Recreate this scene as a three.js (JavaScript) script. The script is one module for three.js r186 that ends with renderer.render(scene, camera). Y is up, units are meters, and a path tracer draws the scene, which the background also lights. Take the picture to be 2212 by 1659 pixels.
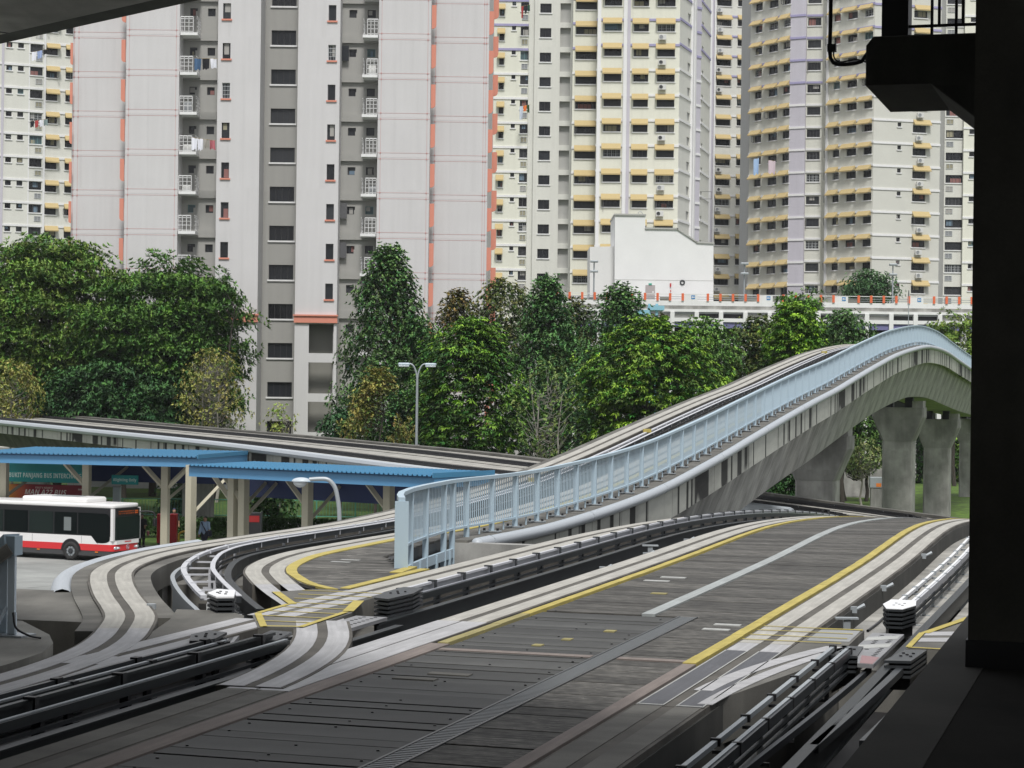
import * as THREE from 'three';
import { mergeGeometries } from 'three/addons/utils/BufferGeometryUtils.js';
import { RoundedBoxGeometry } from 'three/addons/geometries/RoundedBoxGeometry.js';
import { MarchingCubes } from 'three/addons/objects/MarchingCubes.js';

// ---------------------------------------------------------------- camera, sky, sun, exposure
const scene = new THREE.Scene();
const FPX = 2100, EYE = 8.5, ROLL = 0.0125;
const camera = new THREE.PerspectiveCamera(2 * Math.atan(384 / FPX) * 180 / Math.PI, 4 / 3, 0.1, 3000);
camera.position.set(0, EYE, 0);
camera.rotation.set(0, 0, ROLL);
scene.add(camera);
const renderer = new THREE.WebGLRenderer({ antialias: true });
renderer.setSize(1024, 768);
renderer.toneMapping = THREE.LinearToneMapping;
renderer.toneMappingExposure = 2.75;
renderer.shadowMap.enabled = true;
renderer.shadowMap.type = THREE.PCFSoftShadowMap;
{ // bright overcast: a smooth, nearly even cloud layer
  const w = 64, h = 32, a = new Float32Array(w * h * 4);
  for (let j = 0; j < h; j++) {
    const el = ((j + 0.5) / h - 0.5) * Math.PI;
    for (let i = 0; i < w; i++) {
      const s = Math.sin(el), up = s > 0 ? 0.92 + 0.4 * s : 0.92 * Math.max(0, 1 + s * 6) + 0.1;
      const k = (j * w + i) * 4;
      a[k] = up * 0.98; a[k + 1] = up; a[k + 2] = up * 1.05; a[k + 3] = 1;
    }
  }
  const t = new THREE.DataTexture(a, w, h, THREE.RGBAFormat, THREE.FloatType);
  t.mapping = THREE.EquirectangularReflectionMapping; t.magFilter = t.minFilter = THREE.LinearFilter; t.needsUpdate = true;
  scene.background = t; scene.environment = t;
}
const sun = new THREE.DirectionalLight(new THREE.Color(1.0, 0.975, 0.94), 1.2);
sun.position.set(6, 105, 68).add(new THREE.Vector3(0, 0, -60));
sun.target.position.set(0, 0, -60);
sun.castShadow = true; sun.shadow.radius = 24; sun.shadow.mapSize.set(2048, 2048);
Object.assign(sun.shadow.camera, { left: -90, right: 90, top: 120, bottom: -90, near: 1, far: 400 });
scene.add(sun, sun.target);
scene.fog = new THREE.FogExp2(new THREE.Color().setRGB(0.86, 0.9, 0.93), 0.00012); // thin tropical haze

// ---------------------------------------------------------------- helpers
const V = (x, y, z) => new THREE.Vector3(x, y, z);
function rng(seed) { let s = seed >>> 0 || 1; return () => { s = (s + 0x6D2B79F5) | 0; let t = Math.imul(s ^ (s >>> 15), 1 | s); t = (t + Math.imul(t ^ (t >>> 7), 61 | t)) ^ t; return ((t ^ (t >>> 14)) >>> 0) / 4294967296; }; }
const R0 = rng(11);
const clamp = (x, a, b) => Math.min(b, Math.max(a, x)), lerp = (a, b, t) => a + (b - a) * t;
const sstep = (a, b, x) => { const t = clamp((x - a) / (b - a), 0, 1); return t * t * (3 - 2 * t); };
function table(pts) { // smooth interpolation through a short table
  return x => {
    if (x <= pts[0][0]) return pts[0][1];
    const n = pts.length - 1; if (x >= pts[n][0]) return pts[n][1];
    let i = 0; while (x > pts[i + 1][0]) i++;
    const p = j => pts[clamp(j, 0, n)], [x1, y1] = p(i), [x2, y2] = p(i + 1), [x0, y0] = p(i - 1), [x3, y3] = p(i + 2);
    const h = x2 - x1, t = (x - x1) / h, m1 = i ? (y2 - y0) / (x2 - x0) * h : (y2 - y1), m2 = i + 2 <= n ? (y3 - y1) / (x3 - x1) * h : (y2 - y1);
    const t2 = t * t, t3 = t2 * t;
    return (2 * t3 - 3 * t2 + 1) * y1 + (t3 - 2 * t2 + t) * m1 + (-2 * t3 + 3 * t2) * y2 + (t3 - t2) * m2;
  };
}
// a survey of the place from measured sight lines: direction of a sight line per metre of depth
const cR = Math.cos(ROLL), sR = Math.sin(ROLL);
function sight(dx, dy) { const u = (dx - 1106) * 0.46292, v = (829.5 - dy) * 0.46292; return [(u * cR - v * sR) / FPX, (u * sR + v * cR) / FPX]; }
const sightN = (nx, ny) => sight(nx / 1.8517, ny / 1.8517);
const atDepth = (dx, dy, d) => { const [a, b] = sight(dx, dy); return V(a * d, EYE + b * d, -d); };
const atHeight = (dx, dy, y) => { const [a, b] = sight(dx, dy); const d = (y - EYE) / b; return V(a * d, y, -d); };
const X = (dx, dy, d) => sight(dx, dy)[0] * d, Y = (dx, dy, d) => EYE + sight(dx, dy)[1] * d;

const names = {};
function numbered(n) { const k = names[n] = (names[n] || 0) + 1; return k === 1 ? n : n + '_' + String(k - 1).padStart(3, '0'); }
function tag(o, label, category, group) { o.userData.label = label; if (category) o.userData.category = category; if (group) o.userData.group = group; return o; }
function thing(name, label, category, pos = V(0, 0, 0), group) {
  const o = new THREE.Group(); o.name = numbered(name); o.position.copy(pos); scene.add(o);
  return tag(o, label, category, group);
}
function rootOf(o) { while (o.parent && o.parent !== scene) o = o.parent; return o; }
function mesh(name, geo, mat, parent, pos, ry) {
  const m = new THREE.Mesh(geo, mat); m.name = name; m.castShadow = m.receiveShadow = true;
  if (pos) m.position.copy(pos); if (ry) m.rotation.y = ry;
  (parent || scene).add(m); return m;
}
function structure(m, label) { m.userData.kind = 'structure'; if (label) m.userData.label = label; return m; }

// collects faces; build() makes ONE named mesh
class GB {
  constructor() { this.p = []; this.uv = []; this.c = null; }
  tri(a, b, c, ua, ub, uc) {
    if (!ua) {
      const e = V().subVectors(b, a), f = V().subVectors(c, a), n = e.cross(f);
      const ax = Math.abs(n.x), ay = Math.abs(n.y), az = Math.abs(n.z);
      const m = ay >= ax && ay >= az ? q => [q.x, -q.z] : ax >= az ? q => [q.z, q.y] : q => [q.x, q.y];
      ua = m(a); ub = m(b); uc = m(c);
    }
    this.p.push(a.x, a.y, a.z, b.x, b.y, b.z, c.x, c.y, c.z); this.uv.push(...ua, ...ub, ...uc);
    return this;
  }
  quad(a, b, c, d, ua, ub, uc, ud) { this.tri(a, b, c, ua, ub, uc); return this.tri(a, c, d, ua, uc, ud); }
  hexa(q) { // 8 points: bottom 0-3 counter-clockwise seen from above, top 4-7
    const f = [[3, 2, 1, 0], [4, 5, 6, 7], [0, 1, 5, 4], [1, 2, 6, 5], [2, 3, 7, 6], [3, 0, 4, 7]];
    for (const [a, b, c, d] of f) this.quad(q[a], q[b], q[c], q[d]);
    return this;
  }
  box(x0, x1, y0, y1, z0, z1) {
    return this.hexa([V(x0, y0, z1), V(x1, y0, z1), V(x1, y0, z0), V(x0, y0, z0), V(x0, y1, z1), V(x1, y1, z1), V(x1, y1, z0), V(x0, y1, z0)]);
  }
  // box in a local frame: o origin, ex right, ez out of the face
  fbox(f, a0, a1, y0, y1, n0, n1) {
    const P = (a, y, n) => V(f.o.x + f.ex.x * a + f.ez.x * n, y, f.o.z + f.ex.z * a + f.ez.z * n);
    return this.hexa([P(a0, y0, n1), P(a1, y0, n1), P(a1, y0, n0), P(a0, y0, n0), P(a0, y1, n1), P(a1, y1, n1), P(a1, y1, n0), P(a0, y1, n0)]);
  }
  // sweep of a convex cross-section [[t,y],...] (counter-clockwise looking along travel) along ss by point function pt(s,t,y)
  sweep(ss, sec, pt, caps = true, uvScale) {
    const n = sec.length; let L = [0];
    for (let j = 0; j < n; j++) { const q = sec[(j + 1) % n]; L.push(L[j] + Math.hypot(q[0] - sec[j][0], q[1] - sec[j][1])); }
    for (let i = 0; i + 1 < ss.length; i++) for (let j = 0; j < n; j++) {
      const A = sec[j], B = sec[(j + 1) % n], s0 = ss[i], s1 = ss[i + 1];
      const a = pt(s0, A[0], A[1]), b = pt(s0, B[0], B[1]), c = pt(s1, B[0], B[1]), d = pt(s1, A[0], A[1]);
      this.quad(a, b, c, d, [s0, L[j]], [s0, L[j + 1]], [s1, L[j + 1]], [s1, L[j]]);
    }
    if (caps) for (const [s, fl] of [[ss[0], 0], [ss[ss.length - 1], 1]]) for (let j = 1; j + 1 < n; j++) {
      const a = pt(s, ...sec[0]), b = pt(s, ...sec[j]), c = pt(s, ...sec[j + 1]);
      fl ? this.tri(a, b, c) : this.tri(a, c, b);
    }
    return this;
  }
  prism(poly, y0, y1, f) { // poly: plan points [x,z] (f maps to them), flat top
    const pts = f ? poly.map(q => f(...q)) : poly.map(q => V(q[0], 0, q[1]));
    const sh = pts.map(p => new THREE.Vector2(p.x, -p.z)); let ar = THREE.ShapeUtils.area(sh);
    const idx = THREE.ShapeUtils.triangulateShape(sh, []);
    const T = pts.map(p => V(p.x, y1 + (f ? p.y : 0), p.z)), Bm = pts.map(p => V(p.x, y0 + (f ? p.y : 0), p.z));
    for (const [a, b, c] of idx) { ar > 0 ? this.tri(T[a], T[b], T[c]) : this.tri(T[a], T[c], T[b]); ar > 0 ? this.tri(Bm[a], Bm[c], Bm[b]) : this.tri(Bm[a], Bm[b], Bm[c]); }
    for (let i = 0; i < T.length; i++) { const j = (i + 1) % T.length; ar > 0 ? this.quad(Bm[i], Bm[j], T[j], T[i]) : this.quad(Bm[j], Bm[i], T[i], T[j]); }
    return this;
  }
  tube(a, b, r0, r1 = r0, seg = 6) {
    const d = V().subVectors(b, a).normalize(), u = Math.abs(d.y) < 0.9 ? V(0, 1, 0) : V(1, 0, 0), e = V().crossVectors(u, d).normalize(), g = V().crossVectors(d, e);
    const P = (c, r, k) => { const t = k / seg * Math.PI * 2; return c.clone().addScaledVector(e, Math.cos(t) * r).addScaledVector(g, Math.sin(t) * r); };
    for (let k = 0; k < seg; k++) {
      this.quad(P(a, r0, k), P(a, r0, k + 1), P(b, r1, k + 1), P(b, r1, k));
      this.tri(a, P(a, r0, k + 1), P(a, r0, k)); this.tri(b, P(b, r1, k), P(b, r1, k + 1));
    }
    return this;
  }
  geo(origin) {
    const g = new THREE.BufferGeometry(); const p = new Float32Array(this.p);
    if (origin) for (let i = 0; i < p.length; i += 3) { p[i] -= origin.x; p[i + 1] -= origin.y; p[i + 2] -= origin.z; }
    g.setAttribute('position', new THREE.BufferAttribute(p, 3));
    g.setAttribute('uv', new THREE.BufferAttribute(new Float32Array(this.uv), 2));
    if (this.c) g.setAttribute('color', new THREE.BufferAttribute(new Float32Array(this.c), 3));
    g.computeVertexNormals(); return g;
  }
  build(name, mat, parent) { return mesh(name, this.geo(parent ? rootOf(parent).position : null), mat, parent); }
}
const gb = () => new GB();
function smoothTube(pts, r, seg = 40, rad = 8, closed = false) { return new THREE.TubeGeometry(new THREE.CatmullRomCurve3(pts, closed, 'centripetal'), seg, r, rad, closed); }
function local(geo, parent) { const o = rootOf(parent).position; geo.translate(-o.x, -o.y, -o.z); return geo; }

// ---------------------------------------------------------------- procedural textures
function lattice(seed) { const r = rng(seed), a = new Float32Array(4096); for (let i = 0; i < 4096; i++) a[i] = r(); return (x, y) => a[((x & 63) + (y & 63) * 64) & 4095]; }
const lat = lattice(5);
function vnoise(x, y, per) { const xi = Math.floor(x), yi = Math.floor(y), fx = x - xi, fy = y - yi, u = fx * fx * (3 - 2 * fx), v = fy * fy * (3 - 2 * fy); const m = q => ((q % per) + per) % per; const a = lat(m(xi), m(yi)), b = lat(m(xi + 1), m(yi)), c = lat(m(xi), m(yi + 1)), d = lat(m(xi + 1), m(yi + 1)); return lerp(lerp(a, b, u), lerp(c, d, u), v); }
function fbm(x, y, per, oct = 4) { let s = 0, a = 0.5, t = 0; for (let i = 0; i < oct; i++) { s += a * vnoise(x, y, Math.min(per, 64)); t += a; a *= 0.55; x *= 2; y *= 2; per *= 2; } return s / t; }
function tex(w, h, fn, srgb = true, rx = 1, ry = 1) {
  const a = new Uint8Array(w * h * 4);
  for (let j = 0; j < h; j++) for (let i = 0; i < w; i++) { const c = fn(i / w, j / h), k = (j * w + i) * 4; a[k] = clamp(c[0] * 255, 0, 255); a[k + 1] = clamp(c[1] * 255, 0, 255); a[k + 2] = clamp(c[2] * 255, 0, 255); a[k + 3] = 255; }
  const t = new THREE.DataTexture(a, w, h); t.wrapS = t.wrapT = THREE.RepeatWrapping; t.magFilter = THREE.LinearFilter; t.minFilter = THREE.LinearMipmapLinearFilter; t.generateMipmaps = true;
  if (srgb) t.colorSpace = THREE.SRGBColorSpace; t.repeat.set(rx, ry); t.needsUpdate = true; return t;
}
const g1 = v => [v, v, v];
const tMottle = tex(512, 512, (u, v) => g1(0.80 + 0.2 * fbm(u * 8, v * 8, 8, 5) + 0.06 * (R0() - 0.5)), true, 0.25, 0.25);
const tFine = tex(512, 512, (u, v) => g1(0.94 + 0.04 * fbm(u * 6, v * 6, 6, 3) + 0.04 * (R0() - 0.5)), true, 0.1, 0.1);
const tWall = tex(512, 512, (u, v) => { const s = fbm(u * 48, v * 2.0, 48, 3), p = fbm(u * 4, v * 6, 6, 4), j = Math.max(0, fbm(u * 30 + 5, v * 1.0, 30, 2) - 0.62); return g1(0.97 + 0.03 * (s - 0.5) + 0.03 * (p - 0.5) - 0.1 * j + 0.03 * (R0() - 0.5)); }, true, 0.085, 0.085);
const tConc = tex(512, 512, (u, v) => { const a = fbm(u * 6, v * 6, 6, 5), b = fbm(u * 24 + 9, v * 3, 24, 3); const k = 0.62 + 0.4 * a + 0.16 * (b - 0.5) + 0.05 * (R0() - 0.5); return [k, k * 0.997, k * 0.985]; }, true, 0.2, 0.2);
const tPave = tex(1024, 1024, (u, v) => { const a = fbm(u * 5, v * 5, 5, 6), b = fbm(u * 40, v * 40, 40, 2), c = fbm(u * 3 + 7, v * 9, 9, 4); const k = 0.72 + 0.26 * a + 0.08 * (b - 0.5) + 0.14 * (c - 0.5); return [k, k, k * 0.985]; }, true, 0.04, 0.04);
// streaks along u: worn deck planks and running strips
const tPlank = tex(512, 256, (u, v) => { const a = fbm(u * 4, v * 40, 40, 3), b = fbm(u * 6 + 3, v * 6, 6, 4), c = fbm(u * 16, v * 64, 64, 1); const k = 0.34 + 0.72 * a * (0.35 + b) + 0.5 * Math.max(0, c - 0.68); return [k, k * 0.985, k * 0.955]; });
const tLane = tex(256, 256, (u, v) => { const a = fbm(u * 8, v * 8, 8, 4), b = fbm(u * 2, v * 32, 32, 2); const k = 0.8 + 0.14 * a + 0.1 * (b - 0.5) + 0.06 * (R0() - 0.5); return [k, k * 0.99, k * 0.965]; }, true, 0.35, 0.9);
// rain-streaked parapet panels: dark runs falling from the top edge (v=0), 24 m along u
const tStreak = tex(2048, 64, (u, v) => {
  const cl = sstep(0.42, 0.62, fbm(u * 12, 3.5, 12, 2)), f = fbm(u * 64, 0.5, 64, 2), f2 = vnoise(u * 64 + 0.3, 9.5, 64);
  const ln = 0.5 + 0.9 * vnoise(u * 60, 20.5, 60);
  let d = sstep(0.5, 0.58, f * 0.75 + cl * 0.22) * (v < ln ? 1 : clamp(1 - (v - ln) * 3, 0, 1));
  d = Math.max(d, cl * 0.35 * f2);
  const joint = Math.abs(((u * 10) % 1) - 0.5) < 0.006 ? 0.6 : 1, k = (0.86 - 0.68 * d + 0.08 * (fbm(u * 60, v * 6, 60, 2) - 0.5)) * joint;
  return [k, k, k * 0.97];
}, true, 1 / 26, 1);
const tGrass = tex(512, 512, (u, v) => { const a = fbm(u * 8, v * 8, 8, 5), b = fbm(u * 64, v * 64, 64, 1); const k = 0.55 + 0.5 * a + 0.3 * (b - 0.5); return [k * 0.9, k, k * 0.6]; }, true, 0.06, 0.06);
const L = (r, g, b) => new THREE.Color().setRGB(r, g, b);
const S = (r, g, b) => new THREE.Color().setRGB(r / 255, g / 255, b / 255, THREE.SRGBColorSpace);
const M = (color, rough = 0.9, o = {}) => new THREE.MeshStandardMaterial({ color, roughness: rough, metalness: 0, ...o });
const conc = (c, o) => M(c, 0.92, { map: tConc, bumpMap: tConc, bumpScale: 0.004, ...o });
const mat = {
  concrete: conc(L(0.45, 0.445, 0.43)), concDark: conc(L(0.20, 0.195, 0.18)), concDeck: conc(L(0.19, 0.185, 0.17)), concPale: conc(L(0.5, 0.49, 0.46)),
  girder: conc(L(0.5, 0.5, 0.485)), streak: M(L(0.56, 0.57, 0.55), 0.9, { map: tStreak }),
  pad: conc(L(0.15, 0.14, 0.125)), lane: M(L(0.5, 0.495, 0.475), 0.85, { map: tLane }), laneBlue: M(L(0.5, 0.51, 0.55), 0.7, { map: tLane }), slate: M(L(0.10, 0.105, 0.125), 0.6, { map: tLane }),
  pipe: M(L(0.43, 0.465, 0.50), 0.45, { map: tFine }), rail: M(L(0.38, 0.48, 0.55), 0.5), steel: M(L(0.05, 0.055, 0.06), 0.4, { metalness: 0.4 }), darkSteel: M(L(0.022, 0.026, 0.028), 0.45, { metalness: 0.3 }),
  cover: M(L(0.52, 0.53, 0.56), 0.4), bright: M(L(0.55, 0.57, 0.62), 0.28, { metalness: 0.7 }), black: M(L(0.012, 0.012, 0.014), 0.5), rubber: M(L(0.02, 0.02, 0.02), 0.8),
  yellow: M(L(0.56, 0.47, 0.13), 0.8, { map: tLane }), yellowFaded: M(L(0.38, 0.34, 0.15), 0.85, { map: tLane }), white: M(L(0.75, 0.76, 0.77), 0.7, { map: tFine }), pink: M(L(0.25, 0.215, 0.205), 0.85, { map: tLane }), lineWhite: M(L(0.5, 0.52, 0.53), 0.8, { map: tLane }),
  grate: M(L(0.13, 0.14, 0.145), 0.5, { metalness: 0.2 }), galv: M(L(0.35, 0.38, 0.40), 0.45, { metalness: 0.3 }),
};

// ---------------------------------------------------------------- ground
const farGround = structure(gb().quad(V(-900, -0.02, 60), V(900, -0.02, 60), V(900, -0.02, -1500), V(-900, -0.02, -1500)).build('ground', M(L(0.17, 0.175, 0.16), 0.95, { map: tPave })));
const lawn = structure(gb().quad(V(-120, -0.005, -107), V(160, -0.005, -60), V(220, -0.005, -215), V(-160, -0.005, -215)).build('lawn', M(L(0.13, 0.19, 0.04), 1, { map: tGrass })));
const apron = gb().quad(V(-120, 0.004, 40), V(40, 0.004, 40), V(10, 0.004, -103), V(-120, 0.004, -103)).build('bus_concourse', M(L(0.37, 0.38, 0.375), 0.9, { map: tPave }));
structure(apron);
{ // slab joints cut in the concourse concrete
  const j = gb();
  for (const [a, b] of [[[190, 1310], [20, 1345]], [[60, 1270], [420, 1236]], [[30, 1440], [200, 1385]]]) {
    const p = atHeight(a[0], a[1], 0.008), q = atHeight(b[0], b[1], 0.008), d = V().subVectors(q, p).normalize(), n = V(-d.z, 0, d.x).multiplyScalar(0.03);
    j.quad(p.clone().sub(n), q.clone().sub(n), q.clone().add(n), p.clone().add(n));
  }
  structure(j.build('pavement_joint', M(L(0.12, 0.12, 0.11), 1)));
}

// ---------------------------------------------------------------- guideway alignment: heading 17 degrees right of the view
const TH = Math.atan(0.305), cT = Math.cos(TH), sT = Math.sin(TH), DECK = 5.8;
const depthST = (s, t) => s * cT - t * sT;
const ST = (s, t, y) => V(s * sT + t * cT, y, -(s * cT - t * sT));
const riseM = d => d < 34 ? 0 : -0.0016 * (d - 34) ** 2;
const bankM = table([[30, 0], [34, 0.03], [40, 0.17], [46, 0.12], [54, 0.02], [60, 0]]);
const ptM = (s, t, y) => { const d = depthST(s, -6); return ST(s, t, DECK + y + riseM(d) + bankM(d) * (t + 9.95) / 6.4); };
const yL = table([[20, 5.8], [36, 5.76], [41, 5.73], [43.5, 5.77], [46, 5.84], [49, 5.96], [51.6, 6.11], [54.3, 6.32], [58.3, 6.66], [62.2, 7.03], [67.8, 7.55], [73.1, 8.02], [79, 8.5], [84, 8.97], [90.4, 9.55], [97.7, 10.15], [107, 10.68], [112, 10.83], [120, 10.75], [129.4, 10.31], [141.5, 9.76], [160, 9.2], [220, 8.6]]);
// the branch line: an S-curve off the station track, then straight and up over the flyover
const branch = (() => {
  const q = [[14.5, -9.95], [16.2, -9.96], [17.6, -10.08], [18.8, -10.32], [19.7, -10.61], [20.46, -10.92], [21.46, -11.37], [22.3, -11.86], [23.4, -12.54], [24.7, -13.3], [25.5, -13.74], [26.4, -14.2], [27.4, -14.6], [28.2, -14.84], [29.2, -15.08], [30.3, -15.25], [31.3, -15.33], [32.6, -15.34], [34.4, -15.33], [40, -15.33], [60, -15.33], [120, -15.33], [230, -15.33]];
  const c = new THREE.CatmullRomCurve3(q.map(p => V(p[0], 0, p[1])), false, 'centripetal'), P = [];
  for (let i = 0; i <= 700; i++) P.push(c.getPoint(i / 700));
  const cum = [0]; for (let i = 1; i < P.length; i++) cum.push(cum[i - 1] + P[i].distanceTo(P[i - 1]));
  return { P, cum, len: cum[cum.length - 1] };
})();
function branchAt(e) {
  const { P, cum } = branch; let lo = 0, hi = cum.length - 2;
  while (lo < hi) { const m = (lo + hi + 1) >> 1; cum[m] <= e ? lo = m : hi = m - 1; }
  const a = P[lo], b = P[lo + 1], f = (e - cum[lo]) / (cum[lo + 1] - cum[lo]);
  const A = P[Math.max(0, lo - 2)], B = P[Math.min(P.length - 1, lo + 3)], ds = B.x - A.x, dt = B.z - A.z, l = Math.hypot(ds, dt);
  return [lerp(a.x, b.x, f), lerp(a.z, b.z, f), -dt / l, ds / l]; // s, t, normal to the right
}
const ptL = (e, t, y) => { const [s, tt, ns, nt] = branchAt(e), ss = s + ns * t, tq = tt + nt * t; return ST(ss, tq, y + yL(depthST(ss, tq))); };
const branchE = s => { let lo = 0, hi = branch.len; for (let i = 0; i < 40; i++) { const m = (lo + hi) / 2; branchAt(m)[0] < s ? lo = m : hi = m; } return lo; };
const range = (a, b, st) => { const n = Math.max(1, Math.round((b - a) / st)), r = []; for (let i = 0; i <= n; i++) r.push(a + (b - a) * i / n); return r; };
const rect = (t0, t1, y0, y1) => [[t0, y0], [t1, y0], [t1, y1], [t0, y1]];

// lower double-track guideway, running from far left towards the right under the flyover
const GA = Math.atan(0.618), cG = Math.cos(GA), sG = Math.sin(GA);
const yG = table([[-80, 5.75], [-58.6, 5.56], [-41.3, 5.39], [-27.3, 5.25], [-18.2, 5.12], [-10.6, 4.97], [-4.5, 4.84], [0, 4.76], [12, 4.62], [21, 4.45], [32, 4.2]]);
const bankG = table([[-60, 0.14], [-20, 0.13], [-6, 0.2], [6, 0.02], [13, -0.34], [24, -0.5]]);
const ptG = (e, t, y) => V(-3.24 + e * sG + t * cG, yG(e) + y + bankG(e) * t / 7.5, -(90 - e * cG + t * sG));

function railGroup(parent, ss, pt, t0, o = {}) { // collector rails on brackets, left of the guide beam
  const st = o.step || 1.2, cov = o.cover || mat.cover, p0 = pt, pR = o.ptRail || pt;
  if (o.twin) gb().sweep(ss, rect(t0 - 0.1 - (o.thick || 0), t0 - 0.06, 0.03, 0.07), pt).build('power_rail', cov, parent);
  else gb().sweep(ss, rect(t0 - 0.105, t0 - 0.05, 0.095, 0.125), pt).sweep(ss, rect(t0 - 0.105, t0 - 0.085, -0.03, 0.095), pt).build('cover_board', cov, parent);
  gb().sweep(ss, rect(t0 + 0.05, t0 + 0.11, -0.03, 0.05), pR).build('power_rail', o.rail || mat.darkSteel, parent);
  gb().sweep(ss, rect(t0 + 0.05, t0 + 0.085 + (o.capW || 0), 0.052, 0.062), pR).build('rail_cap', o.cap || mat.bright, parent);
  gb().sweep(ss, rect(t0 + 0.06, t0 + 0.095, -0.115, -0.085), pR).build('power_rail', mat.steel, parent);
  gb().sweep(ss, rect(t0 + 0.06, t0 + 0.095, -0.19, -0.16), pR).build('power_rail', mat.steel, parent);
  const a = ss[0], b = ss[ss.length - 1];
  if (o.twin) { // two slim rails tied by struts
    for (let e = a + 0.4; e < b; e += st) {
      const q = gb(), w = o.w || 0.02, bx = (P, t0, t1, y0, y1, P2 = P) => q.hexa([P(e - w, t0, y0), P2(e - w, t1, y0), P2(e + w, t1, y0), P(e + w, t0, y0), P(e - w, t0, y1), P2(e - w, t1, y1), P2(e + w, t1, y1), P(e + w, t0, y1)]);
      bx(pt, t0 - 0.115, t0 - 0.04, 0.025, 0.085); bx(pR, t0 + 0.045, t0 + 0.115, -0.035, 0.066); bx(pt, t0 - 0.1, t0 + 0.1, -0.03, -0.005, pR); bx(pR, t0 + 0.02, t0 + 0.06, -0.3, -0.03); bx(pR, t0 - 0.06, t0 + 0.12, -0.32, -0.29);
      q.build('rail_bracket', o.bracket || mat.cover, parent);
    }
    return;
  }
  for (let e = a + 0.5; e < b; e += st) {
    const q = gb(), w = o.w || 0.03, pb = (t, y, de) => (t > t0 + 0.04 ? pR : p0)(e + de, t, y);
    const bx = (t0, t1, y0, y1) => q.hexa([pb(t0, y0, -w), pb(t1, y0, -w), pb(t1, y0, w), pb(t0, y0, w), pb(t0, y1, -w), pb(t1, y1, -w), pb(t1, y1, w), pb(t0, y1, w)]);
    bx(t0 - 0.11, t0 - 0.02, 0.125, 0.145); bx(t0 - 0.022, t0 + 0.0, 0.03, 0.145); bx(t0 - 0.03, t0 + 0.05, -0.28, 0.03); bx(t0 + 0.05, t0 + 0.1, -0.28, -0.24); bx(t0 - 0.05, t0 + 0.13, -0.32, -0.28);
    q.build('rail_bracket', o.bracket || mat.cover, parent);
  }
}
function guideBeam(parent, ss, pt, t0, m = mat.darkSteel) {
  gb().sweep(ss, rect(t0 - 0.05, t0 + 0.05, -0.09, -0.07), pt).sweep(ss, rect(t0 - 0.012, t0 + 0.02, -0.3, -0.09), pt).sweep(ss, rect(t0 - 0.05, t0 + 0.05, -0.32, -0.3), pt).build('guide_beam', m, parent);
}
function runningPad(parent, ss, pt, a, b, o = {}) { // plinth with two worn light lanes and a dark centre line
  const y1 = o.y1 ?? 0, dep = o.dep ?? 0.62, pad = gb().sweep(ss, rect(a, b, -dep, y1), pt).build('running_pad', o.mat || mat.pad, parent);
  const w = b - a, l = o.lane || mat.lane;
  for (const [u, v] of (o.full ? [[0.02, 0.46], [0.5, 0.98]] : [[0.05, 0.41], [0.585, 0.945]])) gb().sweep(ss, rect(a + w * u, a + w * v, y1 + 0.001, y1 + 0.006), pt).build('running_lane', l, pad);
  return pad;
}

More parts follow.
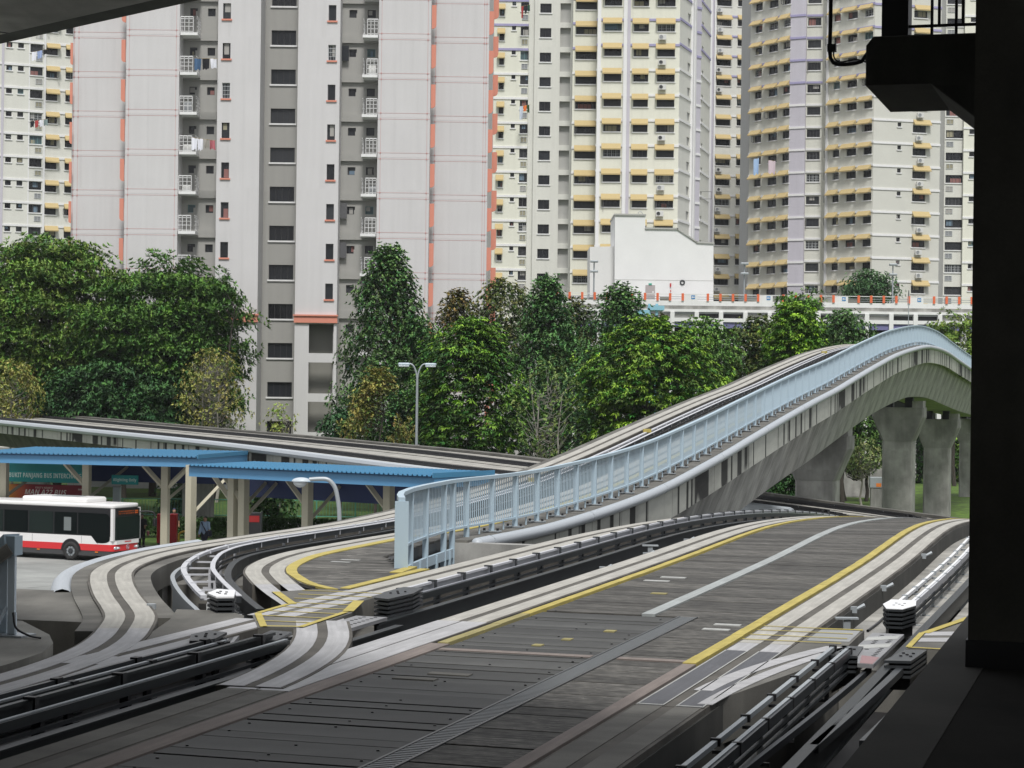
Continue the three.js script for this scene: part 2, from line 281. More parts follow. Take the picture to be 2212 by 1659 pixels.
// ---------------------------------------------------------------- station guideway: two straight tracks and the planked walkway between
const deckPos = ptM(24, -6.5, 0);
const SG = thing('station_guideway', 'twin track concrete guideway with planked walkway and yellow edge lines leaving the station', 'guideway', deckPos);
{
  const all = range(7, 60, 1.4), far = range(22.9, 60, 1.2), nearS = range(7, 22.4, 1.1);
  // structural slab below the troughs
  gb().sweep(all, rect(-10.2, -3.56, -1.25, -0.66), ptM).sweep(range(25.2, 60, 1.4), rect(-3.55, -1.1, -1.25, -0.67), ptM).build('deck_slab', mat.concDark, SG);
  gb().sweep(all, rect(-9.3, -7.75, -0.66, -0.33), ptM).build('trough_floor', mat.concDark, SG);
  for (let s = 25.2; s < 60; s += 2.05) gb().sweep(range(s, s + 2.02, 1), rect(-3.55, -2.02, -0.66, -0.3), ptM).build('trough_slab', s < 27 ? mat.concrete : mat.concPale, SG);
  gb().sweep(range(7, 25.19, 2), rect(-3.55, -1.4, -1.24, -1.15), ptM).build('trough_floor', mat.black, SG);
  // running pads: left track left and right, right track left and right
  runningPad(SG, far, ptM, -9.95, -9.3);
  runningPad(SG, range(7, 16.9, 1.2), ptM, -7.75, -7.14, { lane: mat.concDeck }); runningPad(SG, range(16.9, 22.6, 1), ptM, -7.75, -7.14, { lane: mat.laneBlue, full: true }); runningPad(SG, range(22.6, 60, 1.2), ptM, -7.75, -7.14);
  runningPad(SG, range(7, 18.4, 1.2), ptM, -9.95, -9.3, { lane: mat.laneBlue, full: true }); runningPad(SG, range(18.4, 21.9, 1.2), ptM, -9.95, -9.3, { lane: mat.laneBlue });
  runningPad(SG, range(21.9, 60, 1.2), ptM, -4.17, -3.55);
  runningPad(SG, range(7, 17.3, 1.2), ptM, -4.17, -3.55, { lane: mat.concDeck });
  gb().sweep(range(17.32, 21.88, 1), rect(-4.17, -3.55, -0.6, -0.0), ptM).build('running_pad', mat.pad, SG);
  for (const [a, b] of [[-4.14, -3.92], [-3.8, -3.58]]) {
    gb().sweep(range(17.32, 21.2, 1), rect(a, b, 0.001, 0.006), ptM).build('running_lane', mat.slate, SG);
    gb().sweep(range(21.22, 21.88, 1), rect(a, b, 0.001, 0.006), ptM).build('running_lane', mat.laneBlue, SG);
    for (const e of [a, b]) gb().sweep(range(17.32, 21.2, 1), rect(e - 0.007, e + 0.007, 0.006, 0.009), ptM).build('painted_line', mat.lineWhite, SG);
    gb().sweep([17.33, 17.37], rect(a, b, 0.006, 0.009), ptM).build('painted_line', mat.lineWhite, SG);
  }
  runningPad(SG, range(26.5, 60, 1.2), ptM, -2.02, -1.42);
  gb().sweep(range(7, 60, 1.2), rect(-3.549, -3.53, -0.6, -0.05), ptM).build('pad_side', conc(L(0.06, 0.06, 0.055)), SG);
  // walkway base and planks, each plank laid across
  gb().sweep(all, rect(-7.14, -4.17, -0.6, -0.09), ptM).build('walkway_bed', mat.black, SG);
  const pm = []; const pr = rng(77);
  for (let i = 0; i < 10; i++) { const t = tPlank.clone(); t.repeat.set(1.1, 0.45); t.offset.set(pr(), pr()); t.needsUpdate = true; const k = 0.12 + 0.13 * pr(); pm.push(M(L(k, k * 0.985, k * 0.95), 0.9, { map: t, bumpMap: t, bumpScale: 0.003 })); }
  const sheetM = [0.065, 0.08, 0.095].map(k => M(L(k, k * 1.02, k * 0.99), 0.7, { map: tConc }));
  const plankGeo = {};
  function plank(s, w, t0, t1, m, lift = 0) {
    const key = (t1 - t0).toFixed(2) + '_' + w.toFixed(2), g = plankGeo[key] || (plankGeo[key] = new RoundedBoxGeometry(t1 - t0, 0.06, w, 1, 0.006));
    const p = mesh('plank', g, m, SG), c = ptM(s + w / 2, (t0 + t1) / 2, -0.03 + lift), a = ptM(s, (t0 + t1) / 2, 0), b = ptM(s + w, (t0 + t1) / 2, 0), l = ptM(s, t0, 0), r = ptM(s, t1, 0);
    p.position.copy(c).sub(SG.position);
    const z = V().subVectors(a, b).normalize(), x = V().subVectors(r, l).normalize(), y = V().crossVectors(z, x).normalize(); x.crossVectors(y, z);
    p.quaternion.setFromRotationMatrix(new THREE.Matrix4().makeBasis(x, y, z));
  }
  const SPLIT = 24.15;
  let s = 9, odd = 0; // left half near the station: wide dark sheets with open joints
  while (s < SPLIT - 0.2) { const w = odd++ % 2 ? 0.26 : 0.52; plank(s, w, -6.9, -5.27, sheetM[Math.floor(pr() * 3)], -0.004 * pr()); s += w + (pr() < 0.4 ? 0.05 : 0.012); }
  s = SPLIT; while (s < 58) { const w = 0.3; plank(s, w, -6.9, -5.74, pm[Math.floor(pr() * 10)], -0.006 * pr()); s += w + (pr() < 0.12 ? 0.03 : 0.012); }
  s = 9; while (s < SPLIT) { const w = 0.38; plank(s, w, -5.05, -4.33, pm[Math.floor(pr() * 10)], -0.006 * pr()); s += w + (pr() < 0.2 ? 0.03 : 0.012); }
  s = SPLIT; while (s < 58) { const w = 0.3; plank(s, w, -5.56, -4.33, pm[Math.floor(pr() * 10)], -0.006 * pr()); s += w + (pr() < 0.12 ? 0.03 : 0.012); }
  // fixings on the near sheets
  const bl = gb(); for (let q = 9.2; q < 24; q += 0.4) for (const t of [-6.8, -6.1, -5.4]) { if (pr() < 0.4) continue; const p = ptM(q + 0.16 * pr(), t + 0.06 * pr(), 0.002); bl.box(p.x - 0.011, p.x + 0.011, p.y - 0.004, p.y + 0.005, p.z - 0.011, p.z + 0.011); }
  bl.build('bolt', mat.black, SG).userData.kind = 'stuff';
  // pale centre strip and the drain grating that continues it
  gb().sweep(range(SPLIT, 60, 1.5), rect(-5.73, -5.57, -0.05, 0.012), ptM).build('centre_strip', M(L(0.42, 0.46, 0.48), 0.6, { map: tLane }), SG);
  gb().sweep(range(8, 24.1, 2), rect(-5.26, -5.06, -0.05, -0.02), ptM).build('drain_channel', mat.black, SG);
  const gr = gb(); for (let q = 8; q < 24.1; q += 0.07) gr.sweep([q, q + 0.045], rect(-5.25, -5.07, -0.02, 0.004), ptM); gr.build('drain_grate', mat.grate, SG).userData.kind = 'stuff';
  for (const t of [-5.265, -5.055]) gb().sweep(range(8, 24.1, 2), rect(t - 0.012, t + 0.012, -0.03, 0.008), ptM).build('drain_edge', mat.steel, SG);
  // yellow edges: wide tiles laid along both running pads
  const yl = (a, b, s0, s1, m) => { for (let q = s0; q < s1; q += 0.62) { const j = 0.008 * (pr() - 0.5); gb().sweep([q, Math.min(s1, q + 0.612)], rect(a + j, b + j, -0.04, 0.014 + 0.003 * pr()), ptM).build('yellow_edge', m, SG); } };
  yl(-7.05, -6.94, 20.6, 23.6, mat.yellowFaded); yl(-7.05, -6.94, 23.6, 58, mat.yellow); yl(-4.33, -4.2, 20.0, 58, mat.yellow);
  gb().sweep(range(9, 20.6, 2), rect(-7.13, -6.92, -0.05, 0.006), ptM).build('edge_strip', mat.pink, SG);
  gb().sweep(range(9, 20, 2), rect(-4.33, -4.2, -0.05, 0.006), ptM).build('edge_strip', mat.pink, SG);
  for (const [a, b] of [[-6.88, -5.29], [-5.02, -4.34]]) gb().sweep([20.1, 20.25], rect(a, b, -0.02, 0.009), ptM).build('painted_line', mat.pink, SG);
  for (const [q, a, b, m] of [[28.9, -6.6, -6.25, 'lineWhite'], [28.3, -6.7, -6.35, 'lineWhite'], [22.9, -4.75, -4.45, 'lineWhite'], [23.4, -4.72, -4.42, 'lineWhite'], [22.3, -5.72, -5.6, 'yellowFaded'], [21.4, -5.95, -5.85, 'yellowFaded'], [20.8, -6.1, -6.0, 'yellowFaded'], [18.4, -6.4, -6.0, 'concDark'], [18.0, -6.6, -6.2, 'concDark'], [26.6, -6.2, -6.0, 'yellowFaded']]) gb().sweep([q, q + 0.14], rect(a, b, -0.02, 0.008), ptM).build('painted_dash', mat[m], SG);
  // collector rails and guide beams
  railGroup(SG, range(24.1, 63, 1.2), ptM, -8.86, { bracket: mat.steel });
  guideBeam(SG, range(22.6, 60, 1.2), ptM, -8.5);
  gb().sweep(range(22.6, 60, 1.2), rect(-8.36, -7.76, -0.34, -0.3), ptM).build('trough_floor', mat.black, SG);
  railGroup(SG, range(7, 19.6, 1.1), ptM, -9.05, { cover: mat.steel, bracket: mat.black, step: 1.5, cap: mat.galv, w: 0.05, twin: true });
  railGroup(SG, range(7, 19.9, 1.1), ptM, -8.52, { cover: mat.darkSteel, bracket: mat.black, step: 1.5, cap: mat.galv, w: 0.035 });
  guideBeam(SG, range(7, 22.6, 1.1), ptM, -8.2, mat.darkSteel); gb().sweep(range(7, 22, 2), rect(-9.29, -7.76, -0.34, -0.325), ptM).build('trough_floor', mat.black, SG);
  guideBeam(SG, range(7, 17, 1.1), ptM, -9.25);
  railGroup(SG, range(25.4, 60, 1.2), ptM, -2.9, { cover: mat.white, rail: mat.cover, cap: mat.white, bracket: mat.galv, twin: true, capW: 0.0 });
  guideBeam(SG, range(9, 60, 1.2), ptM, -2.5, mat.darkSteel);
  railGroup(SG, range(9, 21.5, 1.1), ptM, -3.0, { cover: mat.galv, rail: mat.steel, cap: mat.galv, bracket: mat.black, w: 0.02, twin: true });
  for (const [t, s0, s1] of [[-8.95, 24, 60], [-8.05, 23, 60], [-7.95, 24, 60], [-3.3, 26, 58], [-8.75, 8, 20], [-3.35, 9, 21]]) mesh('cable', local(smoothTube(range(s0, s1, 0.9).map(s => ptM(s, t + 0.04 * (pr() - 0.5), s < 22 ? -0.45 : -0.28)), 0.018, 90, 5), SG), mat.black, SG);
  // end ramps of the collector rails: stacks of bolted plates
  function endBlock(poly, top, n, m) {
    const b = gb(); for (let k = 0; k < n; k++) b.prism(poly, top - 0.05 * k - 0.026, top - 0.05 * k, (s, t) => ptM(s, t, 0));
    const e = b.build('rail_end_block', m, SG); const bb = gb(), cx = poly.reduce((a, p) => a + p[0], 0) / poly.length, cy = poly.reduce((a, p) => a + p[1], 0) / poly.length;
    for (const [u, v] of [[0, 0], [0.12, 0.05], [-0.12, 0.05], [0.12, -0.05], [-0.12, -0.05]]) { const p = ptM(cx + u, cy + v, top); bb.box(p.x - 0.014, p.x + 0.014, p.y - 0.002, p.y + 0.012, p.z - 0.014, p.z + 0.014); }
    bb.build('bolt', mat.black, e).userData.kind = 'stuff';
    gb().prism(poly.map(([s, t]) => [lerp(cx, s, 0.8), lerp(cy, t, 0.8)]), top - 0.05 * n - 0.1, top - 0.001 * n, (s, t) => ptM(s, t, -0.004)).build('block_core', mat.black, e);
    return e;
  }
  endBlock([[19.4, -9.3], [19.5, -9.1], [20.2, -9.25], [20.3, -9.5], [19.9, -9.52]], 0.06, 4, mat.steel);
  endBlock([[19.6, -8.76], [19.75, -8.5], [20.5, -8.64], [20.55, -8.9]], 0.06, 5, mat.steel);
  endBlock([[23.25, -8.76], [23.15, -8.55], [23.9, -8.5], [24.6, -8.62], [24.6, -8.88], [23.9, -8.88]], 0.16, 5, mat.steel);
  { const e = endBlock([[25.3, -3.05], [24.8, -2.95], [24.8, -2.76], [25.3, -2.66], [25.9, -2.72], [25.9, -3.02]], 0.12, 5, mat.steel); gb().prism([[25.3, -3.05], [24.8, -2.95], [24.8, -2.76], [25.3, -2.66], [25.9, -2.72], [25.9, -3.02]], 0.121, 0.128, (s, t) => ptM(s, t, 0)).build('top_plate', mat.white, e); }
  endBlock([[21.2, -3.1], [21.3, -2.82], [22.1, -2.86], [22.1, -3.08]], 0.0, 4, mat.steel);
  endBlock([[21.05, -2.52], [21.1, -2.26], [22.1, -2.2], [22.0, -2.42]], 0.0, 4, mat.steel);
  // curved check rails of the right-hand turnout
  const bend = table([[14, -0.55], [16, -0.36], [18, -0.18], [20, -0.05], [21.2, 0]]);
  const ptB = (s, t, y) => ptM(s, t + bend(s) * -0.0 - bend(s) * 0 + bend(s) * 0.35, y);
  gb().sweep(range(16.3, 21.3, 0.3), rect(-2.40, -2.33, -0.14, -0.07), ptB).build('check_rail', mat.steel, SG);
  gb().sweep(range(14.6, 21.3, 0.3), rect(-2.71, -2.67, -0.16, -0.1), ptB).build('check_rail', mat.steel, SG);
  gb().sweep(range(16.8, 20.6, 0.3), rect(-2.1, -2.06, -0.2, -0.1), ptB).build('check_rail', mat.steel, SG);
}
{ // crossing slab of the left turnout, hatched in yellow; the perforated plates of the switches
  const q = (poly, top, dep, name, m) => gb().prism(poly, top - dep, top, (s, t) => ptM(s, t, 0)).build(name, m, SG);
  const poly = [[22.36, -9.93], [23.5, -9.97], [24.75, -10.72], [25.35, -10.32], [25.3, -9.28], [24.0, -9.26], [22.9, -8.9], [21.25, -8.8], [21.1, -9.3]];
  const cs = q(poly, 0.008, 0.5, 'crossing_slab', mat.concDeck);
  const strip = (a, b, w, y, m, n = 'painted_line') => { const ds = b[0] - a[0], dt = b[1] - a[1], l = Math.hypot(ds, dt), u = -dt / l * w / 2, v = ds / l * w / 2; gb().prism([[a[0] + u, a[1] + v], [b[0] + u, b[1] + v], [b[0] - u, b[1] - v], [a[0] - u, a[1] - v]], y - 0.003, y, (s, t) => ptM(s, t, 0)).build(n, m, cs); };
  strip([23.45, -9.88], [24.7, -10.64], 0.1, 0.021, mat.yellow); strip([22.95, -8.97], [24.1, -9.28], 0.13, 0.021, mat.yellow); strip([22.4, -9.86], [23.4, -9.92], 0.07, 0.021, mat.yellow);
  strip([21.25, -8.86], [22.85, -8.96], 0.07, 0.024, mat.yellow); strip([21.15, -9.25], [22.35, -9.85], 0.08, 0.021, mat.yellow); strip([21.16, -9.26], [21.28, -8.84], 0.06, 0.027, mat.yellow);
  for (let s = 21.7; s < 25.3; s += 0.48) { const lo = s < 22.4 ? lerp(-9.3, -9.9, (s - 21.1) / 1.3) : s < 23.5 ? -9.9 : lerp(-9.95, -10.5, (s - 23.5) / 1.8), hi = s < 22.9 ? -8.92 : lerp(-8.98, -9.3, Math.min(1, (s - 22.9) / 1.1)); strip([s, lo], [s + 0.02, hi], 0.035, 0.018, mat.yellow); }
  // lanes over the slab: straight track and branch
  for (const [a, b] of [[-9.92, -9.69], [-9.58, -9.35]]) gb().sweep(range(22.2, 25.3, 0.6), rect(a, b, 0.009, 0.012), ptM).build('running_lane', mat.laneBlue, cs);
  // metal switch plates with slots
  const pl = q([[20.2, -8.76], [22.87, -8.84], [22.87, -8.45], [20.1, -8.43]], -0.02, 0.04, 'switch_plate', M(L(0.3, 0.31, 0.34), 0.5, { map: tLane }));
  const sl = gb(); for (let s = 20.3; s < 22.8; s += 0.13) for (const t of [-8.7, -8.56]) { const p = ptM(s, t, -0.019); sl.box(p.x - 0.02, p.x + 0.02, p.y, p.y + 0.002, p.z - 0.03, p.z + 0.03); } sl.build('plate_slot', mat.black, pl).userData.kind = 'stuff';
  const p2 = q([[22.37, -10.42], [22.5, -10.12], [21.5, -9.6], [19.92, -9.06], [19.98, -9.26], [21.3, -9.85]], -0.02, 0.04, 'switch_plate', M(L(0.3, 0.31, 0.34), 0.5, { map: tLane }));
  const sl2 = gb(); for (let k = 0; k < 22; k++) for (const o of [-0.09, 0.06]) { const f = k / 21, s = lerp(20.1, 22.3, f), t = lerp(-9.22, -10.2, f ** 1.1) + o * (0.6 + f * 0.4), p = ptM(s, t, -0.019); sl2.box(p.x - 0.02, p.x + 0.02, p.y, p.y + 0.002, p.z - 0.03, p.z + 0.03); } sl2.build('plate_slot', mat.black, p2).userData.kind = 'stuff';
  const p3 = q([[20.88, -2.76], [20.85, -2.6], [23.54, -2.6], [23.56, -2.95], [22.4, -2.95]], -0.02, 0.04, 'switch_plate', M(L(0.3, 0.31, 0.34), 0.5, { map: tLane }));
  const sl3 = gb(); for (let s = 21; s < 23.4; s += 0.13) for (const t of [-2.82, -2.68]) { if (s < 22 && t < -2.75) continue; const p = ptM(s, t, -0.019); sl3.box(p.x - 0.02, p.x + 0.02, p.y, p.y + 0.002, p.z - 0.03, p.z + 0.03); } sl3.build('plate_slot', mat.black, p3).userData.kind = 'stuff';
  const lanesOn = (p, a, b) => { for (const [s, w] of [[a, 0.3], [b, 0.3]]) gb().prism([[s, -2.94], [s + w, -2.62], [s + w + 0.35, -2.62], [s + 0.35, -2.94]], -0.0195, -0.0165, (u, t) => ptM(u, t, 0)).build('running_lane', mat.lineWhite, p); };
  lanesOn(p3, 22.0, 22.75);
  gb().prism([[20.9, -2.74], [20.87, -2.61], [21.4, -2.61], [21.5, -2.8]], -0.0195, -0.0165, (u, t) => ptM(u, t, 0)).build('painted_patch', M(L(0.28, 0.17, 0.175), 0.7), p3);
  // left side of the turnout: slab between diverging pads
  q([[16, -9.97], [18.5, -9.9], [20.3, -10.2], [21.6, -10.6], [22.6, -11.0], [22.7, -10.4], [22.3, -10.0], [21.4, -9.62], [20.9, -9.31], [16, -9.31]], -0.012, 0.3, 'turnout_slab', mat.concDeck);
  // right turnout: widened pad with hatching, flared lanes, and the far pad piece near the platform
  const rw = q([[21.95, -3.56], [23.5, -3.56], [23.55, -3.04], [22.05, -3.02], [19.9, -3.2], [17.8, -3.56]], 0.0, 0.4, 'widened_pad', mat.concDeck);
  const flare = (s0, t0, s1, t1, w) => { const ss = range(0, 1, 0.1), f = (u, k) => [lerp(s0, s1, u), lerp(t0, t1, u * u * 0.75 + u * 0.25) + k]; for (let i = 0; i < ss.length - 1; i++) { const a = f(ss[i], 0), b = f(ss[i + 1], 0), c = f(ss[i + 1], w), d = f(ss[i], w); g.prism([a, b, c, d], 0.003, 0.009, (s, t) => ptM(s, t, 0)); } };
  let g = gb(); flare(18.3, -3.86, 21.9, -3.22, 0.17); g.build('running_lane', mat.laneBlue, rw);
  g = gb(); flare(17.5, -3.66, 21.3, -3.2, 0.13); g.build('running_lane', mat.laneBlue, rw);
  const line = (a, b, w, m, par, y = 0.014) => { const ds = b[0] - a[0], dt = b[1] - a[1], l = Math.hypot(ds, dt), u = -dt / l * w / 2, v = ds / l * w / 2; gb().prism([[a[0] + u, a[1] + v], [b[0] + u, b[1] + v], [b[0] - u, b[1] - v], [a[0] - u, a[1] - v]], y - 0.004, y, (s, t) => ptM(s, t, 0)).build('painted_line', m, par); };
  gb().prism([[22.35, -3.5], [23.45, -3.5], [23.45, -3.07], [22.4, -3.05]], 0.002, 0.006, (s, t) => ptM(s, t, 0)).build('painted_patch', M(L(0.36, 0.38, 0.40), 0.7, { map: tLane }), rw);
  line([23.46, -3.52], [23.5, -3.05], 0.07, mat.yellow, rw); for (const s of [22.15, 22.6, 23.05, 23.45]) line([s, -4.15], [s + 0.01, -3.1], 0.028, mat.yellow, rw, 0.017);
  const rr = q([[22.1, -2.42], [22.05, -1.5], [26.5, -1.42], [26.5, -2.02], [25.3, -2.06], [23.5, -2.42]], 0.0, 0.4, 'widened_pad', mat.concDeck);
  line([23.5, -2.37], [25.3, -2.04], 0.09, mat.yellow, rr); line([22.14, -2.4], [22.1, -1.8], 0.05, mat.yellow, rr); line([22.15, -2.4], [23.5, -2.4], 0.06, mat.yellow, rr);
  for (const s of [22.7, 23.3]) gb().prism([[s, -2.36], [s + 0.35, -2.36], [s + 0.75, -1.5], [s + 0.35, -1.5]], 0.003, 0.008, (u, t) => ptM(u, t, 0)).build('running_lane', mat.laneBlue, rr);
  // earthing clips and boxes on the pad sides
  for (const [s, t] of [[26.2, -3.5], [29.2, -3.5], [34.5, -3.5], [30.4, -7.8], [36.3, -7.8], [33.2, -7.8]]) { const p = ptM(s, t, -0.04), c = gb(); c.box(p.x - 0.07, p.x + 0.02, p.y - 0.05, p.y + 0.03, p.z - 0.03, p.z + 0.03).tube(V(p.x + 0.02, p.y, p.z), V(p.x + 0.12, p.y + 0.05, p.z), 0.02, 0.028); c.build('cable_clip', mat.galv, SG); }
  for (const [s, t] of [[24.0, -3.3], [33.5, -7.82]]) { const p = ptM(s, t, 0.02), c = gb(); c.box(p.x - 0.13, p.x + 0.13, p.y + 0.05, p.y + 0.07, p.z - 0.05, p.z + 0.05).box(p.x - 0.04, p.x + 0.04, p.y - 0.06, p.y + 0.05, p.z - 0.03, p.z + 0.03); c.build('signal_bracket', mat.galv, SG); }
}

// ---------------------------------------------------------------- branch line and flyover
const FP = ptL(branchE(60), 1.4, -9); 
const FL = thing('flyover_guideway', 'curving concrete guideway climbing into a flyover with streaked side panels and white pipe', 'guideway', V(FP.x, 0, FP.z));
const eS = branchE(16.0), eStr = branchE(31), eEnd = branchE(170);
{
  const near = range(branchE(14.6), branchE(20.4), 0.4), mid = range(branchE(20.4), eStr, 0.4), far = range(eStr, eEnd, 1.2), whole = mid.concat(far.slice(1));
  runningPad(FL, near, ptL, 0, 0.62, { y1: 0.006, dep: 0.4, lane: mat.laneBlue });
  runningPad(FL, whole, ptL, 0, 0.62, { y1: 0.006 });
  const e2 = branchE(24.6);
  runningPad(FL, range(e2, eStr, 0.4).concat(far.slice(1)), ptL, 2.13, 2.76, { y1: 0.012 });
  runningPad(FL, range(branchE(16.8), branchE(21.0), 0.35), ptL, 2.13, 2.76, { y1: 0.012, dep: 0.3, lane: mat.laneBlue });
  for (const [a, b] of [[2.16, 2.39], [2.5, 2.73]]) gb().sweep(range(branchE(21.0), branchE(22.2), 0.3), rect(a, b, -0.018, -0.014), ptL).sweep(range(branchE(22.2), e2, 0.35), rect(a, b, 0.013, 0.0165), ptL).build('running_lane', mat.laneBlue, FL);
  // edge kerb and slab edge of the curve
  gb().sweep(whole, rect(-0.22, -0.002, -0.36, -0.02), ptL).build('edge_kerb', mat.concDeck, FL);
  gb().sweep(range(branchE(21.6), eStr, 0.4), rect(0.625, 0.85, -0.36, -0.03), ptL).build('edge_kerb', mat.concDeck, FL);
  gb().sweep(range(branchE(28.4), eStr, 0.5).concat(far.slice(1)), rect(0.9, 2.12, -0.62, -0.34), ptL).build('trough_floor', mat.concDark, FL);
  gb().sweep(range(branchE(20.8), branchE(28.4), 0.5), rect(0.5, 2.6, -1.75, -1.6), ptL).build('pit_floor', mat.concDark, FL);
  gb().sweep(range(branchE(25.2), branchE(30), 0.4), rect(2.16, 2.7, -1.55, -0.62), ptL).build('edge_beam', mat.concDark, FL);
  gb().prism([[22.9, -10.05], [23.3, -10.2], [24.9, -11.0], [24.6, -11.25], [23.2, -10.9], [22.7, -10.2]], -1.2, -0.5, (s, t) => ST(s, t, DECK)).build('rail_plinth', mat.concrete, FL);
  gb().sweep(range(branchE(21.6), eStr, 0.5), rect(0.0, 0.7, -1.5, -0.62), ptL).build('edge_beam', mat.concDark, FL);
  for (let e = branchE(22.2); e < eStr; e += 0.75) { const a = ptL(e, 0.72, -0.36), b = ptL(e + 0.4, 0.72, -0.36), c = ptL(e + 0.4, 0.8, -0.36), d = ptL(e, 0.8, -0.36), q = gb(); q.hexa([a, b, c, d].map(p => V(p.x, p.y - 1.2, p.z)).concat([a, b, c, d])); q.build('rib', mat.concrete, FL); }
  // collector rails, guide beam and their white end block
  const shL = table([[branchE(21), 0.36], [branchE(27), 0.34], [branchE(31), 0.1], [branchE(33), 0]]), ptLr = (e, t, y) => ptL(e, t + shL(e), y);
  const shR = table([[branchE(21), 0.62], [branchE(27), 0.56], [branchE(31), 0.12], [branchE(33), 0]]), ptLr2 = (e, t, y) => ptL(e, t + shR(e), y);
  railGroup(FL, range(branchE(22.9), eEnd, 0.6), ptLr, 1.04, { bracket: mat.cover, rail: mat.steel, ptRail: ptLr2, cap: mat.cover, capW: 0.035, thick: 0.035, w: 0.013, cover: mat.cover, twin: true });
  guideBeam(FL, range(branchE(22.6), eEnd, 0.6), ptLr2, 1.34, mat.darkSteel);
  gb().sweep(range(branchE(20.6), branchE(25.2), 0.3), rect(1.12, 1.18, -0.45, -0.03), ptL).sweep(range(branchE(25.2), branchE(28.5), 0.3), rect(1.12, 1.18, -0.12, -0.03), ptL).build('check_rail', mat.galv, FL);
  const blk = [[23.25, -10.78], [22.75, -10.68], [22.4, -10.4], [22.5, -10.22], [23.2, -10.52]], w = gb();
  for (let k = 0; k < 5; k++) w.prism(blk, 0.16 - k * 0.055 - 0.03, 0.16 - k * 0.055, (s, t) => ST(s, t, DECK));
  const eb = w.build('rail_end_block', mat.steel, FL); gb().prism(blk, 0.161, 0.18, (s, t) => ST(s, t, DECK)).build('top_plate', mat.white, eb);
  const bb = gb(); for (const [s, t] of [[22.7, -10.42], [22.9, -10.5], [22.75, -10.52], [22.95, -10.6], [22.82, -10.58]]) { const p = ST(s, t, DECK + 0.18); bb.box(p.x - 0.015, p.x + 0.015, p.y - 0.002, p.y + 0.01, p.z - 0.015, p.z + 0.015); } bb.build('bolt', mat.black, eb).userData.kind = 'stuff';
  gb().prism(blk.map(([s, t]) => [lerp(22.85, s, 0.8), lerp(-10.5, t, 0.8)]), -0.3, 0.158, (s, t) => ST(s, t, DECK)).build('block_core', mat.black, eb);
  { const p = ST(22.9, -11.35, DECK), m = gb(); m.box(p.x - 0.25, p.x + 0.12, p.y - 0.4, p.y - 0.18, p.z - 0.3, p.z + 0.2).box(p.x - 0.2, p.x + 0.05, p.y - 0.18, p.y - 0.08, p.z - 0.2, p.z + 0.1).tube(V(p.x - 0.1, p.y - 0.1, p.z + 0.12), V(p.x - 0.1, p.y + 0.02, p.z + 0.12), 0.06).box(p.x - 0.3, p.x + 0.2, p.y - 0.44, p.y - 0.4, p.z - 0.34, p.z + 0.26); m.build('switch_motor', mat.galv, FL); }
  // walkway between the right pad and the railing, then the girder below
  const isl = []; for (let e = branchE(24.9); e < branchE(30.5); e += 0.31) isl.push(e);
  const pr = rng(9), pmat = [0.19, 0.22, 0.25, 0.28].map(k => { const t = tPlank.clone(); t.repeat.set(0.5, 0.3); t.offset.set(pr(), pr()); t.needsUpdate = true; return M(L(k, k * 0.985, k * 0.95), 0.9, { map: t }); });
  gb().prism([[25.45, -9.97], [25.4, -10.3], [26.6, -11.4], [28.2, -12.1], [30, -12.45], [35.02, -12.52], [35.02, -11.85], [31.6, -11.45], [30.2, -11.12], [28.5, -10.6], [28.2, -9.97]], -0.6, -0.03, (s, t) => ST(s, t, DECK)).build('walkway_bed', mat.black, FL);
  // planks of the island between the two tracks, cut to the curve
  const lf = table([[25.5, -10.28], [26, -10.82], [26.6, -11.2], [27.3, -11.62], [28.2, -12.0], [29, -12.22], [30, -12.42], [31, -12.5], [35, -12.53]]);
  for (let s = 25.5; s < 34.7; s += 0.3) { const r = s < 28.4 ? -9.98 : s < 30.4 ? lerp(-10.35, -11.35, (s - 28.4) / 2) : lerp(-11.38, -11.82, (s - 30.4) / 4.5); const p = gb().prism([[s, lf(s)], [s + 0.29, lf(s + 0.29)], [s + 0.29, r], [s, r]], -0.04, 0.0 - 0.004 * pr(), (a, b) => ST(a, b, DECK)); p.build('plank', pmat[Math.floor(pr() * 4)], FL); }
  for (let s = 25.45; s < 35; s += 0.45) { const b = Math.min(35, s + 0.44), w = 0.17; gb().prism([[s, lf(s) + 0.02], [b, lf(b) + 0.02], [b, lf(b) + 0.02 + w], [s, lf(s) + 0.02 + w]], -0.02, 0.012, (a, c) => ST(a, c, DECK)).build('yellow_edge', mat.yellow, FL); }
  for (let s = 25.6; s < 28.3; s += 0.45) gb().prism([[s, -10.12], [s + 0.44, -10.12], [s + 0.44, -9.98], [s, -9.98]], -0.02, 0.012, (a, c) => ST(a, c, DECK)).build('yellow_edge', mat.yellow, FL);
  gb().prism([[28.0, -10.32], [29.0, -10.4], [29.0, -10.26], [28.0, -10.14]], -0.02, 0.014, (a, c) => ST(a, c, DECK)).build('yellow_edge', mat.yellow, FL);
  for (const s of [29.3, 29.7]) gb().prism([[s, -11.75], [s + 0.1, -11.75], [s + 0.1, -11.45], [s, -11.45]], 0, 0.006, (a, c) => ST(a, c, DECK)).build('painted_dash', mat.lineWhite, FL);
  const wk = range(branchE(35.05), eEnd, 1.2);
  gb().sweep(wk, rect(2.77, 3.86, -0.5, -0.01), ptL).build('walkway', mat.concDeck, FL);
  gb().sweep(wk, rect(2.79, 2.94, -0.008, 0.006), ptL).build('yellow_edge', mat.yellow, FL);
  // edge pipe, streaked panel, sloping web, soffit
  const pp = range(branchE(35.2), eEnd, 1.2);
  const ring = []; for (let k = 0; k < 10; k++) { const a = -k / 10 * Math.PI * 2; ring.push([4.66 + 0.17 * Math.cos(a), -0.14 + 0.17 * Math.sin(a)]); }
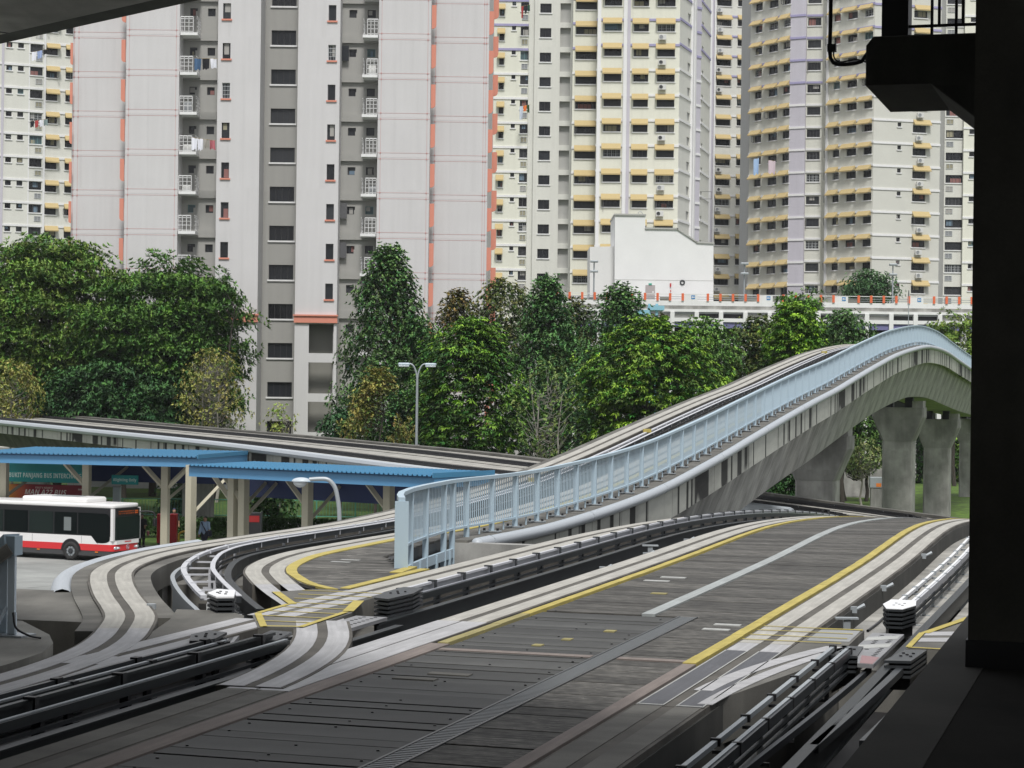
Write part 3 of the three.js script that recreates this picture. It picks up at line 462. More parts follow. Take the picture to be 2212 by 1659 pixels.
  mesh('edge_pipe', local(smoothTube(range(branchE(35.3), eEnd, 1.5).map(e => ptL(e, 3.96, -0.09)), 0.115, 180, 14), FL), mat.pipe, FL);
  { const c = ptL(branchE(35.3), 3.96, -0.09), g = new THREE.SphereGeometry(0.114, 14, 10); mesh('pipe_cap', g, mat.pipe, FL, c.sub(FL.position)); }
  mesh('edge_pipe', local(smoothTube(range(branchE(24.4), branchE(33), 0.5).map(e => ptL(e, -0.34, -0.16)), 0.16, 60, 12), FL), mat.pipe, FL);
  for (let e = branchE(36); e < eEnd; e += 7) gb().sweep([e, e + 0.05], ring.map(([t, y]) => [3.96 + (t - 4.66) * 0.71, -0.09 + (y + 0.14) * 0.71]), ptL).build('pipe_joint', mat.galv, FL);
  const panel = gb(); for (let i = 0; i + 1 < pp.length; i++) { const a = pp[i], b = pp[i + 1]; panel.quad(ptL(a, 3.96, -0.92), ptL(b, 3.96, -0.92), ptL(b, 3.96, -0.12), ptL(a, 3.96, -0.12), [a, 1], [b, 1], [b, 0], [a, 0]); panel.quad(ptL(a, 3.96, -0.92), ptL(a, 3.82, -0.92), ptL(b, 3.82, -0.92), ptL(b, 3.96, -0.92), [a, 0.1], [a, 0], [b, 0], [b, 0.1]); panel.quad(ptL(a, 3.82, -0.92), ptL(a, 3.82, -0.12), ptL(b, 3.82, -0.12), ptL(b, 3.82, -0.92), [a, 1], [a, 0], [b, 0], [b, 1]); }
  panel.build('side_panel', mat.streak, FL);
  const web = gb().sweep(range(branchE(36), eEnd, 1.2), [[0.9, -2.75], [3.0, -2.75], [3.8, -0.52], [-0.22, -0.52]], ptL); web.build('girder', mat.girder, FL);
  for (let e = branchE(50); e < eEnd; e += 9) { const g = gb(), f = (d, k) => ptL(e + d, lerp(3.805, 3.005, k), lerp(-0.95, -2.745, k)); g.quad(f(0, 0), f(0.06, 0), f(0.06, 1), f(0, 1)); g.build('girder_joint', mat.concDark, FL); }
  const fin = ptL(branchE(33), 3.6, 0);
  const cw = gb(); { const a = ST(35.0, -11.85, 0), b = ST(35.0, -10.0, 0), c = ST(35.3, -10.0, 0), d = ST(35.3, -11.85, 0), y0 = 4.2, y1 = 5.7; cw.hexa([a, b, c, d].map(p => V(p.x, y0, p.z)).concat([a, b, c, d].map(p => V(p.x, y1, p.z)))); } cw.build('end_wall', mat.concrete, FL);
  for (const e of [branchE(49), branchE(61), branchE(96)]) { const p = ptL(e, 0.95, 0.05); gb().box(p.x - 0.12, p.x + 0.12, p.y, p.y + 0.1, p.z - 0.12, p.z + 0.12).build('track_marker', mat.yellow, FL); }
}
// pillars of the flyover
function pillar(d, label, ytop, sc = 1) {
  const s = (d + -13.83 * sT) / cT, c = ST(s, -13.75, 0), o = thing('guideway_pillar', label, 'pillar', V(c.x, 0, c.z), 'concrete pillars under the flyover');
  o.rotation.y = -TH;
  const w = 0.86 * sc, dp = 0.8 * sc, W = 1.45 * sc, hc = 1.35, hb = 0.55, ch = 0.1;
  const ring = (hw, hd, y) => [[-hw + ch, hd], [hw - ch, hd], [hw, hd - ch], [hw, -hd + ch], [hw - ch, -hd], [-hw + ch, -hd], [-hw, -hd + ch], [-hw, hd - ch]].map(([x, z]) => V(x, y, z));
  const loft = (name, rs, m) => { const g = gb(); for (let k = 0; k + 1 < rs.length; k++) for (let i = 0; i < 8; i++) { const j = (i + 1) % 8; g.quad(rs[k][i], rs[k][j], rs[k + 1][j], rs[k + 1][i]); } const t = rs[rs.length - 1], b = rs[0]; for (let i = 1; i < 7; i++) { g.tri(t[0], t[i], t[i + 1]); g.tri(b[0], b[i + 1], b[i]); } return mesh(name, g.geo(), m, o); };
  loft('shaft', [ring(w, dp, 0), ring(w, dp, ytop - hc - hb)], mat.concrete);
  loft('pier_head', [ring(w + 0.02, dp + 0.02, ytop - hc - hb), ring(W, dp + 0.12, ytop - hb), ring(W, dp + 0.12, ytop)], conc(L(0.38, 0.377, 0.365)));
  for (const x of [-W + 0.35, W - 0.35]) mesh('upstand', gb().box(x - 0.3, x + 0.3, ytop + 0.001, ytop + 0.38, -0.55, 0.85).geo(), mat.concrete, o);
  for (const x of [-0.55, 0.55]) mesh('bearing', gb().box(x - 0.22, x + 0.22, ytop + 0.001, ytop + 0.6, -0.3, 0.3).geo(), mat.black, o);
}
pillar(90.5, 'nearest concrete flyover pillar with a flared head, left of the other pillars', 6.45);
pillar(119.5, 'tall flared concrete pillar under the crest of the flyover', 7.45);
pillar(141, 'flared concrete pillar behind and right of the crest pillar', 6.5);
pillar(167, 'farthest concrete pillar, half hidden beside the dark station column', 6.2);

// ---------------------------------------------------------------- blue-grey railing along the flyover
{
  const rp = ptL(branchE(40), 3.56, 0), RL = thing('railing', 'long pale blue steel railing with close upright bars along the flyover edge', 'railing', V(rp.x, 5.7, rp.z));
  const curve = [[28.75, -10.42], [29.5, -10.72], [30.4, -11.02], [31.6, -11.3], [32.9, -11.5], [34.3, -11.66], [35.0, -11.74], [35.9, -11.77]];
  // the first posts stand on a bend; from there the line runs straight with the track
  const pts = curve.map(([s, t]) => [s, t]); for (let s = 37.4; s < 158; s += 1.5) pts.push([s, -11.77]);
  const P = (s, t, y) => ST(s, t, y + yL(depthST(s, t)));
  const barGeo = {}; let nb = 0; const rest = gb();
  const H = 1.0;
  for (let i = 0; i < pts.length; i++) {
    const [s, t] = pts[i], near = i < 8, b = P(s, t, 0), nxt = pts[Math.min(i + 1, pts.length - 1)], prv = pts[Math.max(0, i - 1)];
    const dir = Math.atan2(nxt[1] - prv[1], nxt[0] - prv[0]), h = near ? H + 0.62 : H, w = i === 0 ? 0.1 : 0.05;
    const pg = new THREE.BoxGeometry(w * 2, h, 0.035); // flat flange post
    const post = mesh('post', pg, mat.rail, RL, V(b.x, b.y + H - h / 2, b.z).sub(RL.position), -TH - dir + 0.0);
    if (!near) { mesh('base_plate', new THREE.BoxGeometry(0.34, 0.025, 0.2), mat.galv, RL, V(b.x, b.y + 0.013, b.z).sub(RL.position), -TH); const bo = gb(); for (const k of [-0.13, 0.13]) bo.box(b.x + k - 0.02, b.x + k + 0.02, b.y + 0.02, b.y + 0.07, b.z + 0.02, b.z + 0.06); if (i < 30) bo.build('bolt', mat.black, post).position.sub(post.position); }
    if (i && i < 8 && i > 1) { const m = [(s + prv[0]) / 2, (t + prv[1]) / 2], q = P(m[0], m[1], -0.45); mesh('stub_post', new THREE.BoxGeometry(0.12, 0.55, 0.05), mat.rail, RL, V(q.x, q.y, q.z).sub(RL.position), -TH); }
    if (i + 1 >= pts.length) continue;
    const len = Math.hypot(nxt[0] - s, nxt[1] - t), f = (k, y) => P(lerp(s, nxt[0], k), lerp(t, nxt[1], k), y);
    const bar = (y0, y1, w, name) => { const a = f(0, y0), c = f(1, y0), n = V(-(c.z - a.z), 0, c.x - a.x).normalize().multiplyScalar(w); const g = gb(); g.hexa([a.clone().sub(n), c.clone().sub(n), c.clone().add(n), a.clone().add(n), f(0, y1).sub(n), f(1, y1).sub(n), f(1, y1).add(n), f(0, y1).add(n)]); g.build(name, mat.rail, RL); };
    bar(H - 0.005, H + 0.055, 0.05, 'top_rail'); bar(0.16, 0.2, 0.025, 'bottom_rail');
    if (near && i > 0) { bar(-0.32, -0.16, 0.03, 'fascia_rail'); }
    const n = Math.max(3, Math.round(len / 0.12));
    for (let k = 1; k < n; k++) {
      const q = f(k / n, 0.2), rot = -TH - Math.atan2(nxt[1] - t, nxt[0] - s);
      if (nb < 292) { nb++; mesh('baluster', barGeo.b || (barGeo.b = new THREE.BoxGeometry(0.014, H - 0.2, 0.03)), mat.rail, RL, V(q.x, q.y + (H - 0.2) / 2, q.z).sub(RL.position), rot); }
      else { rest.box(q.x - 0.01, q.x + 0.01, q.y, q.y + H - 0.2, q.z - 0.015, q.z + 0.015); }
    }
    if (len > 1 && i > 6) { const q = f(0.5, 0.08); mesh('stub_post', new THREE.BoxGeometry(0.03, 0.16, 0.03), mat.rail, RL, V(q.x, q.y, q.z).sub(RL.position)); }
  }
  rest.build('far_balusters', mat.rail, RL).userData.kind = 'stuff';
}

// ---------------------------------------------------------------- lower guideway
{
  const o = ptG(0, 3, 0), LG = thing('lower_guideway', 'low double track concrete guideway crossing behind the blue canopies with a white edge pipe', 'guideway', V(o.x, 0, o.z));
  const ss = range(-78, 24, 1.5);
  gb().sweep(ss, [[0.0, -0.62], [7.5, -0.62], [7.5, -0.3], [0.0, -0.3]], ptG).build('deck_slab', mat.concrete, LG);
  gb().sweep(ss, [[1.9, -1.9], [5.6, -1.9], [6.4, -0.63], [1.1, -0.63]], ptG).build('girder', mat.concDark, LG);
  for (const [a, b] of [[0.3, 0.95], [2.4, 3.05], [4.1, 4.75], [6.3, 6.95]]) runningPad(LG, ss, ptG, a, b, { dep: 0.3 });
  gb().sweep(ss, rect(3.06, 4.09, -0.3, -0.02), ptG).build('walkway', mat.concPale, LG);
  gb().sweep(ss, rect(0.97, 2.38, -0.3, -0.2), ptG).build('trough_floor', mat.concDark, LG); gb().sweep(ss, rect(4.77, 6.28, -0.3, -0.2), ptG).build('trough_floor', mat.concDark, LG);
  for (const t of [1.5, 5.3]) {
    gb().sweep(ss, rect(t - 0.48, t + 0.8, -0.19, 0.03), ptG).build('rail_bed', mat.black, LG);
    for (const [k, y, m] of [[-0.25, 0.16, mat.black], [0.02, 0.14, mat.black], [0.3, 0.08, mat.black], [0.58, 0.06, mat.black]]) gb().sweep(ss, rect(t + k - 0.05, t + k + 0.05, y - 0.1, y), ptG).build('power_rail', m, LG);
    for (let e = -76; e < 23; e += 2.6) { const a = ptG(e, t - 0.3, 0.13), b = ptG(e, t + 0.6, 0.05); gb().tube(a, b, 0.022, 0.022, 4).build('rail_bracket', mat.galv, LG); }
  }
  gb().sweep(ss, rect(7.0, 7.5, -0.3, 0.12), ptG).build('edge_kerb', mat.concDeck, LG);
  const ring = []; for (let k = 0; k < 8; k++) { const a = -k / 8 * Math.PI * 2; ring.push([-0.12 + 0.19 * Math.cos(a), -0.05 + 0.19 * Math.sin(a)]); }
  gb().sweep(ss, ring, ptG).build('edge_pipe', mat.pipe, LG);
  const panel = gb(); for (let i = 0; i + 1 < ss.length; i++) { const a = ss[i], b = ss[i + 1]; panel.quad(ptG(a, -0.06, -0.75), ptG(b, -0.06, -0.75), ptG(b, -0.06, -0.1), ptG(a, -0.06, -0.1), [a + 7, 1], [b + 7, 1], [b + 7, 0], [a + 7, 0]); }
  panel.build('side_panel', mat.streak, LG);
  for (const e of [-62, -34, -8, 16]) { const p = ptG(e, 3.7, 0); gb().box(p.x - 0.8, p.x + 0.8, 0, p.y - 1.85, p.z - 0.8, p.z + 0.8).build('pier', mat.concrete, LG); }
}

// ---------------------------------------------------------------- buildings
const wallM = { cream: M(L(0.76, 0.76, 0.66), 0.9, { map: tWall }), creamSoft: M(L(0.64, 0.64, 0.585), 0.9, { map: tFine }), creamGrey: M(L(0.70, 0.70, 0.645), 0.9, { map: tWall }), creamShade: M(L(0.70, 0.70, 0.635), 0.9, { map: tWall }), white: M(L(0.80, 0.80, 0.80), 0.85, { map: tWall }), lilac: M(L(0.56, 0.54, 0.60), 0.9, { map: tWall }), lilacBand: M(L(0.34, 0.32, 0.5), 0.85), pinkGrey: M(L(0.622, 0.61, 0.615), 0.9, { map: tWall }), taupe: M(L(0.37, 0.365, 0.345), 0.9, { map: tWall }), taupeDark: M(L(0.27, 0.265, 0.24), 0.9, { map: tWall }), orange: M(L(0.64, 0.25, 0.18), 0.8), redLine: M(L(0.5, 0.27, 0.26), 0.85), awning: M(L(0.45, 0.35, 0.17), 0.85, { side: THREE.DoubleSide }), grey: M(L(0.45, 0.45, 0.43), 0.9, { map: tWall }) };
const glassM = [M(L(0.012, 0.013, 0.016), 0.25), M(L(0.018, 0.02, 0.024), 0.3), M(L(0.03, 0.032, 0.036), 0.35), M(L(0.01, 0.01, 0.012), 0.2), M(L(0.06, 0.1, 0.11), 0.3)];
const frameM = [M(L(0.03, 0.03, 0.032), 0.5), M(L(0.10, 0.10, 0.105), 0.5), M(L(0.45, 0.47, 0.48), 0.5), M(L(0.14, 0.26, 0.27), 0.5)];
const curtainM = [M(L(0.35, 0.34, 0.32), 0.9), M(L(0.25, 0.12, 0.11), 0.9), M(L(0.14, 0.2, 0.26), 0.9), M(L(0.3, 0.28, 0.2), 0.9)];
const cache = {};
const cached = (k, f) => cache[k] || (cache[k] = f());
function frameGeo(w, h, mul, grille) {
  return cached(`f${w.toFixed(2)}_${h.toFixed(2)}_${mul}_${grille}`, () => {
    const g = gb(), t = 0.045; g.box(-w / 2, w / 2, 0, t, -0.03, 0.03).box(-w / 2, w / 2, h - t, h, -0.03, 0.03).box(-w / 2, -w / 2 + t, t, h - t, -0.03, 0.03).box(w / 2 - t, w / 2, t, h - t, -0.03, 0.03);
    for (let i = 1; i < mul; i++) { const x = -w / 2 + w * i / mul; g.box(x - 0.022, x + 0.022, t, h - t, -0.025, 0.025); }
    if (grille) { for (let y = 0.32; y < h - 0.1; y += 0.32) g.box(-w / 2 + t, w / 2 - t, y - 0.015, y + 0.015, 0.03, 0.045); for (let x = -w / 2 + 0.2; x < w / 2; x += 0.24) g.box(x - 0.012, x + 0.012, t, h - t, 0.03, 0.042); }
    return g.geo();
  });
}
const paneGeo = (w, h) => cached(`p${w.toFixed(2)}_${h.toFixed(2)}`, () => { const g = new THREE.BoxGeometry(w, h, 0.02); g.translate(0, h / 2, 0); return g; });
function addWindow(b, f, a0, a1, y0, y1, o, r) { // window > pane, curtain, sill
  const w = a1 - a0, h = y1 - y0, ca = (a0 + a1) / 2, dep = o.deep ?? 0.16;
  const P = (n) => V(f.o.x + f.ex.x * ca + f.ez.x * n, y0, f.o.z + f.ex.z * ca + f.ez.z * n).sub(b.position);
  const q = r(), grille = o.grille ?? q < 0.1, mul = o.mul ?? Math.max(1, Math.round(w / 0.75)), teal = !o.plain && q > 0.95;
  const m = mesh('window', frameGeo(w, h, mul, grille), teal ? frameM[3] : q > 0.8 && !o.plain ? frameM[1] : q < 0.07 && !o.plain ? frameM[2] : frameM[0], b, P(-dep), f.ry);
  mesh('pane', paneGeo(w - 0.02, h - 0.02), teal ? glassM[4] : glassM[Math.floor(r() * 4)], m, V(0, 0.01, -0.03));
  if (!o.plain && r() < 0.3) { const k = 0.25 + r() * 0.5, x = (r() - 0.5) * w * (1 - k); const hh = h * (0.4 + 0.5 * r()); mesh('curtain', new THREE.BoxGeometry(w * k, hh, 0.006), curtainM[Math.floor(r() * 4)], m, V(x, r() < 0.5 ? h - hh / 2 - 0.04 : hh / 2 + 0.04, -0.008)); }
  if (!o.plain && w > 0.9 && r() < 0.13) { const sw = w / mul, om = mesh('open_sash', frameGeo(sw, h - 0.06, 1, false), frameM[1], m, V(-w / 2 + 0.02 + (r() < 0.5 ? 0 : w - 0.06), 0.03, dep + 0.02), 0); om.rotation.y = -1.1 - 0.4 * r(); om.position.z += sw * 0.42; }
  if (o.sill !== false) mesh('sill', cached(`s${w.toFixed(2)}`, () => gb().box(-w / 2 - 0.1, w / 2 + 0.1, -0.13, -0.002, -0.02, 0.1).geo()), o.sillM || wallM.white, m, V(0, 0, dep));
  return m;
}
const awnGeo = w => cached('a' + w.toFixed(2), () => { // sloping canvas awning with cheeks and a short valance
  const g = gb(), h = 0.62, d = 0.62, t = 0.012;
  g.hexa([V(-w / 2, -h, d), V(w / 2, -h, d), V(w / 2, 0, 0.02), V(-w / 2, 0, 0.02), V(-w / 2, -h + t, d + t), V(w / 2, -h + t, d + t), V(w / 2, t, 0.02 + t), V(-w / 2, t, 0.02 + t)]);
  for (const x of [-w / 2, w / 2]) { g.tri(V(x, -h, d), V(x, 0, 0.02), V(x, -h, 0.02)); }
  g.box(-w / 2, w / 2, -h - 0.12, -h, d - 0.008, d + 0.004);
  for (let x = -w / 2 + 0.25; x < w / 2; x += 0.25) g.tri(V(x, -h + t, d + t + 0.002), V(x + 0.018, -h + t, d + t + 0.002), V(x + 0.009, t, 0.022 + t));
  return g.geo();
});
const acBody = new RoundedBoxGeometry(0.85, 0.6, 0.34, 1, 0.03), acFan = new THREE.CylinderGeometry(0.21, 0.21, 0.02, 20).rotateX(Math.PI / 2), acRing = new THREE.TorusGeometry(0.22, 0.015, 6, 20);
const acM = M(L(0.6, 0.6, 0.58), 0.5), acDark = M(L(0.04, 0.042, 0.045), 0.5), acGrey = M(L(0.25, 0.26, 0.27), 0.5);
function addAC(b, f, a, y, r) {
  const P = V(f.o.x + f.ex.x * a + f.ez.x * 0.35, y, f.o.z + f.ex.z * a + f.ez.z * 0.35).sub(b.position);
  const m = mesh('air_conditioner', acBody, acM, b, P, f.ry), fan = mesh('fan', acFan, r() < 0.6 ? acGrey : acDark, m, V(-0.14, 0.01, 0.17)); mesh('fan_guard', acRing, acM, m, V(-0.14, 0.01, 0.185));
  mesh('bracket', cached('acb', () => gb().box(-0.35, -0.3, -0.36, -0.31, -0.33, 0.15).box(0.3, 0.35, -0.36, -0.31, -0.33, 0.15).box(-0.3, 0.3, -0.36, -0.32, -0.33, -0.29).geo()), acM, m); return m;
}
// one straight facade of a building between two plan points
function facade(x0, yr0, d0, x1, yr1, d1) {
  const a = atDepth(x0, yr0, d0), b = atDepth(x1, yr1, d1); const dx = b.x - a.x, dd = -(b.z - a.z), len = Math.hypot(dx, dd);
  const f = { o: V(a.x, 0, a.z), ex: V(dx / len, 0, -dd / len), ry: Math.atan2(dd, dx), len };
  f.ez = V(-f.ex.z, 0, f.ex.x); // out of the wall, towards the viewer
  f.a = (px, py) => { const k = sight(px, py)[0]; return (k * -a.z - a.x) / (dx / len - k * dd / len); };
  f.y = (px, py) => { const aa = f.a(px, py); return EYE + sight(px, py)[1] * (-a.z + aa * dd / len); };
  return f;
}
// wall with real openings: cols = [{w:[px0,px1], top, h, ...}], rows repeat every H metres
function wallWithOpenings(b, f, cols, o) {
  const { H, ref, y0, y1, m } = o, r = rng(o.seed || 1), th = 0.32, W = gb();
  const C = cols.map(c => ({ ...c, a0: f.a(c.w[0], ref), a1: f.a(c.w[1], ref), yt: f.y((c.w[0] + c.w[1]) / 2, c.top) })).sort((p, q) => p.a0 - q.a0);
  let left = 0;
  C.forEach((c, i) => {
    const right = i + 1 < C.length ? (c.a1 + C[i + 1].a0) / 2 : f.len;
    if (c.a0 - left > 0.01) W.fbox(f, left, c.a0, y0, y1, -th, 0);
    if (right - c.a1 > 0.01) W.fbox(f, c.a1, right, y0, y1, -th, 0);
    left = right;
    const k0 = Math.ceil((y0 - (c.yt - c.h)) / H), rows = []; for (let y = c.yt + (k0) * H; y < y1; y += H) if (y - c.h > y0) rows.push(y);
    let py = y0; rows.forEach((y, ri) => {
      W.fbox(f, c.a0, c.a1, py, y - c.h, -th, 0); py = y;
      const visible = y > (o.vis0 ?? -99) && y - c.h < (o.vis1 ?? 999);
      if (!visible) return;
      const k = Math.round((y - c.yt) / H);
      if (c.hole) { W.fbox(f, c.a0, c.a1, y - c.h, y, -1.6, -1.5); W.fbox(f, c.a0 - 0.05, c.a0, y - c.h, y, -1.6, -th); W.fbox(f, c.a1, c.a1 + 0.05, y - c.h, y, -1.6, -th); W.fbox(f, c.a0, c.a1, y, y + 0.1, -1.6, -th); W.fbox(f, c.a0, c.a1, y - c.h - 0.1, y - c.h, -1.6, -th); addWindow(b, f, c.a0 + (c.a1 - c.a0) * 0.18, c.a1 + 0.02, y - c.h * 0.58, y - c.h * 0.04, { deep: 1.0, sill: false, plain: true, mul: 1, grille: false }, r); return; }
      addWindow(b, f, c.a0, c.a1, y - c.h, y, c, r);
      if (c.awn) { const g0 = f.a(c.awn[0], ref), g1 = f.a(c.awn[1], ref), ca = (g0 + g1) / 2, w = Math.round((g1 - g0) * 20) / 20; mesh('awning', awnGeo(w), wallM.awning, b, V(f.o.x + f.ex.x * ca + f.ez.x * 0.005, y + (c.awnUp ?? 0.55), f.o.z + f.ex.z * ca + f.ez.z * 0.005).sub(b.position), f.ry); }
      if (c.ac && (c.ac === true ? r() < 0.8 : c.ac.includes(k))) addAC(b, f, f.a(c.acx ?? c.w[0] + 8, ref) + (r() - 0.5) * 0.3, y - c.h - 0.62 - r() * 0.12, r);
      if (c.box) { const q = gb(), g0 = f.a(c.box[0], ref), g1 = f.a(c.box[1], ref), yy = y - c.h - 0.75; const w = g1 - g0, cc = (g0 + g1) / 2; const m2 = mesh('vent_window', frameGeo(w, 0.62, 2, false), frameM[2], b, V(f.o.x + f.ex.x * cc + f.ez.x * 0.04, yy - 0.3, f.o.z + f.ex.z * cc + f.ez.z * 0.04).sub(b.position), f.ry); mesh('pane', paneGeo(w - 0.04, 0.6), [acGrey, curtainM[3], curtainM[0], acGrey][Math.floor(r() * 4)], m2, V(0, 0.01, -0.02)); }
    });
    W.fbox(f, c.a0, c.a1, py, y1, -th, 0);
  });
  if (!C.length) W.fbox(f, 0, f.len, y0, y1, -th, 0);
  W.build('wall', m, b);
  if (o.course) { // projecting string courses at every floor
    const yy = o.course.y, k0 = Math.ceil((y0 - yy) / H), cg = gb().fbox(f, o.course.a0 ?? -0.04, (o.course.a1 ?? f.len + 0.04), -0.13, 0.13, 0, 0.09).geo(V(b.position.x, 0, b.position.z));
    for (let y = yy + k0 * H; y < y1; y += H) mesh('string_course', cg, o.course.blue && y > o.course.blue ? wallM.lilacBand : wallM.white, b, V(0, y - b.position.y, 0));
  }
}
function pilaster(b, f, px0, px1, ref, y0, y1, n, m, name = 'pilaster') { gb().fbox(f, f.a(px0, ref), f.a(px1, ref), y0, y1, 0.002, n).build(name, m, b); }
function coreOf(b, fs, y0, y1, m, back = 12) { // the body behind the facades, with a flat roof
  const pts = []; for (const f of fs) { for (const a of [0, f.len]) pts.push([f.o.x + f.ex.x * a - f.ez.x * 0.0, f.o.z + f.ex.z * a - 0.45]); }
  const zb = Math.min(...pts.map(p => p[1])) - back; pts.push([pts[pts.length - 1][0], zb], [pts[0][0], zb]);
  gb().prism(pts.filter((p, i) => !i || Math.hypot(p[0] - pts[i - 1][0], p[1] - pts[i - 1][1]) > 0.02), y0, y1 + 0.3, null).build('inner_walls', m, b);
}

// --- cream block far left
{
  const d0 = 255.2, f = facade(-6, 443, d0, 175, 443, 259.4), b = thing('apartment_block', 'pale cream apartment block at the far left with yellow awnings, beside the pink tower', 'apartment block', V(f.o.x, 0, f.o.z));
  const z = v => v / 3, H = 2.8;
  const cols = [{ w: [z(30), z(68)], top: z(1316), h: 0.62, mul: 1 }, { w: [z(105), z(143)], top: z(1319), h: 0.62, mul: 1 }, { w: [z(185), z(266)], top: z(1325), h: 1.0, box: [z(221), z(264)], mul: 3 }, { w: [z(288), z(362)], top: z(1346), h: 0.85, awn: [z(289), z(375)], awnUp: 0.62 }, { w: [z(415), z(480)], top: z(1352), h: 0.85, awn: [z(414), z(500)], awnUp: 0.62 }];
  wallWithOpenings(b, f, cols, { H, ref: 443, y0: 18, y1: 60, m: wallM.creamGrey, seed: 3, vis0: 18, vis1: 55, course: { y: f.y(z(150), z(1312)) } });
  pilaster(b, f, z(0), z(15), 443, 0, 60, 0.12, wallM.lilac); pilaster(b, f, z(272), z(286), 443, 18, 60, 0.16, wallM.white); pilaster(b, f, z(176), z(184), 443, 18, 60, 0.05, wallM.white);
  gb().fbox(f, 0, f.len, 0, 18, -0.32, 0).build('lower_wall', wallM.creamGrey, b);
  coreOf(b, [f], 0, 60, wallM.grey);
}
// --- cream block in the centre, stepped plan
{
  const o = atDepth(1300, 500, 237), b = thing('apartment_block', 'tall cream apartment block in the centre with yellow awnings and white pilasters', 'apartment block', V(o.x, 0, o.z));
  const z = v => 1106 + v / 3, zy = v => v / 3, ref = 383, H = 2.8, y0 = 14, y1 = 60, vis = { vis0: 19, vis1: 55 };
  const fA = facade(z(-130), ref, 240.4, z(135), ref, 240.4), fB = facade(z(135), ref, 239.6, z(384), ref, 239.6), fC = facade(z(384), ref, 236.6, z(541), ref, 236.6), fD = facade(z(541), ref, 233.8, z(1076), ref, 233.4), fE = facade(z(1076), ref, 233.4, z(1172), ref, 240.5), fF = facade(z(1172), ref, 240.5, z(1216), ref, 241.5), fG = facade(z(1216), ref, 241.5, z(1275), ref, 249);
  wallWithOpenings(b, fA, [{ w: [z(-92), z(-62)], top: zy(1167), h: 0.8, awn: [z(-106), z(-56)], awnUp: 0.6 }, { w: [z(-12), z(14)], top: zy(1115), h: 0.55, mul: 1 }, { w: [z(45), z(97)], top: zy(1124), h: 1.0, box: [z(52), z(92)], mul: 2 }], { H, ref, y0, y1, m: wallM.cream, seed: 5, ...vis, course: { y: fA.y(z(-30), zy(1112)), blue: 45.5, a1: fA.a(z(96), ref) } });
  pilaster(b, fA, z(98), z(134), ref, y0, y1, 0.3, wallM.creamGrey);
  wallWithOpenings(b, fB, [{ w: [z(170), z(243)], top: zy(1136), h: 1.06, mul: 2, plain: true, grille: false }, { w: [z(301), z(369)], top: zy(1134), h: 2.2, hole: true }], { H, ref, y0, y1, m: wallM.creamGrey, seed: 6, ...vis });
  wallWithOpenings(b, fC, [{ w: [z(404), z(538)], top: zy(1140), h: 0.85, awn: [z(399), z(541)], awnUp: 0.64, mul: 5 }], { H, ref, y0, y1, m: wallM.cream, seed: 7, ...vis, course: { y: fC.y(z(393), zy(1118)), blue: 45.5 } });
  wallWithOpenings(b, fD, [{ w: [z(588), z(700)], top: zy(1130), h: 0.82, awn: [z(577), z(702)], awnUp: 0.64, mul: 4 }, { w: [z(779), z(874)], top: zy(1134), h: 0.82, awn: [z(769), z(876)], awnUp: 0.64, mul: 3 }, { w: [z(932), z(1046)], top: zy(1135), h: 0.82, awn: [z(921), z(1048)], awnUp: 0.64, mul: 4, ac: [0, -1, 2, 4, 6, 5], acx: z(958) }], { H, ref, y0, y1, m: wallM.cream, seed: 8, ...vis, course: { y: fD.y(z(900), zy(1108)), blue: 45.5 } });
  pilaster(b, fD, z(544), z(566), ref, y0, y1, 0.3, wallM.white); pilaster(b, fD, z(712), z(736), ref, y0, y1, 0.3, wallM.white); pilaster(b, fD, z(737), z(757), ref, y0, y1, 0.12, wallM.lilac);
  wallWithOpenings(b, fE, [{ w: [z(1129), z(1147)], top: zy(1050), h: 0.95, mul: 1, sill: false }], { H, ref, y0, y1, m: wallM.creamGrey, seed: 9, ...vis, course: { y: fE.y(z(1120), zy(1118)), blue: 45.5 } });
  pilaster(b, fE, z(1150), z(1158), ref, y0, y1, 0.25, wallM.white); pilaster(b, fE, z(1163), z(1171), ref, y0, y1, 0.3, wallM.white);
  wallWithOpenings(b, fF, [], { H, ref, y0, y1, m: wallM.lilac, course: { y: fF.y(z(1195), zy(1158)), blue: 45.5 } });
  wallWithOpenings(b, fG, [{ w: [z(1221), z(1232)], top: zy(1085), h: 0.95, mul: 1, sill: false }], { H, ref, y0, y1, m: wallM.creamGrey, seed: 10, ...vis, course: { y: fG.y(z(1245), zy(1130)), blue: 45.5 } });
  coreOf(b, [fA, fB, fC, fD, fE, fF, fG], 0, y1, wallM.grey, 10);
}
// --- recessed wing between the two cream blocks
{
  const z = v => 1106 + v / 3, zy = v => v / 3, ref = 383, H = 2.8, f = facade(z(1265), ref, 294.5, z(1550), ref, 296), b = thing('apartment_block', 'distant cream wing with paired yellow awnings, recessed between the two nearer cream blocks', 'apartment block', V(f.o.x, 0, f.o.z));
  wallWithOpenings(b, f, [{ w: [z(1318), z(1408)], top: zy(1162), h: 0.85, awn: [z(1312), z(1410)], awnUp: 0.7, ac: true, acx: z(1334), mul: 4 }, { w: [z(1452), z(1516)], top: zy(1162), h: 0.85, awn: [z(1450), z(1519)], awnUp: 0.7, mul: 3 }], { H, ref, y0: 14, y1: 66, m: wallM.creamGrey, seed: 12, vis0: 18, vis1: 64, course: { y: f.y(z(1430), zy(1140)), blue: 50 } });
  pilaster(b, f, z(1272), z(1283), ref, 14, 66, 0.3, wallM.white); pilaster(b, f, z(1284), z(1297), ref, 14, 66, 0.1, wallM.lilac); pilaster(b, f, z(1298), z(1308), ref, 14, 66, 0.3, wallM.white);
  coreOf(b, [f], 0, 66, wallM.grey, 10);
}
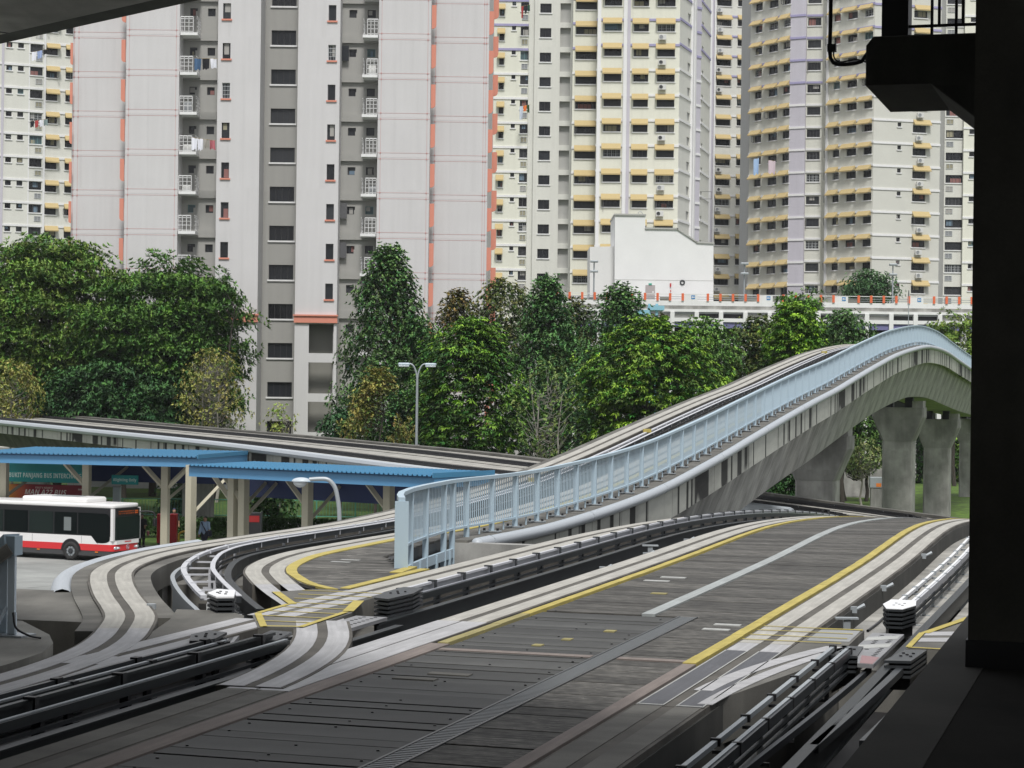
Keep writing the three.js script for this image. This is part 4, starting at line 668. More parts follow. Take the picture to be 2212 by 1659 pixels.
// --- cream block on the right, bent plan
{
  const z = v => 1659 + v / 3, zy = v => v / 3, ref = 383, H = 2.8, y0 = 12, y1 = 62, vis = { vis0: 16, vis1: 58 };
  const o = atDepth(1850, 500, 256), b = thing('apartment_block', 'cream apartment block at the right with a lilac pilaster and a blank end wall', 'apartment block', V(o.x, 0, o.z));
  const f1 = facade(z(-125), ref, 268.8, z(134), ref, 262.6), f2 = facade(z(134), ref, 262.6, z(235), ref, 261.6), f3 = facade(z(235), ref, 263.6, z(345), ref, 263.2), f4 = facade(z(345), ref, 263.2, z(372), ref, 261.2), f5 = facade(z(372), ref, 261.2, z(681), ref, 254.8), f6 = facade(z(681), ref, 254.8, z(1112), ref, 257), f7 = facade(z(1112), ref, 257, z(1142), ref, 263), f8 = facade(z(1142), ref, 263, z(1265), ref, 263), f9 = facade(z(1265), ref, 262.4, z(1500), ref, 262.4);
  wallWithOpenings(b, f1, [{ w: [z(-92), z(-48)], top: zy(1163), h: 0.9, awn: [z(-114), z(-45)], awnUp: 0.72 }, { w: [z(-3), z(54)], top: zy(1152), h: 0.9, awn: [z(-24), z(56)], awnUp: 0.72 }, { w: [z(90), z(134)], top: zy(1140), h: 0.9, awn: [z(72), z(134)], awnUp: 0.72 }], { H, ref, y0, y1, m: wallM.creamShade, seed: 21, ...vis, course: { y: f1.y(z(20), zy(1124)), blue: 46.5 } });
  wallWithOpenings(b, f2, [], { H, ref, y0, y1, m: wallM.lilac, course: { y: f2.y(z(190), zy(1118)), blue: 46.5 } });
  wallWithOpenings(b, f3, [{ w: [z(248), z(333)], top: zy(1127), h: 1.0, mul: 4 }], { H, ref, y0, y1, m: wallM.creamShade, seed: 22, ...vis, course: { y: f3.y(z(290), zy(1113)), blue: 46.5 } });
  wallWithOpenings(b, f4, [{ w: [z(356), z(368)], top: zy(1122), h: 0.95, mul: 1, sill: false }], { H, ref, y0, y1, m: wallM.creamShade, seed: 23, ...vis });
  wallWithOpenings(b, f5, [{ w: [z(417), z(459)], top: zy(1120), h: 0.85, awn: [z(389), z(456)], awnUp: 0.72 }, { w: [z(506), z(569)], top: zy(1112), h: 0.85, awn: [z(478), z(568)], awnUp: 0.72, mul: 3 }, { w: [z(616), z(670)], top: zy(1104), h: 0.85, awn: [z(588), z(670)], awnUp: 0.72, mul: 3 }], { H, ref, y0, y1, m: wallM.creamShade, seed: 24, ...vis, course: { y: f5.y(z(550), zy(1080)), blue: 46.5 } });
  pilaster(b, f5, z(374), z(388), ref, y0, y1, 0.14, wallM.white);
  wallWithOpenings(b, f6, [{ w: [z(836), z(860)], top: zy(1092), h: 0.5, mul: 1 }, { w: [z(935), z(1020)], top: zy(1112), h: 0.85, awn: [z(936), z(1045)], awnUp: 0.72, mul: 3, ac: [5, 4, 3, 2, 1, 0, -2, -3, -4, -5], acx: z(975) }], { H, ref, y0, y1, m: wallM.creamSoft, seed: 25, ...vis, course: { y: f6.y(z(890), zy(1080)), blue: 46.5 } });
  wallWithOpenings(b, f7, [], { H, ref, y0, y1, m: wallM.grey });
  wallWithOpenings(b, f8, [{ w: [z(1150), z(1264)], top: zy(1134), h: 1.0, box: [z(1152), z(1198)], mul: 5 }], { H, ref, y0, y1, m: wallM.creamGrey, seed: 27, ...vis });
  wallWithOpenings(b, f9, [{ w: [z(1302), z(1345)], top: zy(1128), h: 0.6, mul: 2 }], { H, ref, y0, y1, m: wallM.cream, seed: 28, ...vis, course: { y: f9.y(z(1300), zy(1120)) } });
  coreOf(b, [f1, f2, f3, f4, f5, f6, f7, f8, f9], 0, y1, wallM.grey, 10);
}
// --- pink-grey tower
{
  const dC = 163.6, H = 3.1, ref = 500, y1 = 52, o = V(X(610, 500, dC), 0, -dC), b = thing('apartment_tower', 'pinkish grey apartment tower with orange fins, balconies and a taupe stair core', 'apartment tower', o);
  const x = (px, d = dC) => X(px, ref, d), W = (g, name, m) => g.build(name, m, b);
  const fAt = (px0, px1, d) => facade(px0, ref, d, px1, ref, d);
  const r = rng(31);
  // front columns with narrow windows
  const dD = dC + 3.0, dR = dC + 2.0, dH = dC + 1.5;
  const sillO = { sillM: wallM.orange, mul: 1 };
  const fCl = fAt(465.7, 558, dC), fE = fAt(639, 729.7, dC);
  const colC = { w: [476, 493], top: 436.7, h: 1.22, ...sillO }, colE = { w: [704, 720.7], top: 440.7, h: 1.22, ...sillO };
  const yBand = Y(690, 697, dC);
  for (const [f, c, s] of [[fCl, colC, 41], [fE, colE, 42]]) {
    wallWithOpenings(b, f, [c], { H, ref, y0: yBand, y1, m: wallM.pinkGrey, seed: s, vis0: yBand, vis1: 48 });
    gb().fbox(f, -0.06, f.len + 0.06, yBand - 0.02, yBand + 0.5, 0.002, 0.16).fbox(f, -0.12, f.len + 0.12, yBand + 0.5, yBand + 0.62, 0.002, 0.26).build('orange_band', wallM.orange, b);
    for (const a of [0, f.len]) gb().fbox(f, a - (a ? 0.3 : 0), a + (a ? 0 : 0.3), yBand, y1, -3.2, -0.322).build('side_wall', wallM.pinkGrey, b);
  }
  // lower part of the left column: windows go on down; the right one has large dark openings
  wallWithOpenings(b, fCl, [{ ...colC }], { H, ref, y0: 0, y1: yBand - 0.03, m: wallM.pinkGrey, seed: 43 });
  {
    const f = fE, g = gb(), a0 = f.a(666, 800), a1 = f.a(720, 800); g.fbox(f, 0, a0, 0, yBand - 0.03, -0.32, 0).fbox(f, a1, f.len, 0, yBand - 0.03, -0.32, 0);
    let top = yBand - 0.05; const ops = [[700, 763], [783, 850], [868, 934]].map(([p, q]) => [Y(690, p, dC), Y(690, q, dC)]);
    for (const [t, u] of ops) { g.fbox(f, a0, a1, t, top, -0.32, 0); top = u; } g.fbox(f, a0, a1, 0, top, -0.32, 0); g.build('wall', wallM.pinkGrey, b);
    for (const [t, u] of ops) gb().fbox(f, a0 - 0.4, a1 + 0.4, u - 0.1, t + 0.1, -1.6, -1.5).build('recess_back', wallM.taupeDark, b);
    for (const a of [0, f.len]) gb().fbox(f, a - (a ? 0.3 : 0), a + (a ? 0 : 0.3), 0, yBand - 0.03, -3.2, -0.322).build('side_wall', wallM.pinkGrey, b);
    gb().fbox(fCl, fCl.len - 0.3, fCl.len, 0, yBand - 0.03, -3.2, -0.322).build('side_wall', wallM.pinkGrey, b);
  }
  // taupe stair core with wide dark windows
  const fD = fAt(556, 643, dD);
  wallWithOpenings(b, fD, [{ w: [581.5, 634.5], top: 487.7, h: 1.18, mul: 4, plain: true, grille: false, sillM: wallM.white }], { H, ref, y0: 0, y1, m: wallM.taupe, seed: 44, vis0: 2, vis1: 50 });
  // recesses with small windows, ledges, doors and balconies
  const balc = (side, f, px0, px1, yTopPx, n0) => {
    const a0 = f.a(px0, ref), a1 = f.a(px1, ref), y00 = Y((px0 + px1) / 2, yTopPx, dC);
    for (let k = -5; k < 9; k++) {
      const y = y00 + k * H, yb = y - 1.22; if (y < 6 || yb > 47) continue;
      const dep = [-2.0, 0.06], bal = gb().fbox(f, a0 - (side < 0 ? 0 : 0.35), a1 + (side < 0 ? 0.35 : 0), yb - 0.22, yb, dep[0] + 0.02, dep[1]).build('balcony', wallM.white, b);
      const g = gb(), rail = (yy, w) => { g.fbox(f, a0, a1, yy - w, yy + w, 0, 0.035); const ax = side < 0 ? a1 + 0.28 : a0 - 0.3; g.fbox(f, ax, ax + 0.03, yy - w, yy + w, -1.9, 0.03); };
      rail(y, 0.035); rail(y - 0.16, 0.02); rail(y - 0.75, 0.02); rail(yb + 0.08, 0.02); rail(y - 0.45, 0.015);
      for (const a of [a0, a0 + (a1 - a0) * 0.33, a0 + (a1 - a0) * 0.66, a1]) g.fbox(f, a - 0.02, a + 0.02, yb, y, 0, 0.035);
      const ax = side < 0 ? a1 + 0.28 : a0 - 0.3; for (const n of [-0.6, -1.2, -1.8]) g.fbox(f, ax, ax + 0.03, yb, y, n, n + 0.03);
      g.build('balcony_rail', wallM.white, bal);
      if (r() < 0.75) { const ac = gb(), q = a0 + (a1 - a0) * (0.35 + 0.3 * r()); ac.fbox(f, q - 0.3, q + 0.3, yb + 0.01, yb + 0.55 + 0.3 * r(), -0.9, -0.6); ac.build('air_conditioner', r() < 0.6 ? acM : acGrey, bal); }
    }
  };
  const fRl = fAt(382, 466.5, dR), fRr = fAt(729, 813.5, dR);
  wallWithOpenings(b, fRl, [{ w: [405, 421.5], top: 442, h: 0.62, mul: 1 , sill: false }, { w: [443.5, 460], top: 443, h: 0.62, mul: 1, sill: false }], { H, ref, y0: 0, y1, m: wallM.taupe, seed: 45, vis0: 5, vis1: 48 });
  wallWithOpenings(b, fRr, [{ w: [749, 766], top: 446, h: 0.62, mul: 1, sill: false }, { w: [788.5, 806], top: 446, h: 0.62, mul: 1, sill: false }], { H, ref, y0: 0, y1, m: wallM.taupe, seed: 46, vis0: 5, vis1: 48 });
  for (const [f, py] of [[fRl, 514], [fRr, 515]]) for (let k = -5; k < 9; k++) { const y = Y(600, py, dR) + k * H; if (y < 3 || y > 50) continue; gb().fbox(f, 0.02, f.len - 0.02, y - 0.05, y + 0.55, 0.002, 0.22).build('floor_ledge', wallM.taupe, b); gb().fbox(f, f.len * 0.42, f.len * 0.47, y + 0.56, y + 2.3, 0.002, 0.05).build('downpipe', wallM.taupe, b); }
  // casement shutters standing open beside the right column
  for (let k = -4; k < 8; k++) if (r() < 0.55) { const y = Y(735, 441, dR) + k * H; if (y > 6 && y < 47) gb().fbox(fRr, 0.2, 0.75, y - 1.15, y + 0.05, 0.3, 0.34).build('open_casement', r() < 0.5 ? frameM[1] : glassM[1], b); }
  balc(-1, fAt(382, 466, dC + 0.15), 384.5, 412, 465, 0); balc(1, fAt(729, 813.5, dC + 0.15), 788, 811.5, 470.5, 0);
  // plain slabs with red jointing
  const slab = (px0, px1, d, yl, lx) => {
    const f = fAt(px0, px1, d), g = gb().fbox(f, 0, f.len, 0, y1, -9, 0); g.build('slab_wall', wallM.pinkGrey, b);
    const l = gb(), kn = gb(); for (const q of lx) { const a = f.a(q, ref); l.fbox(f, a - 0.011, a + 0.011, 0, y1, 0.001, 0.008); }
    for (let k = -5; k < 9; k++) for (const p of yl) { const y = Y((px0 + px1) / 2, p, d) + k * H; if (y < 2 || y > 50) continue; l.fbox(f, 0, f.len, y - 0.012, y + 0.012, 0.0015, 0.009); for (const q of lx) { const a = f.a(q, ref); kn.fbox(f, a - 0.05, a + 0.05, y - 0.05, y + 0.05, 0.002, 0.03); } }
    l.build('painted_joint', wallM.redLine, b); kn.build('joint_stud', wallM.redLine, b);
    for (let k = -5; k < 9; k++) { const y = Y((px0 + px1) / 2, (yl[0] + yl[1]) / 2, d) + k * H; if (y > 2 && y < 50) gb().fbox(f, 0.0, f.len, y - 0.12, y + 0.12, 0.001, 0.006).build('floor_band', M(L(0.60, 0.578, 0.583), 0.9), b); }
  };
  slab(268, 382.7, dC, [494.2, 507.2], [274.5, 376]); slab(813, 925.7, dC, [502.6, 515.6], [819.5, 919.5]);
  slab(152.5, 270, dH, [495.5, 508], [156, 165.5]); slab(924, 1051.5, dH, [506.5, 519.3], [936.5, 1041, 1046]);
  // orange sun-shade fins
  const finGeo = (w, h, dep, fl) => cached(`fin${w.toFixed(2)}${fl}`, () => { const s = new THREE.Shape(); const c = w * 0.95; if (fl > 0) { s.moveTo(0, 0); s.lineTo(w, 0); s.lineTo(w, -h + c); s.quadraticCurveTo(w, -h, 0.02, -h); s.lineTo(0, -h); } else { s.moveTo(0, 0); s.lineTo(-w, 0); s.lineTo(-w, -h + c); s.quadraticCurveTo(-w, -h, -0.02, -h); s.lineTo(0, -h); } return new THREE.ExtrudeGeometry(s, { depth: dep, bevelEnabled: false, curveSegments: 8 }); });
  const fin = (px, d, pyTop, w, h, fl, dep = 0.12) => { for (let k = -5; k < 9; k++) { const y = Y(px, pyTop, d) + k * H; if (y < 3 || y - h > 49) continue; mesh('sunshade_fin', finGeo(w, h, dep, fl), wallM.orange, b, V(x(px, d), y, -d).sub(o)); } };
  fin(927.3, dC + 0.4, 440, 0.36, 1.85, 1); fin(267, dC + 0.4, 429, 0.33, 1.75, -1); fin(153.5, dC + 0.9, 435, 0.2, 1.7, -1);
  fin(1051.6, dH + 0.3, 450, 0.36, 1.75, 1); fin(1060.5, dH + 4, 412, 0.42, 1.7, 1);
  gb().fbox(facade(1051.5, ref, dH + 0.1, 1062, ref, dH + 9), 0, 9.1, 0, y1, -0.3, 0).build('end_wall', wallM.pinkGrey, b);
  gb().prism([[x(152.5), -dC - 4], [x(1050), -dC - 4], [x(1050), -dC - 16], [x(152.5), -dC - 16]], 0, y1).build('inner_walls', wallM.grey, b);
}
// --- multi-storey car park with its white stair block
const dP = 200;
{
  const o = V(X(1650, 680, dP), 0, -dP), b = thing('car_park', 'white multi storey car park with lilac spandrels and orange parapet posts behind the trees', 'car park', o);
  const f = facade(1165, 660, dP, 2240, 660, dP), yy = p => Y(1650, p, dP);
  const yr = yy(662);
  gb().fbox(f, 0, f.len, yr - 0.35, yr, -28, 0).build('roof_deck', mat.concrete, b);
  // parapet: solid panels and open rails between orange posts
  const posts = gb(); let k = 0; const rr = rng(4);
  gb().fbox(f, 0, f.len, yr + 0.001, yr + 0.45, -0.2, -0.05).fbox(f, 0, f.len, yr + 1.04, yr + 1.1, -0.2, -0.05).build('parapet_kerb', wallM.white, b);
  gb().fbox(f, 0, f.len, yr + 0.6, yr + 0.65, -0.16, -0.1).fbox(f, 0, f.len, yr + 0.8, yr + 0.85, -0.16, -0.1).build('guard_rail', mat.galv, b);
  for (let px = 1176; px < 2210; px += 27.15) {
    const a = f.a(px, 655); k++;
    if (k % 6 === 1) gb().fbox(f, a - 1.1, a + 0.2, yr + 0.451, yr + 1.1, -0.18, -0.06).build('parapet_panel', wallM.white, b);
    if (k % 6 === 1) { const s = gb().fbox(f, a - 0.38, a - 0.02, yr + 0.62, yr + 0.98, -0.059, -0.04).build('direction_sign', M(L(0.05, 0.22, 0.5), 0.5), b); const ar = gb(), c = a - 0.2, cy = yr + 0.8, P = (u, v) => V(f.o.x + f.ex.x * (c + u), cy + v, f.o.z + f.ex.z * (c + u) - 0.03 + 0); ar.tri(P(-0.16, 0), P(-0.02, -0.11), P(-0.02, 0.11)).quad(P(-0.03, -0.04), P(0.15, -0.04), P(0.15, 0.04), P(-0.03, 0.04)); ar.build('arrow', wallM.white, s); }
    else gb().fbox(f, a - 0.115, a + 0.115, yr + 0.46, yr + 1.16, -0.04, 0.06).build('parapet_post', M(L(0.72, 0.15, 0.06), 0.75), b);
    if (k % 5 === 0) gb().fbox(f, a + 0.3, a + 1.2, yr + 0.46, yr + 0.8, -1.2, -0.8).build('parapet_panel', M(L(0.16, 0.15, 0.12), 0.9), b);
  }
  // frame: columns, spandrels, lower level
  const yA = yy(679), yB = yy(690), yC = yy(710), yD = yy(742);
  gb().fbox(f, 0, f.len, yr - 0.6, yr - 0.351, -0.3, 0.2).fbox(f, 0, f.len, yB - 0.3, yB + 0.05, -0.3, 0.2).build('edge_beam', wallM.white, b);
  gb().fbox(f, 0, f.len, yD - 0.4, yD, -26, 0.1).fbox(f, 0, f.len, yB - 0.6, yB - 0.301, -26, -0.31).build('floor_deck', wallM.white, b);
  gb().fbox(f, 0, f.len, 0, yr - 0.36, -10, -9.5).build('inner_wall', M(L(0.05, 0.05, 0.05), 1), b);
  const bay = 52.5; for (let px = 1242; px < 2240; px += bay) {
    const a = f.a(px, 690), a1 = f.a(px + bay, 690);
    gb().fbox(f, a - 0.2, a + 0.2, 0, yr - 0.61, -0.4, 0.3).build('column', wallM.white, b);
    gb().fbox(f, a + 0.22, a1 - 0.22, yA - 0.02, yr - 0.61, -0.1, 0.05).build('spandrel_panel', M(L(0.42, 0.41, 0.47), 0.9), b);
    gb().fbox(f, a + 0.22, a1 - 0.22, yB + 0.051, yA - 0.021, -0.24, -0.16).build('vent_louvre', (Math.round(px) % 2) ? mat.black : wallM.grey, b);
    gb().fbox(f, a + 0.22, a1 - 0.22, yC, yB - 0.301, -0.1, 0.05).build('spandrel_panel', M(L(0.17, 0.165, 0.33), 0.9), b);
    gb().fbox(f, a + 0.22, a1 - 0.22, yy(736), yy(734), -0.1, 0.0).build('guard_rail', wallM.white, b);
  }
  // stair block on the roof
  const s = V(X(1435, 550, dP + 4), yr, -dP - 4), sb = thing('stair_block', 'blank white stair block with a stepped roofline standing on the car park roof', 'stair block', s);
  const q = (px, py) => { const p = atDepth(px, py, dP + 3); return [p.x - s.x, p.y - s.y]; };
  const ext = (pts, dep, z) => { const g = new THREE.ExtrudeGeometry(new THREE.Shape(pts.map(p => new THREE.Vector2(...p))), { depth: dep, bevelEnabled: false }); g.translate(0, 0, z); return g; };
  const zw = M(L(0.86, 0.86, 0.86), 0.8, { map: tFine }), main = [[1327.5, 655], [1541, 655], [1541, 527], [1505, 525], [1464, 496], [1394, 495], [1394, 466], [1328.5, 465]].map(p => q(...p));
  mesh('wall', ext(main, 9, -8), zw, sb); mesh('side_wall', ext([[1275.5, 640], [1327, 640], [1328, 530], [1275.5, 531]].map(p => q(...p)), 7, -7.5), M(L(0.78, 0.78, 0.77), 0.8, { map: tFine }), sb);
  const cop = gb(), cp = (p0, p1) => { const a = q(...p0), c = q(...p1), t = 0.16; cop.hexa([V(a[0] - 0.08, a[1], 1.12), V(c[0] + 0.08, c[1], 1.12), V(c[0] + 0.08, c[1], -8.1), V(a[0] - 0.08, a[1], -8.1), V(a[0] - 0.08, a[1] + t, 1.12), V(c[0] + 0.08, c[1] + t, 1.12), V(c[0] + 0.08, c[1] + t, -8.1), V(a[0] - 0.08, a[1] + t, -8.1)]); };
  cp([1328.5, 465], [1394, 466]); cp([1395, 495], [1463, 496]); cp([1464.5, 496], [1504, 524.5]); cp([1505.5, 525], [1541, 527]); mesh('coping', cop.geo(), wallM.grey, sb);
  const dr = (px0, px1, py0, py1, n, m, par, z0 = 1.0, z1 = 1.05) => { const a = q(px0, py1), c = q(px1, py0); return mesh(n, gb().box(a[0], c[0], a[1], c[1], z0, z1).geo(), m, par); };
  const door = dr(1394, 1415, 616, 645, 'door', M(L(0.4, 0.36, 0.36), 0.7), sb); dr(1409, 1412, 629, 633, 'door_sign', wallM.white, door, 1.051, 1.06); dr(1401, 1408, 612, 615.6, 'exit_sign', M(L(0.05, 0.35, 0.25), 0.5), sb, 1.0, 1.1);
  dr(1447, 1450, 612, 620, 'fire_alarm', M(L(0.5, 0.03, 0.03), 0.5), sb, 1.0, 1.1); dr(1448, 1449.5, 626, 631, 'fire_alarm', M(L(0.5, 0.03, 0.03), 0.5), sb, 1.0, 1.1);
  { const a = q(1474, 610); const lm = mesh('wall_lamp', new THREE.TorusGeometry(0.2, 0.06, 8, 20), mat.steel, sb, V(a[0], a[1], 1.05)); }
  const jl = q(1328, 604), jr = q(1540, 607); mesh('wall_joint', gb().box(jl[0], jr[0], jl[1] - 0.02, jl[1] + 0.02, 1.0, 1.012).geo(), wallM.grey, sb);
  const br = q(1385, 461); mesh('roof_hook', smoothTube([V(br[0] - 0.25, br[1] - 0.35, 0.2), V(br[0] - 0.2, br[1] + 0.2, 0.2), V(br[0] + 0.1, br[1] + 0.2, 0.2), V(br[0] + 0.25, br[1] - 0.35, 0.2)], 0.03, 12, 5), mat.galv, sb);
  // roof lamps
  for (const [px, py, base, lab] of [[1282.5, 565, 645, 'left of the white stair block'], [1607, 570, 648, 'right of the white stair block'], [1928, 572, 648, 'beside the round rooftop tree']]) {
    const p = atDepth(px, base, dP + 1.5), L1 = thing('roof_lamp', 'twin head lamp post on the car park roof, ' + lab, 'lamp post', V(p.x, yr, p.z), 'lamp posts on the car park roof'), h = Y(px, py, dP + 1.5) - yr;
    mesh('pole', gb().tube(V(0, 0, 0), V(0, h, 0), 0.09, 0.06, 8).geo(), mat.galv, L1);
    for (const k of [0, -0.95]) mesh('lamp_head', new RoundedBoxGeometry(0.75, 0.22, 0.5, 2, 0.06), mat.galv, L1, V(0.0, h + k, 0.15));
  }
}

// ---------------------------------------------------------------- trees
const BRK = 0; const barkM = M(L(0.12, 0.10, 0.08), 0.95, { map: tConc }), barkDark = M(L(0.05, 0.042, 0.035), 0.95), barkPale = M(L(0.3, 0.28, 0.25), 0.95);
const leafMat = new THREE.MeshPhysicalMaterial({ color: 0xffffff, vertexColors: true, roughness: 0.7, side: THREE.DoubleSide, specularIntensity: 0.4 });
// leaf kinds: length, width, droop, spray shape
const LEAF = {
  small: { l: 0.21, w: 0.1, n: 9, droop: 0.1, up: 0.35 },
  feather: { l: 0.36, w: 0.12, n: 9, droop: 0.25, up: 0.15 },
  long: { l: 0.33, w: 0.115, n: 8, droop: 1.0, up: 0.35 },
  fine: { l: 0.2, w: 0.085, n: 8, droop: 0.25, up: 0.2 },
};
function tree(name, label, o) {
  const { d, px, top, bot } = o, r = rng(o.seed), sc = 0.46292 * d / FPX;
  const c = atDepth(px, (top + bot) / 2, d), yt = Y(px, top, d), yb = Y(px, bot, d), h = yt - yb, rw = o.w * sc / 2, rd = Math.min(rw, o.deep || 4.5), base = V(c.x, 0, c.z);
  const t = thing(name, label, o.cat || 'tree', base, o.group);
  const K = LEAF[o.leaf || 'small'], ls = (o.ls || 1) * 0.9, P = [], C = [];
  const prof = o.form === 'cone' ? v => Math.min(1, 1.18 * (1 - v) ** 0.62 + 0.02) * Math.min(1, 0.8 + v * 1.6) : o.form === 'dome' ? v => Math.sqrt(Math.max(0, 1 - ((v - 0.32) / 0.68) ** 2)) * (v < 0.32 ? Math.sqrt(Math.max(0.12, 1 - ((0.32 - v) / 0.42) ** 2)) : 1) : o.form === 'umbrella' ? v => v > 0.55 ? Math.sqrt(Math.max(0, 1 - ((v - 0.55) / 0.47) ** 2)) : 0.82 + 0.3 * v : v => Math.sqrt(Math.max(0, 1 - (2 * v - 1) ** 2));
  const seedO = r() * 50;
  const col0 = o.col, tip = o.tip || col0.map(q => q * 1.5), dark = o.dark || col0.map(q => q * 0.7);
  const br = gb(), clumps = [];
  const N = Math.round(o.clumps * 1.9);
  for (let i = 0; i < N; i++) {
    const v = (i + r()) / N, az = r() * Math.PI * 2, lump = 0.82 + 0.4 * vnoise(az * 1.6 + seedO, v * 5 + seedO, 64), R = prof(v) * lump, k = o.fill ? Math.sqrt(r()) : Math.pow(r(), 0.36);
    const p = V(Math.cos(az) * R * rw * k, yb + h * v + (r() - 0.5) * h * 0.05, Math.sin(az) * R * rd * k * (rw > rd ? 1 : 1));
    if (o.tier) { const sh = 0.8 * vnoise(az * 1.3 + seedO, 3.3, 64) + 0.5 * vnoise(p.x * 0.25 + seedO, p.z * 0.25, 64), q = p.y / o.tier + sh; p.y = (Math.floor(q) + 0.5 - sh) * o.tier + (r() - 0.5) * o.tier * 0.75; }
    if (o.gap && vnoise(p.x * o.gap + seedO, p.y * o.gap, 64) < (o.thin ?? 0.34)) continue;
    clumps.push({ p, out: V(Math.cos(az) * R / rw, (v - 0.42) / (h * 0.5), Math.sin(az) * R / rd).normalize(), v, k });
  }
  const up = V(0, 1, 0), NN = [], fn = V(), soft = V();
  function leaf(p, dir, side, len, wid, droop, col) {
    const m = p.clone().addScaledVector(dir, len * 0.5), e = p.clone().addScaledVector(dir, len); m.y += len * 0.07; e.y -= len * droop * 0.45; m.y -= len * droop * 0.08;
    const a = m.clone().addScaledVector(side, wid / 2), b = m.clone().addScaledVector(side, -wid / 2); a.y -= wid * 0.12; b.y -= wid * 0.12;
    P.push(p.x, p.y, p.z, a.x, a.y, a.z, e.x, e.y, e.z, p.x, p.y, p.z, e.x, e.y, e.z, b.x, b.y, b.z);
    fn.crossVectors(side, dir).normalize(); if (fn.y < 0) fn.negate(); fn.multiplyScalar(0.55).addScaledVector(soft, 0.75).normalize(); for (let i = 0; i < 6; i++) NN.push(fn.x, fn.y, fn.z);
    for (let i = 0; i < 6; i++) C.push(col[0] * BR, col[1] * BR, col[2] * BR);
  }
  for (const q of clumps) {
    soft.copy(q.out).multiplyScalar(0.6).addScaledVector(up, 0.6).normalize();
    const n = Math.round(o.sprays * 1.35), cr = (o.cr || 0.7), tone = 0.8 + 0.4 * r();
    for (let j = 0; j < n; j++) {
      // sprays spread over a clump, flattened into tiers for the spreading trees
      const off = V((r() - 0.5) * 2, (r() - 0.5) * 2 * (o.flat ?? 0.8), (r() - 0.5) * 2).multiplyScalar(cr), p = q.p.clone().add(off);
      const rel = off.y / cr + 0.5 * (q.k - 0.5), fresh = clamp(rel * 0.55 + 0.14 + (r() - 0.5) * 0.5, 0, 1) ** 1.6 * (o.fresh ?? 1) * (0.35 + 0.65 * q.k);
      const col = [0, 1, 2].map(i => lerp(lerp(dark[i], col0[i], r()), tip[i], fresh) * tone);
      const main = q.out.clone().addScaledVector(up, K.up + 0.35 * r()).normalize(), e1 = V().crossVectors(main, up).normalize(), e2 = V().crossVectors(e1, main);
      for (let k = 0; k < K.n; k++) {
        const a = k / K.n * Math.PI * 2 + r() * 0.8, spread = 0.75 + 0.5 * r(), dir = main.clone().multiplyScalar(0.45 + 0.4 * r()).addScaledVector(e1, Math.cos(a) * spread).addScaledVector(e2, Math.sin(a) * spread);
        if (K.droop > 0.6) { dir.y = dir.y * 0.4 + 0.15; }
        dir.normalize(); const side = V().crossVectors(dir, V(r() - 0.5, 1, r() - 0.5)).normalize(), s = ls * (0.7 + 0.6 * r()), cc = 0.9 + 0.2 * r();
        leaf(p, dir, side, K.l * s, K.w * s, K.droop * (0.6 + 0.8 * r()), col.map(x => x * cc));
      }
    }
  }
  const g = new THREE.BufferGeometry(); g.setAttribute('position', new THREE.BufferAttribute(new Float32Array(P), 3)); g.setAttribute('color', new THREE.BufferAttribute(new Float32Array(C), 3)); g.setAttribute('normal', new THREE.BufferAttribute(new Float32Array(NN), 3));
  // trunk with bent tapering limbs
  const tr = gb(), tb = o.trunk || 0.22, stem = o.stems || 1, bm = o.bark || barkDark, lim = gb();
  for (let s = 0; s < stem; s++) {
    let p = V((s - (stem - 1) / 2) * (o.stemGap || 0.5), 0, 0), dir = V((r() - 0.5) * (o.lean ?? 0.1) * 2, 1, (r() - 0.5) * 0.1), rad = tb; const H = yb + h * (o.stemTop ?? 0.7), n = 7;
    for (let i = 0; i < n; i++) { const e = p.clone().addScaledVector(dir, H / n); e.x += (r() - 0.5) * 0.25; const r2 = tb * (1 - (i + 1) / n * 0.8); tr.tube(p, e, rad, r2, 7); p = e; rad = r2; }
    const cl = clumps.filter(() => r() < (o.limbs ?? 0.12));
    for (const q of cl) { const y0 = clamp(q.p.y - 0.35 * Math.hypot(q.p.x, q.p.z) - 0.6, yb * 0.5 + 0.3, H), a = V(dir.x * y0, y0, 0), m = a.clone().lerp(q.p, 0.5); m.y -= 0.25; m.x += (r() - 0.5) * 0.4; const rr = tb * (o.limbR ?? 0.28); lim.tube(a, m, rr, rr * 0.65, 5).tube(m, q.p, rr * 0.65, rr * 0.25, 5); }
  }
  mesh('trunk', tr.geo(), bm, t); if (lim.p.length) mesh('branches', lim.geo(), bm, t);
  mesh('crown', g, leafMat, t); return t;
}
const BR = 2.3; const G = { dark: [0.030, 0.068, 0.016], mid: [0.042, 0.092, 0.018], lime: [0.11, 0.19, 0.02], blueG: [0.04, 0.078, 0.026], olive: [0.12, 0.13, 0.035], yel: [0.2, 0.19, 0.06], red: [0.16, 0.075, 0.025], rust: [0.1, 0.07, 0.02] };
